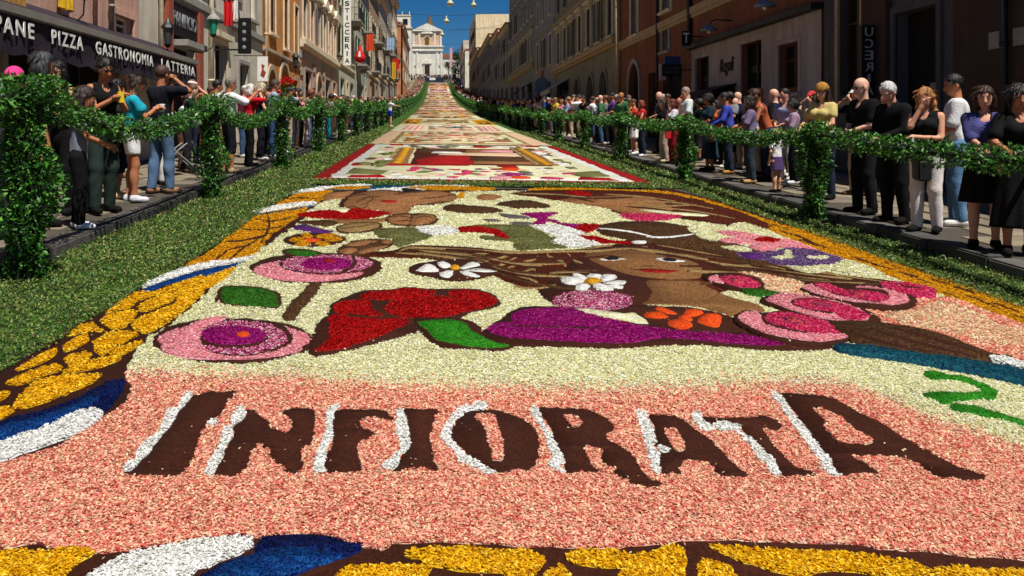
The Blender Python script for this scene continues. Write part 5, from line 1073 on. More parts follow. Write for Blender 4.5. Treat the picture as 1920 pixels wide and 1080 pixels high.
dr = link('door', MB().box(-1.05, 1.05, -.12, -.001, 0, 4.6).mesh('door', mat('church_door', (92, 62, 48), .7, .3, 2)), ch); link('door_panel', MB().box(-.9, -.06, -.17, -.121, .3, 4.3).mesh('door_panel', doorwood), dr); link('door_panel', MB().box(.06, .9, -.17, -.121, .3, 4.3).mesh('door_panel', doorwood), dr)
link('door_pediment', MB().box(-1.9, 1.9, -.5, -.001, 5.2, 5.6).prism([(-1.9, 5.601), (1.9, 5.601), (1.2, 6.5), (0, 6.95), (-1.2, 6.5)], 1, -.4, -.002).box(-1.5, -1.15, -.3, -.002, 0, 5.19).box(1.15, 1.5, -.3, -.002, 0, 5.19).mesh('door_pediment', chw), ch)
for x in (-5.2, 5.2): link('niche', MB().box(x - .35, x + .35, -.03, .0, 3.4, 4.6).mesh('niche', grey_trim), ch)
sp = MB(); sp.lathe([(2.1, 0), (2.1, .9), (2.25, .95), (1.4, 3.0), (.7, 5.0), (.1, 6.6)], (.9, 9, 21.2), 8); link('spire', sp.mesh('spire', mat('spire_tile', (96, 76, 62), .9, .3, 2)), ch); link('cross', MB().box(.86, .94, 8.96, 9.04, 27.8, 28.9).box(.6, 1.2, 8.97, 9.03, 28.4, 28.5).mesh('cross', iron), ch)
wg = empty('parish_wing', (3.1, 341, ZC_), 'low white parish wing with red roof beside the church', 'building'); link('wall', MB().box(0, 7.5, 0, 14, -1, 7.9).mesh('wall', chw), wg); link('roof', MB().prism([(-.3, 7.901), (7.8, 7.901), (7.4, 9.4), (.2, 9.6)], 1, -.4, 14).mesh('roof', tile), wg)
for x in (1.2, 3.6, 5.8): link('window', MB().box(x, x + .9, -.05, .0, 4.4, 6).mesh('window', glass), wg)
tw = empty('tower_house', (-12.9, 320, 23.0), 'white tower house with crowned top left of the church', 'tower')
link('wall', MB().box(-6, 3.1, 0, 10, -1, 20.2).mesh('wall', chw), tw); link('upper_storey', MB().box(-6, 2.6, .3, 9, 20.9, 25.4).mesh('upper_storey', chw), tw); link('cornice', MB().box(-6.2, 3.4, -.3, 10.2, 20.201, 20.899).box(-6.1, 2.8, .1, 9.2, 25.401, 25.9).mesh('cornice', cream_trim), tw)
for x in (-3.4, -.6, 2.3): link('pinnacle', MB().box(x - .18, x + .18, .4, .8, 25.901, 27.2).mesh('pinnacle', chw), tw)
for x, z, w, h in ((.6, 21.8, 1.9, 2.4), (.3, 16.2, 1.3, 2.4), (.3, 10.6, 1.3, 2.6), (-3, 16.2, 1.3, 2.4), (-3, 10.6, 1.3, 2.6), (-3.4, 21.8, 1.6, 2.4)):
    y = .3 if z > 21 else 0; f = link('window', MB().box(x - w / 2 - .15, x + w / 2 + .15, y - .08, y - .001, z - .15, z + h + .15).mesh('window', cream_trim), tw); link('pane', MB().box(x - w / 2, x + w / 2, y - .1, y - .081, z, z + h).mesh('pane', glass), f)
st = mat('dark_blue_drape', (34, 44, 62), .8, .3, 1)
pl = empty('stage', (-1.6, 293, zs(293)), 'dark blue draped stage at the top of the street', 'stage'); link('front_drape', MB().box(-4.6, 4.6, 0, .3, -.8, 1.7).mesh('front_drape', st), pl); link('deck', MB().box(-4.6, 4.6, .301, 3, 1.5, 1.7).mesh('deck', iron), pl); link('white_panel', MB().box(-.7, 1.5, -.06, -.001, .7, 1.6).mesh('white_panel', white_paint), pl)
# ---------------------------------------------------------------- trees near the church
leafd = [lin(c) for c in ((40, 66, 30), (28, 50, 22), (58, 84, 38), (74, 96, 48))]
def tree(x, d, h, r, label, seed, n=1500, size=.5, group=None):
    z = zs(min(d, 400)); e = empty('tree', (x, d, z), label, 'tree', group)
    t = MB().tube([(0, 0, -.5), (.1, 0, h * .3), (.0, .1, h * .55), (.1, 0, h * .8)], [.28, .22, .15, .06], 7)
    for k in range(5): a = k * 1.3 + seed; t.tube([(0, 0, h * (.35 + .07 * k)), (math.cos(a) * r * .4, math.sin(a) * r * .4, h * (.5 + .06 * k)), (math.cos(a) * r * .75, math.sin(a) * r * .75, h * (.62 + .05 * k))], [.12, .08, .03], 5)
    link('trunk', t.mesh('trunk', wood), e)
    q = np.random.default_rng(seed); c = np.c_[q.uniform(-r * .6, r * .6, 14), q.uniform(-r * .6, r * .6, 14), q.uniform(h * .45, h * .92, 14)]; k = q.integers(0, 14, n)
    v = q.normal(0, 1, (n, 3)); v /= np.linalg.norm(v, axis=1)[:, None]; P = c[k] + v * (r * .42 * q.uniform(.5, 1.05, n) ** .5)[:, None] * [1, 1, .8]
    V, F, T = cloud(P, v, size, leafd, seed); tag(link('crown', np_mesh('crown', V, F, [GLEAF], T), e), kind='stuff')
tree(9.0, 318, 11, 3.4, 'dark leafy tree between the parish wing and right houses', 3)
tree(5.4, 334, 6.5, 2.2, 'small dark tree in front of the parish wing', 5, 900, .4)
tree(7.4, 300, 6, 2.0, 'bushy tree beside the white walled house', 8, 900, .4)
# ---------------------------------------------------------------- people: one implicit surface per body, per garment
def nets(fn, lo, hi, h, fine=None):
    """surface nets over a rectilinear grid; fine=(lo,hi,h) refines a box"""
    ax = []
    for i in range(3):
        g = np.arange(lo[i] - h, hi[i] + 1.5 * h, h)
        if fine is not None:
            a, b, hh = fine[0][i], fine[1][i], fine[2]
            g = np.concatenate([g[g < a - hh * .5], np.arange(a, b, hh), g[g > b + hh * .5]])
        ax.append(g.astype(np.float32))
    X, Y, Z = np.meshgrid(*ax, indexing='ij'); F = fn(np.stack([X, Y, Z], -1).reshape(-1, 3)).reshape(X.shape)
    sg = F < 0; c = [sg[i:i + sg.shape[0] - 1, j:j + sg.shape[1] - 1, k:k + sg.shape[2] - 1] for i in (0, 1) for j in (0, 1) for k in (0, 1)]
    s = sum(q.astype(np.int8) for q in c); act = (s > 0) & (s < 8)
    idx = -np.ones(act.shape, np.int32); I = np.argwhere(act); n = len(I); idx[act] = np.arange(n)
    acc = np.zeros((n, 3)); cnt = np.zeros(n); i, j, k = I.T
    P = lambda di, dj, dk: (np.stack([ax[0][i + di], ax[1][j + dj], ax[2][k + dk]], 1), F[i + di, j + dj, k + dk])
    cor = {(a, b, d): P(a, b, d) for a in (0, 1) for b in (0, 1) for d in (0, 1)}
    for a in cor:
        for t in range(3):
            if a[t] == 0:
                b = list(a); b[t] = 1; p, f = cor[a]; q, g = cor[tuple(b)]; m = (f < 0) != (g < 0)
                w = np.where(m, f / np.where(m, f - g, 1), 0)[:, None]
                acc += np.where(m[:, None], p + (q - p) * w, 0); cnt += m
    V = acc / np.maximum(cnt, 1)[:, None]; Q = []
    for t in range(3):
        sl0 = [slice(1, -1)] * 3; sl1 = [slice(1, -1)] * 3; sl0[t] = slice(0, -1); sl1[t] = slice(1, None)
        a, b = sg[tuple(sl0)], sg[tuple(sl1)]; u, v = [q for q in range(3) if q != t]
        for flip in (0, 1):
            E = np.argwhere((a & ~b) if flip == 0 else (~a & b)); E[:, u] += 1; E[:, v] += 1
            if not len(E): continue
            def at(du, dv):
                e = E.copy(); e[:, u] += du; e[:, v] += dv; return idx[e[:, 0], e[:, 1], e[:, 2]]
            q = np.stack([at(-1, -1), at(0, -1), at(0, 0), at(-1, 0)], 1)
            if (flip == 1) ^ (t == 1): q = q[:, ::-1]
            Q.append(q[(q >= 0).all(1)])
    return V, (np.concatenate(Q) if Q else np.zeros((0, 4), int))
def caps(p, a, b, ra, rb, fl=None):
    a = np.asarray(a, np.float32); b = np.asarray(b, np.float32); pa = p - a; ba = b - a
    if fl is not None: pa = pa * fl; ba = ba * fl
    t = np.clip(pa @ ba / (ba @ ba + 1e-9), 0, 1)
    return np.linalg.norm(pa - t[:, None] * ba, axis=1) - (ra + (rb - ra) * t)
def elli(p, c, r):
    r = np.asarray(r, np.float32); q = (p - np.asarray(c, np.float32)) / r; k = np.linalg.norm(q, axis=1)
    return (k - 1) * r.min()
def smin(a, b, k=.04):
    h = np.clip(.5 + .5 * (b - a) / k, 0, 1); return b + (a - b) * h - k * h * (1 - h)
def rotx(v, a): c, s = math.cos(a), math.sin(a); return np.array([v[0], v[1] * c - v[2] * s, v[1] * s + v[2] * c])
def ik(s, w, l1, l2, pole):
    d = w - s; L = np.linalg.norm(d)
    if L > (l1 + l2) * .985: w = s + d / L * (l1 + l2) * .985; d = w - s; L = np.linalg.norm(d)
    a = (l1 * l1 - l2 * l2 + L * L) / (2 * L); h = math.sqrt(max(l1 * l1 - a * a, 0)); u = d / L
    pl = pole - u * (pole @ u); pl /= np.linalg.norm(pl) + 1e-9
    return s + u * a + pl * h, w
SK = {'fair': (206, 148, 120), 'tan': (176, 112, 78), 'olive': (164, 104, 70), 'pale': (216, 164, 140), 'brown': (120, 72, 48)}
SKM = {k: mat('skin_' + k, v, .55, .12, 9, 0, .35) for k, v in SK.items()}
CLM = {}
def cloth(c):
    k = tuple(c)
    if k not in CLM: CLM[k] = mat('cloth_%d_%d_%d' % k, c, .9, .22, 7, .35, .15, bscale=55)
    return CLM[k]
def hairm(c):
    k = ('h',) + tuple(c)
    if k not in CLM: CLM[k] = mat('hair_%d_%d_%d' % tuple(c), c, .55, .45, 22, .6, .4, bscale=60, stretch=(1, 1, .25))
    return CLM[k]
eyew = mat('eye_white', (168, 156, 146), .4, 0); dark_ = mat('dark_lens', (14, 13, 14), .2, 0, spec=.6); lipm = mat('lip', (150, 70, 62), .5, 0); shoe_sole = mat('shoe_sole', (190, 186, 178), .8, .1)
ARMS = {  # wrist targets relative to shoulder centre (side, forward, up) for right and left (outwards positive), elbow pole
 'down': ((.10, .03, -.55), (.10, .03, -.55)), 'front': ((-.12, .23, -.38), (-.12, .25, -.36)), 'rail': ((.02, .34, -.34), (-.05, .31, -.36)), 'clasp': ((-.15, .36, -.34), (-.15, .34, -.32)),
 'phone': ((-.14, .30, -.12), (-.13, .32, -.14)), 'camera': ((-.12, .22, .16), (-.10, .24, .14)), 'mouth': ((-.17, .20, .10), (-.14, .26, -.26)), 'hold': ((-.06, .34, -.16), (.10, .05, -.54)),
 'hips': ((.10, -.02, -.42), (.10, -.02, -.42)), 'reach': ((-.02, .52, -.14), (.10, .02, -.54)), 'up': ((-.06, .42, .02), (.08, .06, -.54)), 'folded': ((-.20, .24, -.24), (-.18, .27, -.22)), 'raise': ((.02, .10, .5), (.08, .04, -.5))}
def skeleton(s):
    H = s.get('H', 1.72); k = H / 1.75; fem = s.get('fem', 0); lean = s.get('lean', .05); ch = s.get('child', 0); bl = s.get('bulk', 1.0)
    hs = 1.28 if ch else 1.0
    J = {}; hip = np.array([0, 0, .93 * (1 - .04 * ch)])
    sw = (.155 if fem else .178) * (.9 if ch else 1); hw = .095
    up = lambda v: hip + rotx(np.array(v) - hip, -lean)
    J['hip'] = hip; J['waist'] = up((0, .005, 1.1)); J['chest'] = up((0, .0, 1.3)); J['neck'] = up((0, -.02, 1.46)); J['sh'] = [up((sx * sw, -.01, 1.415)) for sx in (1, -1)]
    hd = s.get('nod', .15); J['nod'] = hd + lean * .6; J['skull'] = J['neck'] + rotx(np.array([0, .02, .16 * (1.1 if ch else 1)]), -J['nod'] * .8); J['hs'] = hs
    J['hipj'] = [np.array([sx * hw, 0, .92 * (1 - .04 * ch)]) for sx in (1, -1)]
    st = s.get('stance', (.03, -.03)); sp = s.get('spread', .10)
    J['ank'] = [np.array([sp, st[0], .085]), np.array([-sp, st[1], .085])]; J['knee'] = [(J['hipj'][i] + J['ank'][i]) / 2 + np.array([0, .03 + .02 * i, .01]) for i in (0, 1)]
    arm = s.get('arm', 'down'); pz = ARMS[arm] if isinstance(arm, str) else arm; J['elb'] = []; J['wri'] = []
    for i, sx in enumerate((1, -1)):
        t = pz[i]; w = J['sh'][i] + np.array([sx * t[0], t[1] + (lean * .2 if t[2] < -.45 else 0), t[2]])
        e, w = ik(J['sh'][i], w, .285, .255, np.array([sx * .7, -.5, -.75])); J['elb'].append(e); J['wri'].append(w)
    J['k'] = k; J['fem'] = fem; J['bl'] = bl; return J
def person_meshes(s, res=.02, face=True):
    J = skeleton(s); fem, bl, hs = J['fem'], J['bl'], J['hs']; flat = np.array([1, 1.38, 1], np.float32); out = []
    S0 = J['skull']; nod = J['nod']; yaw = s.get('turn', 0.0)
    cy, sy = math.cos(yaw), math.sin(yaw); cn, sn = math.cos(nod), math.sin(nod)
    RH = (np.array([[cy, -sy, 0], [sy, cy, 0], [0, 0, 1]]) @ np.array([[1, 0, 0], [0, cn, sn], [0, -sn, cn]])).astype(np.float32)
    tohead = lambda p: ((p - S0.astype(np.float32)) @ RH) / hs
    fromhead = lambda v: S0 + RH @ (np.array(v) * hs)
    def headf(p):
        q = tohead(p); d = smin(elli(q, (0, -.012, .045), (.076, .096, .098)), elli(q, (0, .022, -.022), (.058, .068, .085)), .03)
        d = smin(d, caps(q, (0, .086, .022), (0, .104, -.016), .009, .014), .018)
        for sx in (1, -1): d = smin(d, elli(q, (sx * .078, -.005, .01), (.012, .022, .034)), .008); d = np.maximum(d, -(elli(q, (sx * .032, .098, .028), (.018, .014, .011)))) if face else d
        d = smin(d, elli(q, (0, .082, -.05), (.024, .012, .008)), .012)
        return d * hs
    def torso(p, g=0.0):
        d = caps(p, J['hip'] + [0, 0, -.02], J['waist'], (.148 if fem else .142) * bl + g, (.118 if fem else .135) * bl + g, flat)
        d = smin(d, caps(p, J['waist'], J['chest'], (.118 if fem else .135) * bl + g, (.14 if fem else .158) * bl + g, flat), .06)
        d = smin(d, caps(p, (J['sh'][0] + J['chest']) / 2 * [1, 1, 1], (J['sh'][1] + J['chest']) / 2, .085 * bl + g, .085 * bl + g), .06)
        d = smin(d, caps(p, J['sh'][0] - [.02, 0, .01], J['sh'][1] + [.02, 0, -.01], .055 + g, .055 + g), .06)
        if fem and not s.get('child'):
            for sx in (1, -1): d = smin(d, elli(p, J['chest'] + rotx(np.array([sx * .07, .105, -.0]), -s.get('lean', .05)), (.068 + g, .06 + g, .066 + g)), .04)
        if bl > 1.12: d = smin(d, elli(p, J['waist'] + [0, .06, -.03], (.14 + g, .13 + g, .14 + g)), .06)
        return d
    def arms(p, g=0.0, upto=2.0):
        d = None
        for i in (0, 1):
            e = caps(p, J['sh'][i], J['elb'][i], .052 * (.86 if fem else 1) + g, .042 * (.86 if fem else 1) + g) if upto >= 1 else caps(p, J['sh'][i], J['sh'][i] + (J['elb'][i] - J['sh'][i]) * upto, .056 * (.86 if fem else 1) + g, .056 + g)
            if upto > 1: e = smin(e, caps(p, J['elb'][i], J['wri'][i], .04 * (.86 if fem else 1) + g, .027 + g), .02)
            d = e if d is None else np.minimum(d, e)
        return d
    def legs(p, g=0.0, fl=0.0):
        d = None
        for i in (0, 1):
            e = smin(caps(p, J['hipj'][i], J['knee'][i], .085 * bl + g, .055 + g + fl * .4), caps(p, J['knee'][i], J['ank'][i], .054 + g + fl * .4, .036 + g + fl), .03)
            e = smin(e, elli(p, J['knee'][i] * .62 + J['ank'][i] * .38 + [0, -.02, 0], (.05 + g, .055 + g, .12)), .03)
            d = e if d is None else np.minimum(d, e)
        return d
    def feet(p, g=0.0):
        d = None
        for i, sx in enumerate((1, -1)):
            a = J['ank'][i]; e = smin(caps(p, a + [0, -.02, -.045], a + [sx * .03, .15, -.055], .036 + g, .03 + g), caps(p, a, a + [0, -.005, -.03], .036 + g, .036 + g), .03)
            d = e if d is None else np.minimum(d, e)
        return d
    lgs_cov = s.get('legs', 'trousers') == 'trousers'
    def body(p):
        d = smin(torso(p, -.012), legs(p, -.006 if lgs_cov else 0), .03); d = smin(d, arms(p), .03); d = smin(d, caps(p, J['neck'] + [0, 0, -.05], S0 + RH @ np.array([0, -.02, -.02]), .056, .052), .03)
        d = smin(d, feet(p), .02); d = smin(d, headf(p), .02)
        for i in (0, 1):
            u = J['wri'][i] - J['elb'][i]; u = u / np.linalg.norm(u); d = smin(d, caps(p, J['wri'][i], J['wri'][i] + u * .085, .027, .033, np.array([1, 1, 1], np.float32)), .015)
        return d
    xs = [J[q][i][0] for q in ('wri', 'elb') for i in (0, 1)]; ys = [J[q][i][1] for q in ('wri', 'elb', 'ank') for i in (0, 1)] + [S0[1]]
    lo = (min(xs + [-.24]) - .12, min(ys + [-.12]) - .16, -.0); hi = (max(xs + [.24]) + .12, max(ys + [.12]) + .26, S0[2] + .17 * hs)
    fine = ((-.11 * hs + S0[0], S0[1] - .13 * hs, S0[2] - .14 * hs), (.11 * hs + S0[0], S0[1] + .15 * hs, S0[2] + .16 * hs), .0095 if res < .022 else .0125) if face else None
    V, F = nets(body, lo, hi, res * 1.15, fine)
    # five fingers on each hand, rooted in the palm
    if face:
        b = MB()
        for i, sx in enumerate((1, -1)):
            u = J['wri'][i] - J['elb'][i]; u /= np.linalg.norm(u); sd = np.cross(u, [0, 0, 1.0]); sd = sd / (np.linalg.norm(sd) + 1e-6) * sx; nn = np.cross(u, sd) * sx; nn = nn if nn[2] < 0 else -nn
            w = J['wri'][i]
            for f, (o, L) in enumerate(((-.027, .066), (-.009, .078), (.009, .074), (.026, .056))):
                a = w + u * .085 + sd * o; b.tube([a - u * .02, a + u * L * .45, a + u * L * .75 + nn * L * .3, a + u * L * .85 + nn * L * .6], [.0095, .009, .0085, .007], 6)
            a = w + u * .03 - sd * .03; b.tube([a, a - sd * .03 + u * .025, a - sd * .035 + u * .06 + nn * .012], [.012, .011, .008], 6)
        fv = np.array(b.v); V2 = [V, fv]; Ft = []
        for q in b.f:
            if len(q) == 4: Ft.append(q)
            else: Ft += [(q[0], q[1], q[2], q[3]), (q[0], q[3], q[4], q[5])]
        F = np.concatenate([F, np.array(Ft) + len(V)]); V = np.concatenate(V2)
    out.append(('body', V, F, SKM[s.get('skin', 'tan')]))
    top = s.get('top'); bot = s.get('bot'); lg = s.get('legs', 'trousers'); sl = s.get('sleeve', .55)
    if top:
        hem = s.get('hem', .9); nk = J['neck'] + [0, 0, -.035 if s.get('collar') else -.06]
        def shirt(p):
            d = torso(p, .016)
            if sl > 0: d = smin(d, arms(p, .016, sl), .02)
            d = d + .005 * np.sin(p[:, 2] * 26 + p[:, 0] * 40) * np.sin(p[:, 0] * 19 + p[:, 1] * 15 + 1.3)
            if s.get('tank'): 
                for i in (0, 1): d = np.maximum(d, -(caps(p, J['sh'][i] * [1.15, 1, 1], J['sh'][i] * [1.3, 1, 1] - [0, 0, .1], .07, .07)))
            d = np.maximum(d, hem - p[:, 2]); q = p - J['neck']
            if s.get('collar'): return np.maximum(np.minimum(d, caps(p, J['neck'], J['neck'] + [0, .01, .02], .072, .068)), -caps(p, J['neck'] + [0, .03, .05], J['neck'] + [0, .07, .0], .05, .03))
            return np.maximum(np.maximum(d, q[:, 2] - .02), -caps(p, J['neck'] + [0, .035, .02], J['neck'] + [0, .1, -.045], .062, .05))
        V, F = nets(shirt, (lo[0], -.3, hem - .04), (hi[0], hi[1], J['neck'][2] + .1), res); out.append(('shirt', V, F, cloth(top)))
    if bot:
        if lg in ('trousers', 'shorts', 'capri'):
            cut = {'trousers': .045, 'shorts': .66, 'capri': .36}[lg]; fl = .012 if lg == 'trousers' else .014
            def trou(p):
                d = smin(caps(p, J['hip'] + [0, 0, -.03], J['hip'] + [0, 0, .08], .152 * bl + .008, .14 * bl + .006, flat), legs(p, .016, fl), .03)
                d = d + .0028 * np.sin(p[:, 2] * 30 + p[:, 0] * 60) * np.sin(p[:, 1] * 30 + p[:, 2] * 6)
                return np.maximum(np.maximum(d, cut - p[:, 2]), p[:, 2] - 1.02)
            V, F = nets(trou, (-.3, -.26, cut - .03), (.3, .26, 1.04), res); out.append(('trousers' if lg != 'shorts' else 'shorts', V, F, cloth(bot)))
        else:
            cut = {'skirt': .50, 'long': .28, 'mini': .62}[lg]
            def skirt(p):
                t = np.clip((1.0 - p[:, 2]) / .55, 0, 1.3); a = np.arctan2(p[:, 1], p[:, 0]); r = .125 + .075 * t + .012 * t * np.sin(a * 9)
                d = np.sqrt(p[:, 0] ** 2 + (p[:, 1] * 1.3) ** 2) - r * bl - .03
                return np.maximum(np.maximum(d * .8, cut - p[:, 2]), p[:, 2] - 1.02)
            V, F = nets(skirt, (-.34, -.3, cut - .03), (.34, .3, 1.04), res); out.append(('skirt', V, F, cloth(bot)))
    if s.get('shoe'):
        V, F = nets(lambda p: np.maximum(feet(p, .012), np.maximum(p[:, 2] - .105, .004 - p[:, 2])), (-.3, -.3, -.01), (.3, .36, .12), min(res, .02)); out.append(('shoes', V, F, cloth(s['shoe'])))
    hs_ = s.get('hair', 'short')
    if hs_ != 'bald':
        def hairf(p):
            q = tohead(p); d = elli(q, (0, -.018, .052), (.089, .106, .106))
            cut = .62 * q[:, 1] - .78 * q[:, 2] + (.014 if hs_ not in ('short', 'crop') else .006)   # >0 in front of the hairline
            d = np.maximum(d, cut)
            if hs_ in ('short', 'crop'): d = np.maximum(d, -.03 - q[:, 2] + np.maximum(q[:, 1], 0) * 1.6)
            if hs_ in ('long', 'wavy', 'bob', 'pony', 'curly'):
                if hs_ in ('long', 'wavy'):
                    e = caps(q, (0, -.075, .02), (0, -.105, -.27), .078, .085, np.array([.85, 1.5, 1], np.float32))
                    for sx in (1, -1): e = np.minimum(e, caps(q, (sx * .078, -.015, .03), (sx * .092, .0, -.22), .03, .032))
                elif hs_ == 'bob':
                    e = elli(q, (0, -.03, -.03), (.1, .095, .1))
                    for sx in (1, -1): e = np.minimum(e, caps(q, (sx * .08, .01, .03), (sx * .082, .02, -.075), .028, .024))
                elif hs_ == 'curly': e = elli(q, (0, -.03, .03), (.12, .125, .13))
                else:
                    e = np.minimum(elli(q, (0, -.115, .085), (.045, .045, .045)), caps(q, (0, -.12, .05), (0, -.13, -.12), .03, .02)) if s.get('tail', 1) else elli(q, (0, -.11, .1), (.045, .045, .045))
                w = .006 * np.sin(q[:, 2] * 60 + q[:, 0] * 40) if hs_ == 'wavy' else .006 * np.sin(q[:, 0] * 90) * np.sin(q[:, 1] * 90) * np.sin(q[:, 2] * 90) * (2 if hs_ == 'curly' else .6)
                e = np.maximum(e + w, q[:, 1] * .9 - .052 - np.maximum(-q[:, 2], 0) * .1 if hs_ != 'curly' else .62 * q[:, 1] - .6 * q[:, 2] - .02)
                d = np.minimum(d, e)
            d = d + .003 * np.sin(q[:, 0] * 130 + q[:, 2] * 40) * np.sin(q[:, 1] * 110 + q[:, 2] * 60)
            return d * hs
        a = .3 if hs_ in ('long', 'wavy') else .18
        V, F = nets(hairf, S0 - np.array([.16, .22, a + .02]) * hs, S0 + np.array([.16, .16, .2]) * hs, (.013 if face else res)); out.append(('hair', V, F, hairm(s.get('hc', (40, 28, 22)))))
    if s.get('hat'):
        kind, c = s['hat']
        def hatf(p):
            q = tohead(p); d = np.maximum(elli(q, (0, -.014, .055), (.1, .116, .122 if kind == 'beanie' else .108)), (.055 if kind == 'beanie' else .075) - q[:, 2] - q[:, 1] * .1)
            if kind == 'cap': d = np.minimum(d, np.maximum(elli(q, (0, .12, .072), (.075, .09, .014)), -q[:, 1] + .05))
            if kind == 'visor': d = np.maximum(np.maximum(elli(q, (0, -.01, .055), (.098, .114, .12)), np.abs(q[:, 2] - .075) - .028), -9)
            return d * hs
        V, F = nets(hatf, S0 - np.array([.14, .16, .05]) * hs, S0 + np.array([.14, .24, .22]) * hs, .013 if face else res); out.append(('hat', V, F, cloth(c)))
    if face:
        b = MB()
        def ball(c, r, n=6):
            vs = []; fs = []
            for i in range(n + 1):
                for j in range(n + 2):
                    a, t = math.pi * i / n, 2 * math.pi * j / (n + 2); v = np.array([r[0] * math.sin(a) * math.cos(t), r[1] * math.sin(a) * math.sin(t), r[2] * math.cos(a)]); vs.append(tuple(fromhead(np.array(c) + v)))
            m = n + 2
            for i in range(n):
                for j in range(m): fs.append((i * m + j, i * m + (j + 1) % m, (i + 1) * m + (j + 1) % m, (i + 1) * m + j))
            return vs, fs
        if s.get('glasses'):
            for sx in (1, -1): b.add(*ball((sx * .034, .092, .03), (.03, .009, .021)))
            for sx in (1, -1): b.tube([fromhead((sx * .062, .085, .034)), fromhead((sx * .08, .0, .034))], .004, 5)
            b.tube([fromhead((-.01, .1, .034)), fromhead((.01, .1, .034))], .004, 5); out.append(('sunglasses', b, None, dark_))
        else:
            e = MB(); [e.add(*ball((sx * .031, .081, .028), (.012, .008, .006))) for sx in (1, -1)]; out.append(('eyes', e, None, eyew))
            e = MB(); [e.add(*ball((sx * .031, .087, .027), (.0068, .004, .0062))) for sx in (1, -1)]; out.append(('iris', e, None, dark_))
            e = MB(); [e.tube([fromhead((sx * .014, .089, .043)), fromhead((sx * .031, .09, .049)), fromhead((sx * .05, .08, .045))], [.004, .0045, .003], 5) for sx in (1, -1)]; out.append(('eyebrows', e, None, hairm(s.get('hc', (40, 28, 22)) if s.get('hair') != 'bald' else (90, 76, 66))))
        e = MB(); e.tube([fromhead((-.024, .083, -.05)), fromhead((0, .094, -.049)), fromhead((.024, .083, -.05))], [.003, .0065, .003], 6); out.append(('lips', e, None, lipm))
    return out, J
def make_person(s, x, d, rz, label, group, res=.02, face=True, z=None):
    z = zp(x, d) if z is None else z
    o = empty('person', (x, d, z), label, 'person', group, rz); parts, J = person_meshes(s, res, face); k = J['k']
    o.scale = (k, k, k)
    if face and s.get('hair', 'short') not in ('bald', 'crop') and not (s.get('hat') and s['hat'][0] == 'cap'):
        for i_, (nm, V, F, m) in enumerate(parts):
            if nm != 'hair': continue
            q = np.random.default_rng(int(abs(x * 100) + d * 10)); S0 = J['skull']; hl = s.get('hair', 'short'); n = 110 if hl == 'short' else 200; I = q.integers(0, len(V), n); B = V[I]; nr = B - S0; nr /= np.linalg.norm(nr, axis=1)[:, None] + 1e-6
            L = (.02 if hl == 'short' else .075) * q.uniform(.5, 1.2, (n, 1)); dn = np.array([0, 0, -1.0]) - nr * (nr @ np.array([0, 0, -1.0]))[:, None]; dn /= np.linalg.norm(dn, axis=1)[:, None] + 1e-6
            dr = dn + q.normal(0, .16, (n, 3)) + nr * q.uniform(-.02, .16, (n, 1)); dr /= np.linalg.norm(dr, axis=1)[:, None]; sd = np.cross(dr, nr); sd /= np.linalg.norm(sd, axis=1)[:, None] + 1e-6
            w = .005; SV = np.stack([B - sd * w, B + sd * w, B + dr * L * .6 + sd * w * .8 + nr * .004, B + dr * L], 1).reshape(-1, 3); b4 = (np.arange(n) * 4)[:, None] + len(V)
            parts[i_] = (nm, np.concatenate([V, SV]), np.concatenate([F, b4 + [0, 1, 2, 3]]), m)
    for nm, V, F, m in parts:
        if F is None: me = V.mesh(nm, m, smooth=True)
        else: me = np_mesh(nm, V, F, [m], smooth=True)
        ob = link(nm, me, o)
        if nm == 'body': ob.data.materials[0] = m
    return o, J
HOLD = []
def P_(pxl, X, yh, face_deg, label, z0=None, **s):
    """a person seen at pixel column pxl standing at X; yh: pixel row of the crown -> real height"""
    d = X * FPX / (pxl - VX); z = zp(X, d) if z0 is None else zr(X, d) + z0
    top = CAMH + (VY - yh) * d / FPX; lean = s.get('lean', .05); nod = s.get('nod', .15)
    loss = 1 - (1 - math.cos(lean)) * .42 - .01; s['H'] = (top - z) / loss / (1.015 if not s.get('child') else 1.03); s['H'] = min(max(s['H'], .9), 1.98)
    near = d < 20.5
    r = make_person(s, X, d, R_(face_deg), label, 'spectators by the %s garland' % ('left' if X < 0 else 'right'), .02 if d < 15 else .024 if near else .03, near, z)
    HOLD.append(r); return r
N_, BK, WH, JN, DJ = (22, 24, 34), (16, 15, 17), (226, 226, 228), (84, 110, 142), (36, 44, 62)
# left pavement; 0 deg faces up the street, -90 faces the carpets, 180 faces the camera
P_(28, -4.45, 128, 200, 'child in a bright pink cap behind the nearest left post', hat=('cap', (214, 60, 130)), top=(60, 60, 66), bot=DJ, shoe=BK, hair='short', skin='fair')
P_(72, -4.55, 98, -60, 'tall person with straight grey black hair behind the nearest left post', top=BK, bot=BK, shoe=BK, hair='bob', hc=(52, 54, 58), skin='olive')
P_(114, -4.75, 116, 172, 'dark haired woman in sunglasses beside the nearest left post', fem=1, glasses=1, hair='bob', hc=(20, 16, 15), top=BK, tank=1, sleeve=0, bot=BK, shoe=BK, skin='fair', arm='folded')
P_(192, -4.3, 100, -130, 'tall woman in black tank top and sunglasses holding a yellow phone', fem=1, glasses=1, hair='pony', hc=(18, 14, 13), top=(15, 15, 16), tank=1, sleeve=0, bot=(40, 52, 48), shoe=BK, skin='tan', arm='phone', nod=.3)
P_(146, -4.05, 166, -70, 'girl in grey blue tee and white trainers with brown hair', fem=1, child=.5, hair='long', hc=(44, 28, 22), top=(118, 124, 140), bot=BK, shoe=(222, 222, 226), skin='tan', arm='rail', hem=.8, nod=.3)
P_(163, -4.5, 172, -80, 'child in brown top between the girl and the woman in black', child=.7, hair='short', hc=(50, 30, 20), top=(120, 74, 46), bot=BK, shoe=BK, skin='tan', arm='front')
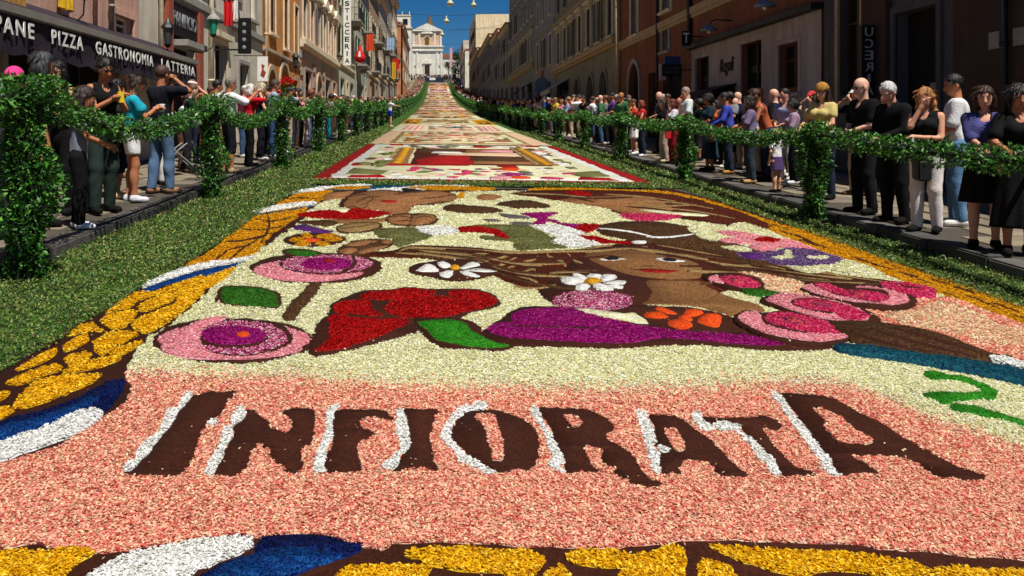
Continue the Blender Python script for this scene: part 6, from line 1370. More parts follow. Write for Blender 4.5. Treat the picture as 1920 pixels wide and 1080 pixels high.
P_(216, -4.75, 150, -100, 'black haired woman in navy capri trousers and beige wedges', fem=1, hair='curly', hc=(16, 13, 12), top=(40, 34, 40), bot=N_, legs='capri', shoe=(198, 172, 130), skin='tan')
P_(246, -4.35, 142, -62, 'young woman in turquoise tee and white shorts holding a cup', fem=1, hair='pony', tail=0, hc=(52, 34, 26), top=(32, 160, 182), bot=(230, 230, 234), legs='shorts', shoe=(206, 206, 212), skin='tan', arm='phone', nod=.35, hem=.92)
P_(300, -4.3, 115, -28, 'bald man in navy shirt and blue jeans seen from behind', hair='crop', hc=(70, 46, 36), top=N_, bot=JN, shoe=(150, 110, 84), skin='olive', arm='camera', stance=(.08, -.06), sleeve=.7)
P_(358, -5.6, 150, -20, 'man in salmon shirt with white visor further back', hat=('visor', (232, 216, 206)), hair='crop', hc=(120, 84, 66), top=(214, 112, 108), bot=DJ, shoe=BK, skin='fair', arm='camera')
P_(404, -4.9, 150, -60, 'dark haired man in white shirt behind the grey haired man', hair='short', hc=(20, 18, 18), top=WH, bot=DJ, shoe=BK, skin='tan', arm='front')
P_(428, -4.15, 146, -58, 'grey haired man in white shirt stretching out his arm', hair='short', hc=(120, 108, 98), top=(228, 230, 234), bot=N_, legs='capri', shoe=(170, 140, 110), skin='tan', arm='up', sleeve=.9)
P_(466, -4.15, 158, -75, 'white haired woman in a red blouse at the left garland', fem=1, hair='bob', hc=(214, 210, 200), top=(190, 22, 34), bot=BK, shoe=BK, skin='fair', bulk=1.1, hem=.86, sleeve=1.0, arm='camera')
P_(487, -4.3, 156, -80, 'blonde woman in a navy waistcoat beside the red blouse', fem=1, hair='bob', hc=(196, 180, 150), top=N_, sleeve=0, bot=N_, shoe=(206, 202, 198), skin='fair', arm='rail')
P_(508, -4.2, 148, -72, 'man in pale blue shirt and jeans leaning on the garland', hair='short', hc=(72, 60, 52), top=(150, 160, 186), bot=(54, 80, 120), shoe=(200, 198, 196), skin='tan', arm='rail', sleeve=1.2, lean=.14)
P_(546, -4.3, 166, -80, 'dark haired woman in black leaning forward over the garland', fem=1, hair='bob', hc=(18, 15, 15), top=(34, 32, 40), bot=DJ, shoe=BK, skin='fair', arm='rail', lean=.3)
P_(574, -4.1, 168, -85, 'curly auburn woman in mauve top and pale pink trousers', fem=1, hair='curly', hc=(112, 62, 42), top=(142, 112, 118), bot=(224, 204, 208), shoe=WH, skin='fair', arm='rail', lean=.25)
P_(617, -4.1, 176, -85, 'black curly haired woman in teal trousers', fem=1, hair='curly', hc=(14, 12, 12), top=(206, 196, 190), bot=(26, 140, 160), shoe=(30, 60, 90), skin='tan', arm='rail', lean=.15)
P_(731, -2.95, 184, -70, 'boy in white tee and blue shorts standing inside the left garland', z0=.02, hair='short', hc=(60, 32, 28), top=(220, 224, 234), bot=(24, 44, 168), legs='shorts', shoe=(214, 170, 150), skin='fair', arm='reach')
# right pavement; 90 faces the carpets
P_(1545, 6.15, 158, 120, 'young woman in a mustard knitted beanie at the right garland', fem=1, hat=('beanie', (172, 122, 58)), hair='long', hc=(50, 32, 24), top=(196, 176, 112), bot=DJ, shoe=BK, skin='fair', arm='rail', sleeve=.5)
P_(1622, 5.95, 146, 98, 'bald man in sunglasses and black tee at the right garland', hair='bald', glasses=1, top=BK, bot=(24, 24, 28), shoe=BK, skin='pale', arm='front', sleeve=.7, nod=.2)
P_(1680, 5.9, 153, 108, 'grey haired man in black jumper with beige collar', hair='short', hc=(196, 194, 192), top=(15, 15, 18), bot=(17, 17, 20), shoe=BK, skin='fair', arm='front', sleeve=1.8, collar=1, nod=.4, turn=.2, lean=.12)
P_(1738, 5.85, 165, 128, 'woman with long fair hair and white trousers holding her hand to her mouth', fem=1, hair='wavy', hc=(172, 116, 62), top=(20, 20, 24), sleeve=0, tank=1, bot=(222, 216, 214), shoe=BK, skin='fair', arm='mouth', nod=.2)
P_(1797, 6.5, 140, 60, 'dark haired man in white tee and light jeans seen from behind', hair='short', hc=(20, 18, 18), top=(232, 232, 236), bot=(92, 128, 164), shoe=(220, 218, 214), skin='tan', arm='front', sleeve=.8, turn=.4)
P_(1846, 5.8, 163, 148, 'woman with short brown hair in violet tee and black skirt', fem=1, hair='bob', hc=(64, 40, 28), top=(74, 72, 124), bot=(14, 14, 16), legs='skirt', shoe=BK, skin='fair', arm='clasp', sleeve=.9, bulk=1.1, nod=.12)
P_(1908, 5.9, 160, 160, 'dark curly haired woman in black at the right edge', fem=1, hair='curly', hc=(38, 28, 24), top=(18, 17, 18), bot=BK, legs='long', shoe=BK, skin='tan', arm='rail', sleeve=.7)
P_(1457, 5.82, 243, 20, 'small blonde girl in white tee and purple skirt', fem=1, child=1, hair='bob', hc=(176, 130, 84), top=(232, 230, 236), bot=(78, 58, 104), legs='mini', shoe=BK, skin='fair', arm='raise')
P_(1440, 6.45, 168, 80, 'brown haired woman in rust top bending towards the small girl', fem=1, hair='pony', hc=(70, 40, 26), top=(170, 84, 52), tank=1, sleeve=0, bot=DJ, shoe=BK, skin='tan', arm='rail', lean=.35)
P_(1490, 6.7, 186, 70, 'woman in lilac flowered blouse behind the small girl', fem=1, hair='curly', hc=(28, 22, 22), top=(168, 140, 164), bot=N_, shoe=WH, skin='fair', arm='front', sleeve=.8)
P_(1368, 6.3, 174, 75, 'man in cobalt blue shirt seen from behind at the right garland', hair='short', hc=(22, 20, 20), top=(62, 72, 168), bot=DJ, shoe=(180, 130, 70), skin='tan', arm='rail', sleeve=1.6, lean=.15)
P_(1409, 6.0, 180, 70, 'woman in lilac grey top beside the cobalt blue shirt', fem=1, hair='bob', hc=(44, 32, 28), top=(120, 104, 136), bot=(44, 54, 66), shoe=(196, 150, 100), skin='tan', arm='rail', sleeve=.8)
P_(1331, 6.1, 176, 85, 'woman in dark teal dress with a red handbag', fem=1, hair='curly', hc=(20, 17, 17), top=(30, 50, 60), bot=(30, 50, 60), legs='long', shoe=BK, skin='tan', arm='front', sleeve=.6)
P_(1289, 6.4, 164, 95, 'balding man in white shirt among the right crowd', hair='crop', hc=(150, 128, 116), top=(222, 230, 230), bot=BK, shoe=BK, skin='fair', arm='front', sleeve=.8, turn=.3)
P_(1264, 5.9, 186, 90, 'auburn woman in red trousers at the right garland', fem=1, hair='bob', hc=(98, 42, 30), top=(206, 206, 212), bot=(136, 24, 34), shoe=BK, skin='fair', arm='rail', sleeve=.7)
P_(1246, 5.85, 186, 90, 'dark haired woman in black top and beige trousers', fem=1, hair='long', hc=(36, 22, 20), top=(18, 16, 18), bot=(168, 152, 136), shoe=(190, 170, 140), skin='fair', arm='rail', sleeve=.6)
P_(1239, 6.6, 172, 95, 'bald man behind the dark haired woman in beige trousers', hair='bald', top=(60, 62, 70), bot=BK, shoe=BK, skin='pale', arm='front', turn=.2)
P_(1190, 5.85, 186, 95, 'girl in white skirt with teal belt at the right garland', fem=1, hair='short', hc=(84, 46, 34), top=(200, 70, 50), bot=(226, 224, 224), legs='skirt', shoe=WH, skin='fair', arm='front', sleeve=.3)
P_(1150, 6.3, 174, 100, 'man in purple shirt among the right crowd', hair='short', hc=(24, 20, 20), top=(116, 70, 156), bot=N_, shoe=BK, skin='tan', arm='front', sleeve=.8)
P_(1122, 5.85, 186, 90, 'woman in pale grey blouse and dark trousers further along the right', fem=1, hair='short', hc=(30, 26, 26), top=(182, 186, 190), bot=DJ, shoe=WH, skin='fair', arm='rail', sleeve=.8)
P_(1022, 5.85, 180, 90, 'man in royal blue shirt and light jeans further along the right', hair='short', hc=(26, 22, 22), top=(40, 70, 140), bot=(74, 108, 142), shoe=BK, skin='fair', arm='front', sleeve=.8)
P_(1205, 5.85, 188, 90, 'red haired girl in a red vest beside the white skirt', fem=1, hair='bob', hc=(120, 50, 36), top=(190, 40, 36), bot=DJ, shoe=WH, skin='fair', arm='rail', sleeve=0)
P_(1085, 5.95, 178, 95, 'man in white polo leaning over the right garland', hair='short', hc=(90, 76, 64), top=(218, 220, 228), bot=DJ, shoe=BK, skin='tan', arm='rail', lean=.3, sleeve=.8)
# ---------------------------------------------------------------- the crowd further off: archetypes copied with their own colours
ARCH = []
for a in ({'fem': 1, 'hair': 'bob', 'arm': 'down', 'sleeve': .6}, {'hair': 'short', 'arm': 'front', 'sleeve': .7}, {'hair': 'crop', 'arm': 'camera', 'sleeve': .8, 'bulk': 1.15, 'hat': ('cap', (206, 200, 188))}, {'fem': 1, 'hair': 'long', 'arm': 'folded', 'sleeve': 0, 'legs': 'skirt'}, {'hair': 'short', 'arm': 'clasp', 'lean': .2, 'sleeve': 1.2}, {'fem': 1, 'hair': 'curly', 'arm': 'phone', 'sleeve': .6, 'legs': 'capri'}, {'hair': 'bald', 'arm': 'down', 'sleeve': .8}, {'fem': 1, 'hair': 'pony', 'arm': 'front', 'sleeve': .6, 'bulk': 1.1}):
    s = dict(a); s.update(H=1.75, top=(1, 1, 1), bot=(2, 2, 2), shoe=(30, 28, 28)); parts, J = person_meshes(s, .036, False)
    ARCH.append([(nm, np_mesh(nm, V, F, [m], smooth=True)) for nm, V, F, m in parts])
TOPS = {'white': (224, 226, 230), 'black': (20, 20, 22), 'red': (186, 34, 36), 'navy': (30, 36, 62), 'pale blue': (140, 160, 196), 'pink': (214, 120, 140), 'beige': (190, 168, 136), 'green': (60, 110, 70), 'purple': (104, 66, 132), 'yellow': (214, 184, 70), 'grey': (120, 120, 126), 'orange': (206, 104, 46)}
BOTS = {'black': (18, 18, 20), 'denim': (62, 84, 116), 'beige': (176, 158, 132), 'dark': (34, 32, 38), 'white': (214, 212, 210), 'brown': (84, 60, 46)}
HAIRS = [(30, 22, 20), (60, 40, 30), (96, 64, 44), (150, 112, 72), (170, 166, 160), (20, 17, 17), (80, 44, 34)]
seen = {}; pr = random.Random(5)
def crowd_person(x, d, side):
    i = pr.randrange(len(ARCH)); tn = pr.choice(list(TOPS) + ['white', 'white', 'pale blue']); bn = pr.choice(list(BOTS))
    if side == 'right' and pr.random() < .2: tn = 'black'
    bay = max(0, int((d - (7.35 if side == 'left' else 5.42)) / (5.82 if side == 'left' else 5.78)))
    lb = 'person in %s top and %s %s behind the %s garland on the %s' % (tn, bn, 'skirt' if i == 3 else 'trousers', ordinal(bay), side)
    g = 'spectators along the %s pavement' % side
    seen[lb] = seen.get(lb, 0) + 1
    if seen[lb] > 1: lb = lb.replace('person in', ('second', 'third', 'fourth', 'fifth')[seen[lb] - 2] + ' person in')
    k = pr.uniform(.9, 1.04); o = empty('person', (x, d, zp(x, d)), lb, 'person', g, R_((-85 if side == 'left' else 85) + pr.uniform(-45, 45))); o.scale = (k, k, k * pr.uniform(.97, 1.03))
    cols = {'shirt': cloth(TOPS[tn]), 'trousers': cloth(BOTS[bn]), 'skirt': cloth(BOTS[bn]), 'hair': hairm(pr.choice(HAIRS)), 'body': SKM[pr.choice(['fair', 'tan', 'pale', 'olive'])], 'shoes': cloth(pr.choice([(30, 28, 28), (200, 196, 190), (90, 66, 48)]))}
    for nm, me in ARCH[i]:
        if d > 75 and nm == 'shoes': continue
        ob = link(nm, me, o); ob.material_slots[0].link = 'OBJECT'; ob.material_slots[0].material = cols.get(nm) or cloth(pr.choice([(206, 200, 188), (60, 60, 70), (190, 60, 60), (226, 226, 226)]))
cnt = 0
for side, x0, sg, start in (('left', -4.2, -1, 21.0), ('right', 5.9, 1, 13.0)):
    d = start
    while d < 118 and cnt < (128 if side == 'left' else 258):
        crowd_person(x0 + sg * pr.uniform(0, .5) if not (side == 'right' and d < 24) else x0 + sg * pr.uniform(.7, 1.5), d, side); cnt += 1
        if pr.random() < .55: crowd_person(x0 + sg * pr.uniform(.8, 2.2), d + pr.uniform(-.3, .3), side); cnt += 1
        d += pr.uniform(.55, 1.05) + max(0, d - 50) * .006
for x, d in ((-4.7, 13.6), (-5.0, 15.9), (-4.6, 17.2), (-5.2, 17.9), (-4.9, 20.2), (-4.4, 20.6), (-5.5, 13.0), (-5.6, 12.2), (-5.9, 14.6), (-5.4, 16.8), (-5.2, 19.2), (-6.0, 21.5)): crowd_person(x, d, 'left')
def crowd_mass(name, label, pts):
    base = []; pal = list(TOPS.values()) + [(226, 226, 230)] * 5; pb = list(BOTS.values()); V = []; F = []; T = []
    b = MB(); b.lathe([(.10, 0), (.16, .5), (.15, .95)], n=6); nl = len(b.v); b.lathe([(.16, .951), (.21, 1.3), (.17, 1.42), (.06, 1.47)], n=6); nt_ = len(b.v); b.lathe([(.05, 1.471), (.1, 1.56), (.085, 1.7), (.03, 1.76)], n=6)
    v0 = np.array(b.v); f0 = [t for f in b.f for t in ([f[:3], (f[0], f[2], f[3])] if len(f) == 4 else [(f[0], f[i], f[i + 1]) for i in range(1, len(f) - 1)])]
    for x, d, z in pts:
        k = pr.uniform(.88, 1.05); c = np.empty((len(v0), 3)); c[:nl] = lin(pr.choice(pb))[:3]; c[nl:nt_] = lin(pr.choice(pal))[:3]; c[nt_:] = lin(pr.choice([(190, 140, 112), (60, 42, 32), (160, 110, 80), (120, 100, 84)]))[:3]
        V.append(v0 * [k, k, k] * [1, .8, 1] + [x, d, z]); F.append(np.array(f0) + len(v0) * len(F)); T.append(c)
    return tag(link(name, np_mesh(name, np.concatenate(V), np.concatenate(F), [TINT], np.concatenate(T), smooth=True)), label, 'crowd', None, 'stuff')
pts = [(-4.2 - pr.random() ** 1.2 * 3.0, d, zp(-4.5, d)) for d in np.arange(100, 290, .24)]; crowd_mass('crowd', 'distant crowd along the left pavement up the hill', pts)
pts = [(5.9 + pr.random() ** 1.5 * 2.4, d, zp(6, d)) for d in np.arange(100, 290, .42)]; crowd_mass('crowd', 'distant crowd along the right pavement up the hill', pts)
pts = [(pr.uniform(-14, 8), pr.uniform(297, 312), 0) for i in range(150)]; crowd_mass('crowd', 'crowd gathered on the church square', [(x, d, zs(d) + .2) for x, d, _ in pts])
# ---------------------------------------------------------------- awning, signs, lamps, flags, small things
awn = mat('awning_cloth', (44, 34, 44), .9, .3, 2, .3, bscale=30); alum = mat('awning_bar', (132, 126, 116), .5, .15, 4, 0, .5)
aw = empty('shop_awning', (WL, 10.2, 3.35), 'dark shop awning lettered PANE PIZZA GASTRONOMIA LATTERIA', 'awning')
link('front_bar', MB().box(.94, 1.06, 0, 9.7, -.04, .09).mesh('front_bar', alum, bevel=.015), aw)
link('canopy', MB().add([(0, 0, .5), (.95, 0, .06), (.95, 9.7, .06), (0, 9.7, .5), (0, 0, .47), (.95, 0, .03), (.95, 9.7, .03), (0, 9.7, .47)], [(0, 1, 2, 3), (7, 6, 5, 4), (0, 4, 5, 1), (3, 2, 6, 7), (0, 3, 7, 4)]).mesh('canopy', awn), aw)
V = []; n = 98
for i in range(n + 1):
    y = 9.7 * i / n
    for q in range(7): V.append((1.0 + .014 * math.sin(i * 1.1) * q / 6 + .008 * math.sin(i * .37 + q), y, -.05 - .52 * q / 6 - (.045 * abs(math.sin(i * math.pi / 7)) if q == 6 else 0)))
F = [(i * 7 + q, i * 7 + 7 + q, i * 7 + 8 + q, i * 7 + 1 + q) for i in range(n) for q in range(6)]
link('valance', np_mesh('valance', V, F, [awn], smooth=True), aw)
for txt, a, b in (('PANE', 10.72, 11.78), ('PIZZA', 12.32, 13.42), ('GASTRONOMIA', 13.92, 16.75), ('LATTERIA', 17.25, 19.65)): sign_text(txt, white_paint, aw, 'L', -6, a, b, 3.02, 3.25, .035, .004, bold=.02, space=1.28)
for y in (.6, 3.2, 6.4, 9.2): link('arm', MB().tube([(.02, y, .1), (.5, y + .25, .2), (.96, y, .02)], .025, 6).mesh('arm', alum), aw)
ycl = mat('yellow_cloth', (206, 160, 30), .85, .3, 5, .2)
def drape(name, label, cat, loc, w, h, m, folds=5, axis='y', taper=.0, group=None):
    V = []; nu, nv = folds * 6, 10
    for j in range(nv + 1):
        t = j / nv
        for i in range(nu + 1):
            u = i / nu - .5; ww = w * (1 - taper * (1 - t)); o = .05 * math.sin(u * folds * 6.28 + t) * (.3 + t)
            V.append((o, u * ww, -t * h + .03 * math.sin(u * 9)) if axis == 'y' else (u * ww, o, -t * h + .03 * math.sin(u * 9)))
    F = [(j * (nu + 1) + i, j * (nu + 1) + i + 1, (j + 1) * (nu + 1) + i + 1, (j + 1) * (nu + 1) + i) for j in range(nv) for i in range(nu)]
    e = empty(name, loc, label, cat, group); link('cloth', np_mesh('cloth', V, F, [m] if not isinstance(m, list) else m, smooth=True), e)
    link('hanging_rod', MB().tube([(0, -w / 2 - .05, .02), (0, w / 2 + .05, .02)] if axis == 'y' else [(-w / 2 - .05, 0, .02), (w / 2 + .05, 0, .02)], .015, 6).mesh('hanging_rod', iron), e); return e
drape('wall_hanging', 'yellow cloth hanging on the rosy house above the awning', 'banner', (-6.8, 14.6, 5.4), .45, 1.5, ycl, 3)
drape('wall_hanging', 'ochre fringe cloth hanging at the left edge above the awning', 'banner', (-6.6, 11.7, 4.4), 2.0, .9, mat('ochre_fringe', (150, 110, 44), .9, .4, 9), 12)
def lantern(loc, arm, label, body, s=1.0, rz=0):
    e = empty('wall_lantern', loc, label, 'lantern')
    link('lamp_glass', MB().lathe([(.07 * s, -.2 * s), (.11 * s, .12 * s)], n=8).mesh('lamp_glass', body), e)
    link('lamp_cap', MB().lathe([(.15 * s, .121 * s), (.13 * s, .17 * s), (.06 * s, .24 * s), (.02 * s, .32 * s)], n=8).mesh('lamp_cap', iron if body is not MATS.get('green_glass') else grey_trim), e)
    link('lamp_base', MB().lathe([(.04 * s, -.27 * s), (.08 * s, -.201 * s)], n=8).mesh('lamp_base', iron), e)
    link('bracket', MB().tube([(0, 0, -.26 * s), (-.02, 0, -.5 * s), (arm * .4, 0, -.62 * s), (arm, 0, -.55 * s)], .016, 6).mesh('bracket', iron), e); return e
gg = mat('green_glass', (30, 134, 104), .3, .15, 3, 0, .5); bg_ = mat('smoked_glass', (60, 60, 62), .3, .15, 3, 0, .5)
lantern((-6.2, 22.1, 4.62), -.8, 'green glass wall lantern beside the terracotta shop front', gg, 1.25)
lantern((-6.45, 19.1, 4.0), -.55, 'black wall lantern left of the terracotta shop front', bg_, 1.2)
lantern((-6.6, 14.9, 4.45), -.4, 'white glazed wall lantern above the awning', mat('milk_glass', (214, 216, 220), .3, .1, 3), 1.2)
lantern((-6.4, 36.2, 4.9), -.6, 'black wall lantern on the ochre house', bg_, 1.3)
redc = mat('red_cloth', (196, 22, 26), .85, .2, 4, .2); whitec = mat('white_cloth_fabric', (226, 222, 218), .85, .12, 4, .2)
f = drape('flag', 'red and white flag hanging over the street from the beige house', 'flag', (-6.02, 23.0, 5.45), .26, .72, redc, 2, 'x'); f2 = drape('tmp', None, None, (0, 0, 0), .16, .55, whitec, 2, 'x')
for c in list(f2.children):
    if c.name.startswith('cloth'): c.parent = f; c.location = (.2, 0, .02)
    else: bpy.data.objects.remove(c)
bpy.data.objects.remove(f2)
bs = empty('hanging_sign', (-6.0, 24.9, 4.1), 'tall black projecting sign on the beige house', 'sign'); link('board', MB().box(-.2, .2, -.06, .06, 0, 1.12).mesh('board', black_paint, bevel=.02), bs); link('bracket', MB().box(-1, -.2, -.03, .03, .95, 1.0).box(-1, -.2, -.03, .03, .1, .15).mesh('bracket', iron), bs)
for k in range(4): link('emblem', MB().lathe([(.06, .061), (.03, .068)], n=10).mesh('emblem', grey_trim), bs, (0, 0, .2 + k * .24), (R_(90), 0, 0))
ps = empty('poster', (-6.0, 27.5, 3.4), 'white poster with a red figure hung from a bracket', 'poster'); link('sheet', MB().box(-.18, .18, -.02, .02, 0, .86).mesh('sheet', white_paint), ps); link('figure', MB().prism([(-.08, .2), (.05, .12), (.12, .3), (.03, .42), (.08, .55), (-.04, .6), (-.02, .4)], 1, -.025, -.021).mesh('figure', mat('poster_red', (150, 60, 46), .7, .2, 6)), ps); link('bracket', MB().tube([(0, 0, .88), (-1, 0, .9)], .015, 6).mesh('bracket', iron), ps)
pa = empty('vertical_sign', (-6.2, 55.6, 6.3), 'white vertical PASTICCERIA sign projecting from the pale green house', 'sign'); link('board', MB().box(-.26, .26, -.08, .08, 0, 5.6).mesh('board', white_paint), pa); link('bracket', MB().box(-.8, -.26, -.03, .03, 4.9, 5.0).box(-.8, -.26, -.03, .03, .6, .7).mesh('bracket', iron), pa)
for i, chh in enumerate('PASTICCERIA'): face_text(chh, black_paint, pa, -6.36 + (.12 if chh == 'I' else 0), -6.04 - (.12 if chh == 'I' else 0), 55.51, 6.3 + 5.18 - i * .5, 6.3 + 5.5 - i * .5)
rl = empty('wall_hanging', (-5.8, 60.7, 8.3), 'red pointed paper lantern hanging before the pale green house', 'banner'); link('shade', MB().lathe([(.03, 0), (.12, -.3), (.4, -.85), (.45, -1.05), (.3, -1.3), (.04, -1.4)], n=10).mesh('shade', redc, smooth=True), rl); link('white_mark', MB().prism([(-.1, -.95), (.1, -.95), (.06, -.5), (-.05, -.55)], 1, -.44, -.42).mesh('white_mark', white_paint), rl); link('cord', MB().tube([(0, 0, 0), (-.3, 0, .6), (-1.2, 0, .8)], .01, 5).mesh('cord', iron), rl)
drape('wall_hanging', 'orange red banner hanging from a balcony midway up the left side', 'banner', (-6.2, 75, 10.9), .7, 1.6, mat('orange_red_cloth', (206, 70, 34), .85, .2, 4), 3, 'x')
drape('wall_hanging', 'blue and white cloth over a balcony far up the left side', 'banner', (-5.9, 104, 14.0), 1.0, 1.6, mat('pale_blue_cloth', (150, 176, 206), .85, .2, 4), 3, 'x')
drape('wall_hanging', 'yellow banner far up the left side', 'banner', (-5.9, 112, 11.5), .6, 2.4, ycl, 3, 'x')
drape('wall_hanging', 'red carpet over a balcony of the grey house far left', 'banner', (-5.95, 118, 12.5), 1.0, 1.5, redc, 3, 'x')
rb = empty('flower_basket', (-5.5, 29.2, 3.25), 'bunch of red flowers and green leaves held above the heads', 'flowers'); q = np.random.default_rng(4)
v = q.normal(0, 1, (260, 3)); v /= np.linalg.norm(v, axis=1)[:, None]; V, F, T = cloud(v * [.2, .18, .13] + [0, 0, .24], v, .09, [lin((200, 26, 24)), lin((170, 16, 20))], 3); link('red_flowers', np_mesh('red_flowers', V, F, [TINT], T), rb)
V, F, T = cloud(v * [.2, .18, .13] + [0, 0, .0], v, .1, GARL, 4); link('leaves', np_mesh('leaves', V, F, [GLEAF], T), rb); link('pole', MB().tube([(0, 0, .1), (0, 0, -1.9)], .015, 6).mesh('pole', iron), rb)
# right side signs and lamps
def dish(loc, label, s=1):
    e = empty('street_lamp', loc, label, 'street lamp'); link('lamp_shade', MB().lathe([(.26 * s, 0), (.25 * s, .05 * s), (.14 * s, .13 * s), (.05 * s, .19 * s), (.03 * s, .24 * s)], n=14).mesh('lamp_shade', mat('lamp_enamel', (110, 124, 140), .4, .15, 4), smooth=True), e)
    link('bulb', MB().lathe([(.02, -.08), (.05, -.06), (.05, -.01)], n=8).mesh('bulb', white_paint), e); link('arm', MB().tube([(0, 0, .22 * s), (.2, 0, .34), (.8, 0, .3)], .02, 6).mesh('arm', iron), e)
dish((8.3, 24.1, 4.72), 'grey dish street lamp on an arm above the Regali shop', 1.0); dish((8.3, 20.0, 4.8), 'grey dish street lamp nearer the grey stone front', 1.0)
t = empty('tobacco_sign', (8.45, 26.8, 4.55), 'black tobacco sign with a white T on the rust orange house', 'sign'); link('board', MB().box(-.15, .15, -.05, .05, 0, .5).mesh('board', black_paint), t); face_text('T', white_paint, t, 8.35, 8.55, 26.74, 4.65, 4.98); link('bracket', MB().box(.15, .56, -.02, .02, .3, .34).mesh('bracket', iron), t)
lo = empty('lottery_sign', (8.3, 27.9, 3.6), 'black LOTTO board over the tobacco shop', 'sign'); link('board', MB().box(-.34, .34, -.05, .05, 0, .42).mesh('board', black_paint), lo); face_text('LOTTO', mat('faint_lettering', (104, 98, 96), .6, .1, 5), lo, 8.06, 8.54, 27.84, 3.7, 3.92); link('blue_board', MB().box(-.25, .3, -.04, .04, .421, .7).mesh('blue_board', mat('blue_sign', (40, 60, 110), .5, .1, 4)), lo); link('bracket', MB().box(.34, .72, -.02, .02, .2, .24).mesh('bracket', iron), lo)
wsn = empty('hanging_sign', (8.35, 29.2, 3.55), 'pale panel sign left of the LOTTO board', 'sign'); link('board', MB().box(-.12, .12, -.03, .03, 0, .6).mesh('board', mat('pale_board', (196, 188, 182), .6, .1, 4)), wsn); link('emblem', MB().prism([(-.05, .25), (.05, .2), (.06, .36), (0, .44)], 1, -.035, -.031).mesh('emblem', black_paint), wsn); link('bracket', MB().box(.12, .66, -.02, .02, .5, .54).mesh('bracket', iron), wsn)
us = empty('vertical_sign', (8.72, 16.0, 2.3), 'black vertical sign with mirrored white letters beside the tall dark doorway', 'sign'); link('board', MB().box(-.15, .12, -.05, .05, 0, 1.5).mesh('board', black_paint), us); link('bracket', MB().box(.12, .3, -.02, .02, .3, .34).box(.12, .3, -.02, .02, 1.2, 1.24).mesh('bracket', iron), us)
gl_ = mat('grey_lettering', (176, 174, 170), .6, .1, 5)
for i, chh in enumerate('UCERIA'): face_text(chh, gl_, us, 8.63 + (.055 if chh == 'I' else 0), 8.79 - (.055 if chh == 'I' else 0), 15.94, 2.3 + 1.27 - i * .235, 2.3 + 1.45 - i * .235, True)
ca = empty('shop_canopy', (WR, 23.6, 3.12), 'dark canopy above the lit shop display', 'awning'); link('canopy', MB().prism([(0, 0), (-.75, -.22), (-.75, -.3), (0, -.05)], 1, 0, 2.4).mesh('canopy', black_paint), ca); link('valance', MB().box(-.77, -.752, 0, 2.4, -.5, -.2).mesh('valance', awn), ca)
# lamps hung on cables across the street
for i, (pxl, py, d) in enumerate(((844, 8, 50.0), (837, 41, 65.0), (829, 66, 80.0), (888, 11, 61))):
    x = (pxl - VX) * d / FPX; z = CAMH + (VY - py) * d / FPX; lb = ('large hanging street lamp nearest over the carpets', 'second hanging street lamp over the carpets', 'third and smallest hanging lamp over the carpets', 'pale hanging lamp near the drab house cornice')[i]
    e = empty('hanging_lamp', (x, d, z), lb, 'street lamp', 'lamps hung on cables over the street')
    link('lamp_shade', MB().lathe([(.24, 0), (.23, .08), (.1, .24), (.05, .34), (.04, .5)], n=12).mesh('lamp_shade', mat('lamp_pale', (190, 186, 150), .5, .15, 4), smooth=True), e); link('bulb', MB().lathe([(.05, -.14), (.13, -.08), (.14, -.001)], n=10).mesh('bulb', mat('lamp_globe', (216, 206, 150), .4, .1, 3)), e)
    P = [(WL - x, 0, 1.5 + .5)] + [(WL - x + (WR - WL) * t, 0, .52 + 1.5 * (2 * (t - (x - WL) / (WR - WL))) ** 2 * .6) for t in np.linspace(.08, .92, 9)] + [(WR - x, 0, 2.0)]
    link('cable', MB().tube(P, .016, 4).mesh('cable', iron), e)
for i, (d, z) in enumerate(((92, 13.4), (100, 12.0), (120, 14.8))): tag(MB().tube([(WL + (WR - WL) * t, d, z + .5 - .9 * t * (1 - t) * 2) for t in np.linspace(0, 1, 9)], .02, 4).build('overhead_cable', iron), 'black cable strung across the street, %s of three' % ('lowest in the picture', 'middle', 'farthest')[i], 'cable', 'bare cables over the street')
fl = empty('flag', (5.3, 275, zs(275)), 'pale pink flag on a pole near the parish wing', 'flag'); link('pole', MB().tube([(0, 0, 0), (0, 0, 13.6)], .06, 6).mesh('pole', grey_trim), fl); link('cloth', MB().box(-.45, .45, -.05, .05, 6.5, 13.2).mesh('cloth', mat('pale_pink_cloth', (210, 170, 180), .8, .2, 1)), fl)
# pushchair behind the left garland
pc = empty('pushchair', (-5.05, 15.3, zp(-5, 15.3)), 'dark folding pushchair with steel frame behind the left garland', 'pushchair', None, R_(-60)); steel = mat('steel_tube', (170, 172, 176), .35, .1, 5, 0, .6, .6)
for sx in (-.22, .22):
    link('frame_side', MB().tube([(sx, .42, .09), (sx, -.1, .55), (sx, -.42, 1.0), (sx, -.5, 1.02)], .014, 6).tube([(sx, -.32, .09), (sx, .05, .5), (sx, .2, .62)], .014, 6).mesh('frame_side', steel), pc)
    for y in (.42, -.32):
        for o in (-.045, .045):
            w = link('wheel', MB().lathe([(.05, -.02), (.085, -.018), (.085, .018), (.05, .02)], n=14).mesh('wheel', iron), pc, (sx + o, y, .085), (0, R_(90), 0)); link('hub', MB().lathe([(.03, -.024), (.03, .024)], n=8).mesh('hub', steel), w)
link('seat', MB().prism([(-.15, .42), (.22, .5), (.22, .53), (-.13, .46), (-.34, .95), (-.37, .94)], 0, -.2, .2).mesh('seat', cloth((34, 34, 44))), pc); link('crossbar', MB().tube([(-.22, -.3, .1), (.22, -.3, .1)], .012, 6).tube([(-.22, .4, .1), (.22, .4, .1)], .012, 6).tube([(-.22, -.5, 1.02), (.22, -.5, 1.02)], .016, 6).mesh('crossbar', steel), pc)
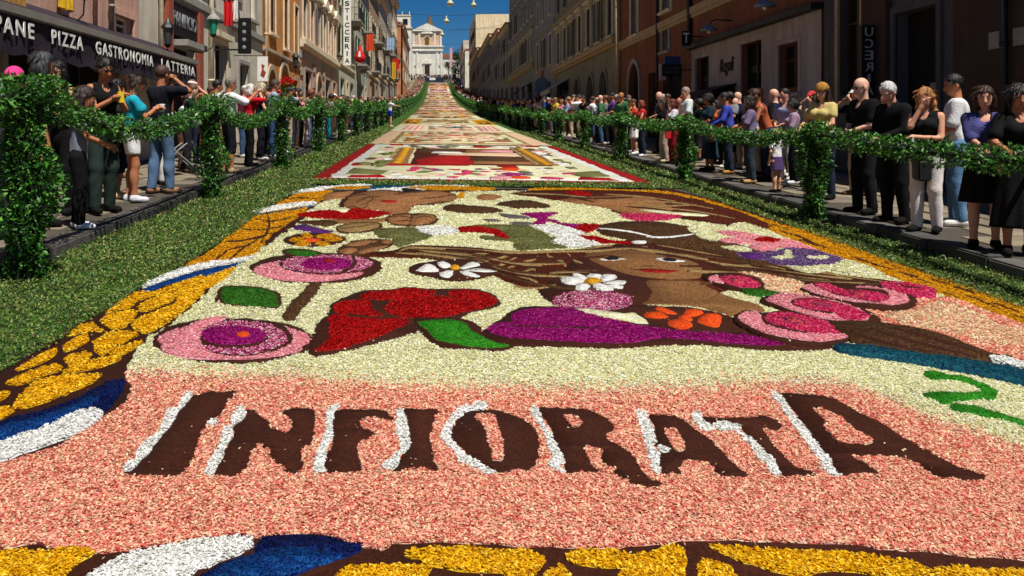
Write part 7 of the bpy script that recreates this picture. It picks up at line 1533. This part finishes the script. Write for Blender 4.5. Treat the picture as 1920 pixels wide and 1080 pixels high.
# bags and held things
def handbag(x, d, z, label, c, w=.34, h=.24):
    e = empty('handbag', (x, d, z), label, 'handbag', None, R_(70)); m = mat('leather_%d_%d_%d' % c, c, .45, .2, 6, .2, .5)
    link('bag_body', MB().prism([(-w / 2, 0), (w / 2, 0), (w * .46, h * .8), (w * .3, h), (-w * .3, h), (-w * .46, h * .8)], 1, -.07, .07).mesh('bag_body', m, bevel=.02), e)
    link('strap', MB().tube([(-w * .35, 0, h * .9), (-w * .2, .02, h * 1.8), (w * .2, .02, h * 1.8), (w * .35, 0, h * .9)], .012, 6).mesh('strap', m), e); link('clasp', MB().box(-.03, .03, -.085, -.071, h * .5, h * .62).mesh('clasp', steel), e)
handbag(5.72, 9.35, zp(5.8, 9.35) + .62, 'large black shoulder bag at the hip of the white trousers woman', (16, 15, 17), .44, .3); handbag(6.0, 17.25, zp(6, 17.3) + .66, 'red leather handbag held by the woman in the teal dress', (176, 40, 44), .36, .22); handbag(5.75, 19.6, zp(6, 19.6) + .62, 'bright red sling bag beside the red trousers', (200, 34, 44), .2, .4)
def held(name, label, cat, J, o, parts, off=(0, .09, .02)):
    w = (Vector(J['wri'][0]) + Vector(J['wri'][1])) / 2 * J['k']; M = Matrix.Translation(o.location) @ Matrix.Rotation(o.rotation_euler.z, 4, 'Z'); p = M @ (w + Vector(off))
    e = empty(name, p, label, cat, None, o.rotation_euler.z)
    for nm, me in parts: link(nm, me, e)
HELD = {o['label']: (o, J) for o, J in HOLD}
def who(k): return next(v for n, v in HELD.items() if k in n)
o, J = who('yellow phone'); held('phone', 'yellow phone held by the tall woman in black', 'phone', J, o, [('phone_case', MB().box(-.04, .04, -.008, .008, -.07, .07).mesh('phone_case', mat('yellow_case', (222, 190, 40), .5, .1, 4), bevel=.004)), ('screen', MB().box(-.035, .035, -.0095, -.0081, -.06, .06).mesh('screen', dark_))])
o, J = who('holding a cup'); held('paper_cup', 'white paper cup held by the woman in turquoise', 'cup', J, o, [('cup', MB().lathe([(.03, -.05), (.042, .055)], n=12).mesh('cup', white_paint)), ('lid', MB().lathe([(.044, .056), (.04, .066)], n=12).mesh('lid', white_paint))])
o, J = who('bald man in navy shirt'); held('camera_body', 'small black camera held up by the bald man in navy', 'camera', J, o, [('body', MB().box(-.06, .06, -.025, .025, -.04, .04).mesh('body', iron, bevel=.008)), ('lens', MB().lathe([(.03, 0), (.03, .05)], n=12).mesh('lens', dark_))])

drape('wall_hanging', 'red cloth under a window of the mauve grey house', 'banner', (8.85, 66.2, 7.0), .6, 1.0, redc, 3)
rs = empty('hanging_sign', (8.3, 62.0, 4.7), 'pale blue rounded sign before the mauve grey house', 'sign'); link('board', MB().prism([(-.55, 0), (.55, 0), (.55, .8), (.3, 1.15), (-.3, 1.15), (-.55, .8)], 1, -.06, .06).mesh('board', mat('pale_blue_sign', (96, 118, 136), .6, .2, 3), bevel=.02), rs); link('bracket', MB().box(.55, .7, -.02, .02, .5, .55).mesh('bracket', iron), rs)
for d0, d1, z, lb, m in ((53.6, 58.4, 5.3, 'pale sloping shop awning on the olive brown house', mat('pale_awning', (176, 172, 164), .9, .2, 2)), (74, 78, 6.3, 'dark sloping shop awning on the tall drab house', awn)):
    a = empty('shop_awning', (WR, d0, z), lb, 'awning'); link('canopy', MB().prism([(0, 0), (-1.3, -.75), (-1.3, -.82), (0, -.06)], 1, 0, d1 - d0).mesh('canopy', m), a); link('valance', MB().box(-1.32, -1.301, 0, d1 - d0, -1.05, -.78).mesh('valance', m), a); link('arm', MB().tube([(0, .2, -.9), (-1.28, .2, -.8)], .02, 5).tube([(0, d1 - d0 - .2, -.9), (-1.28, d1 - d0 - .2, -.8)], .02, 5).mesh('arm', alum), a)
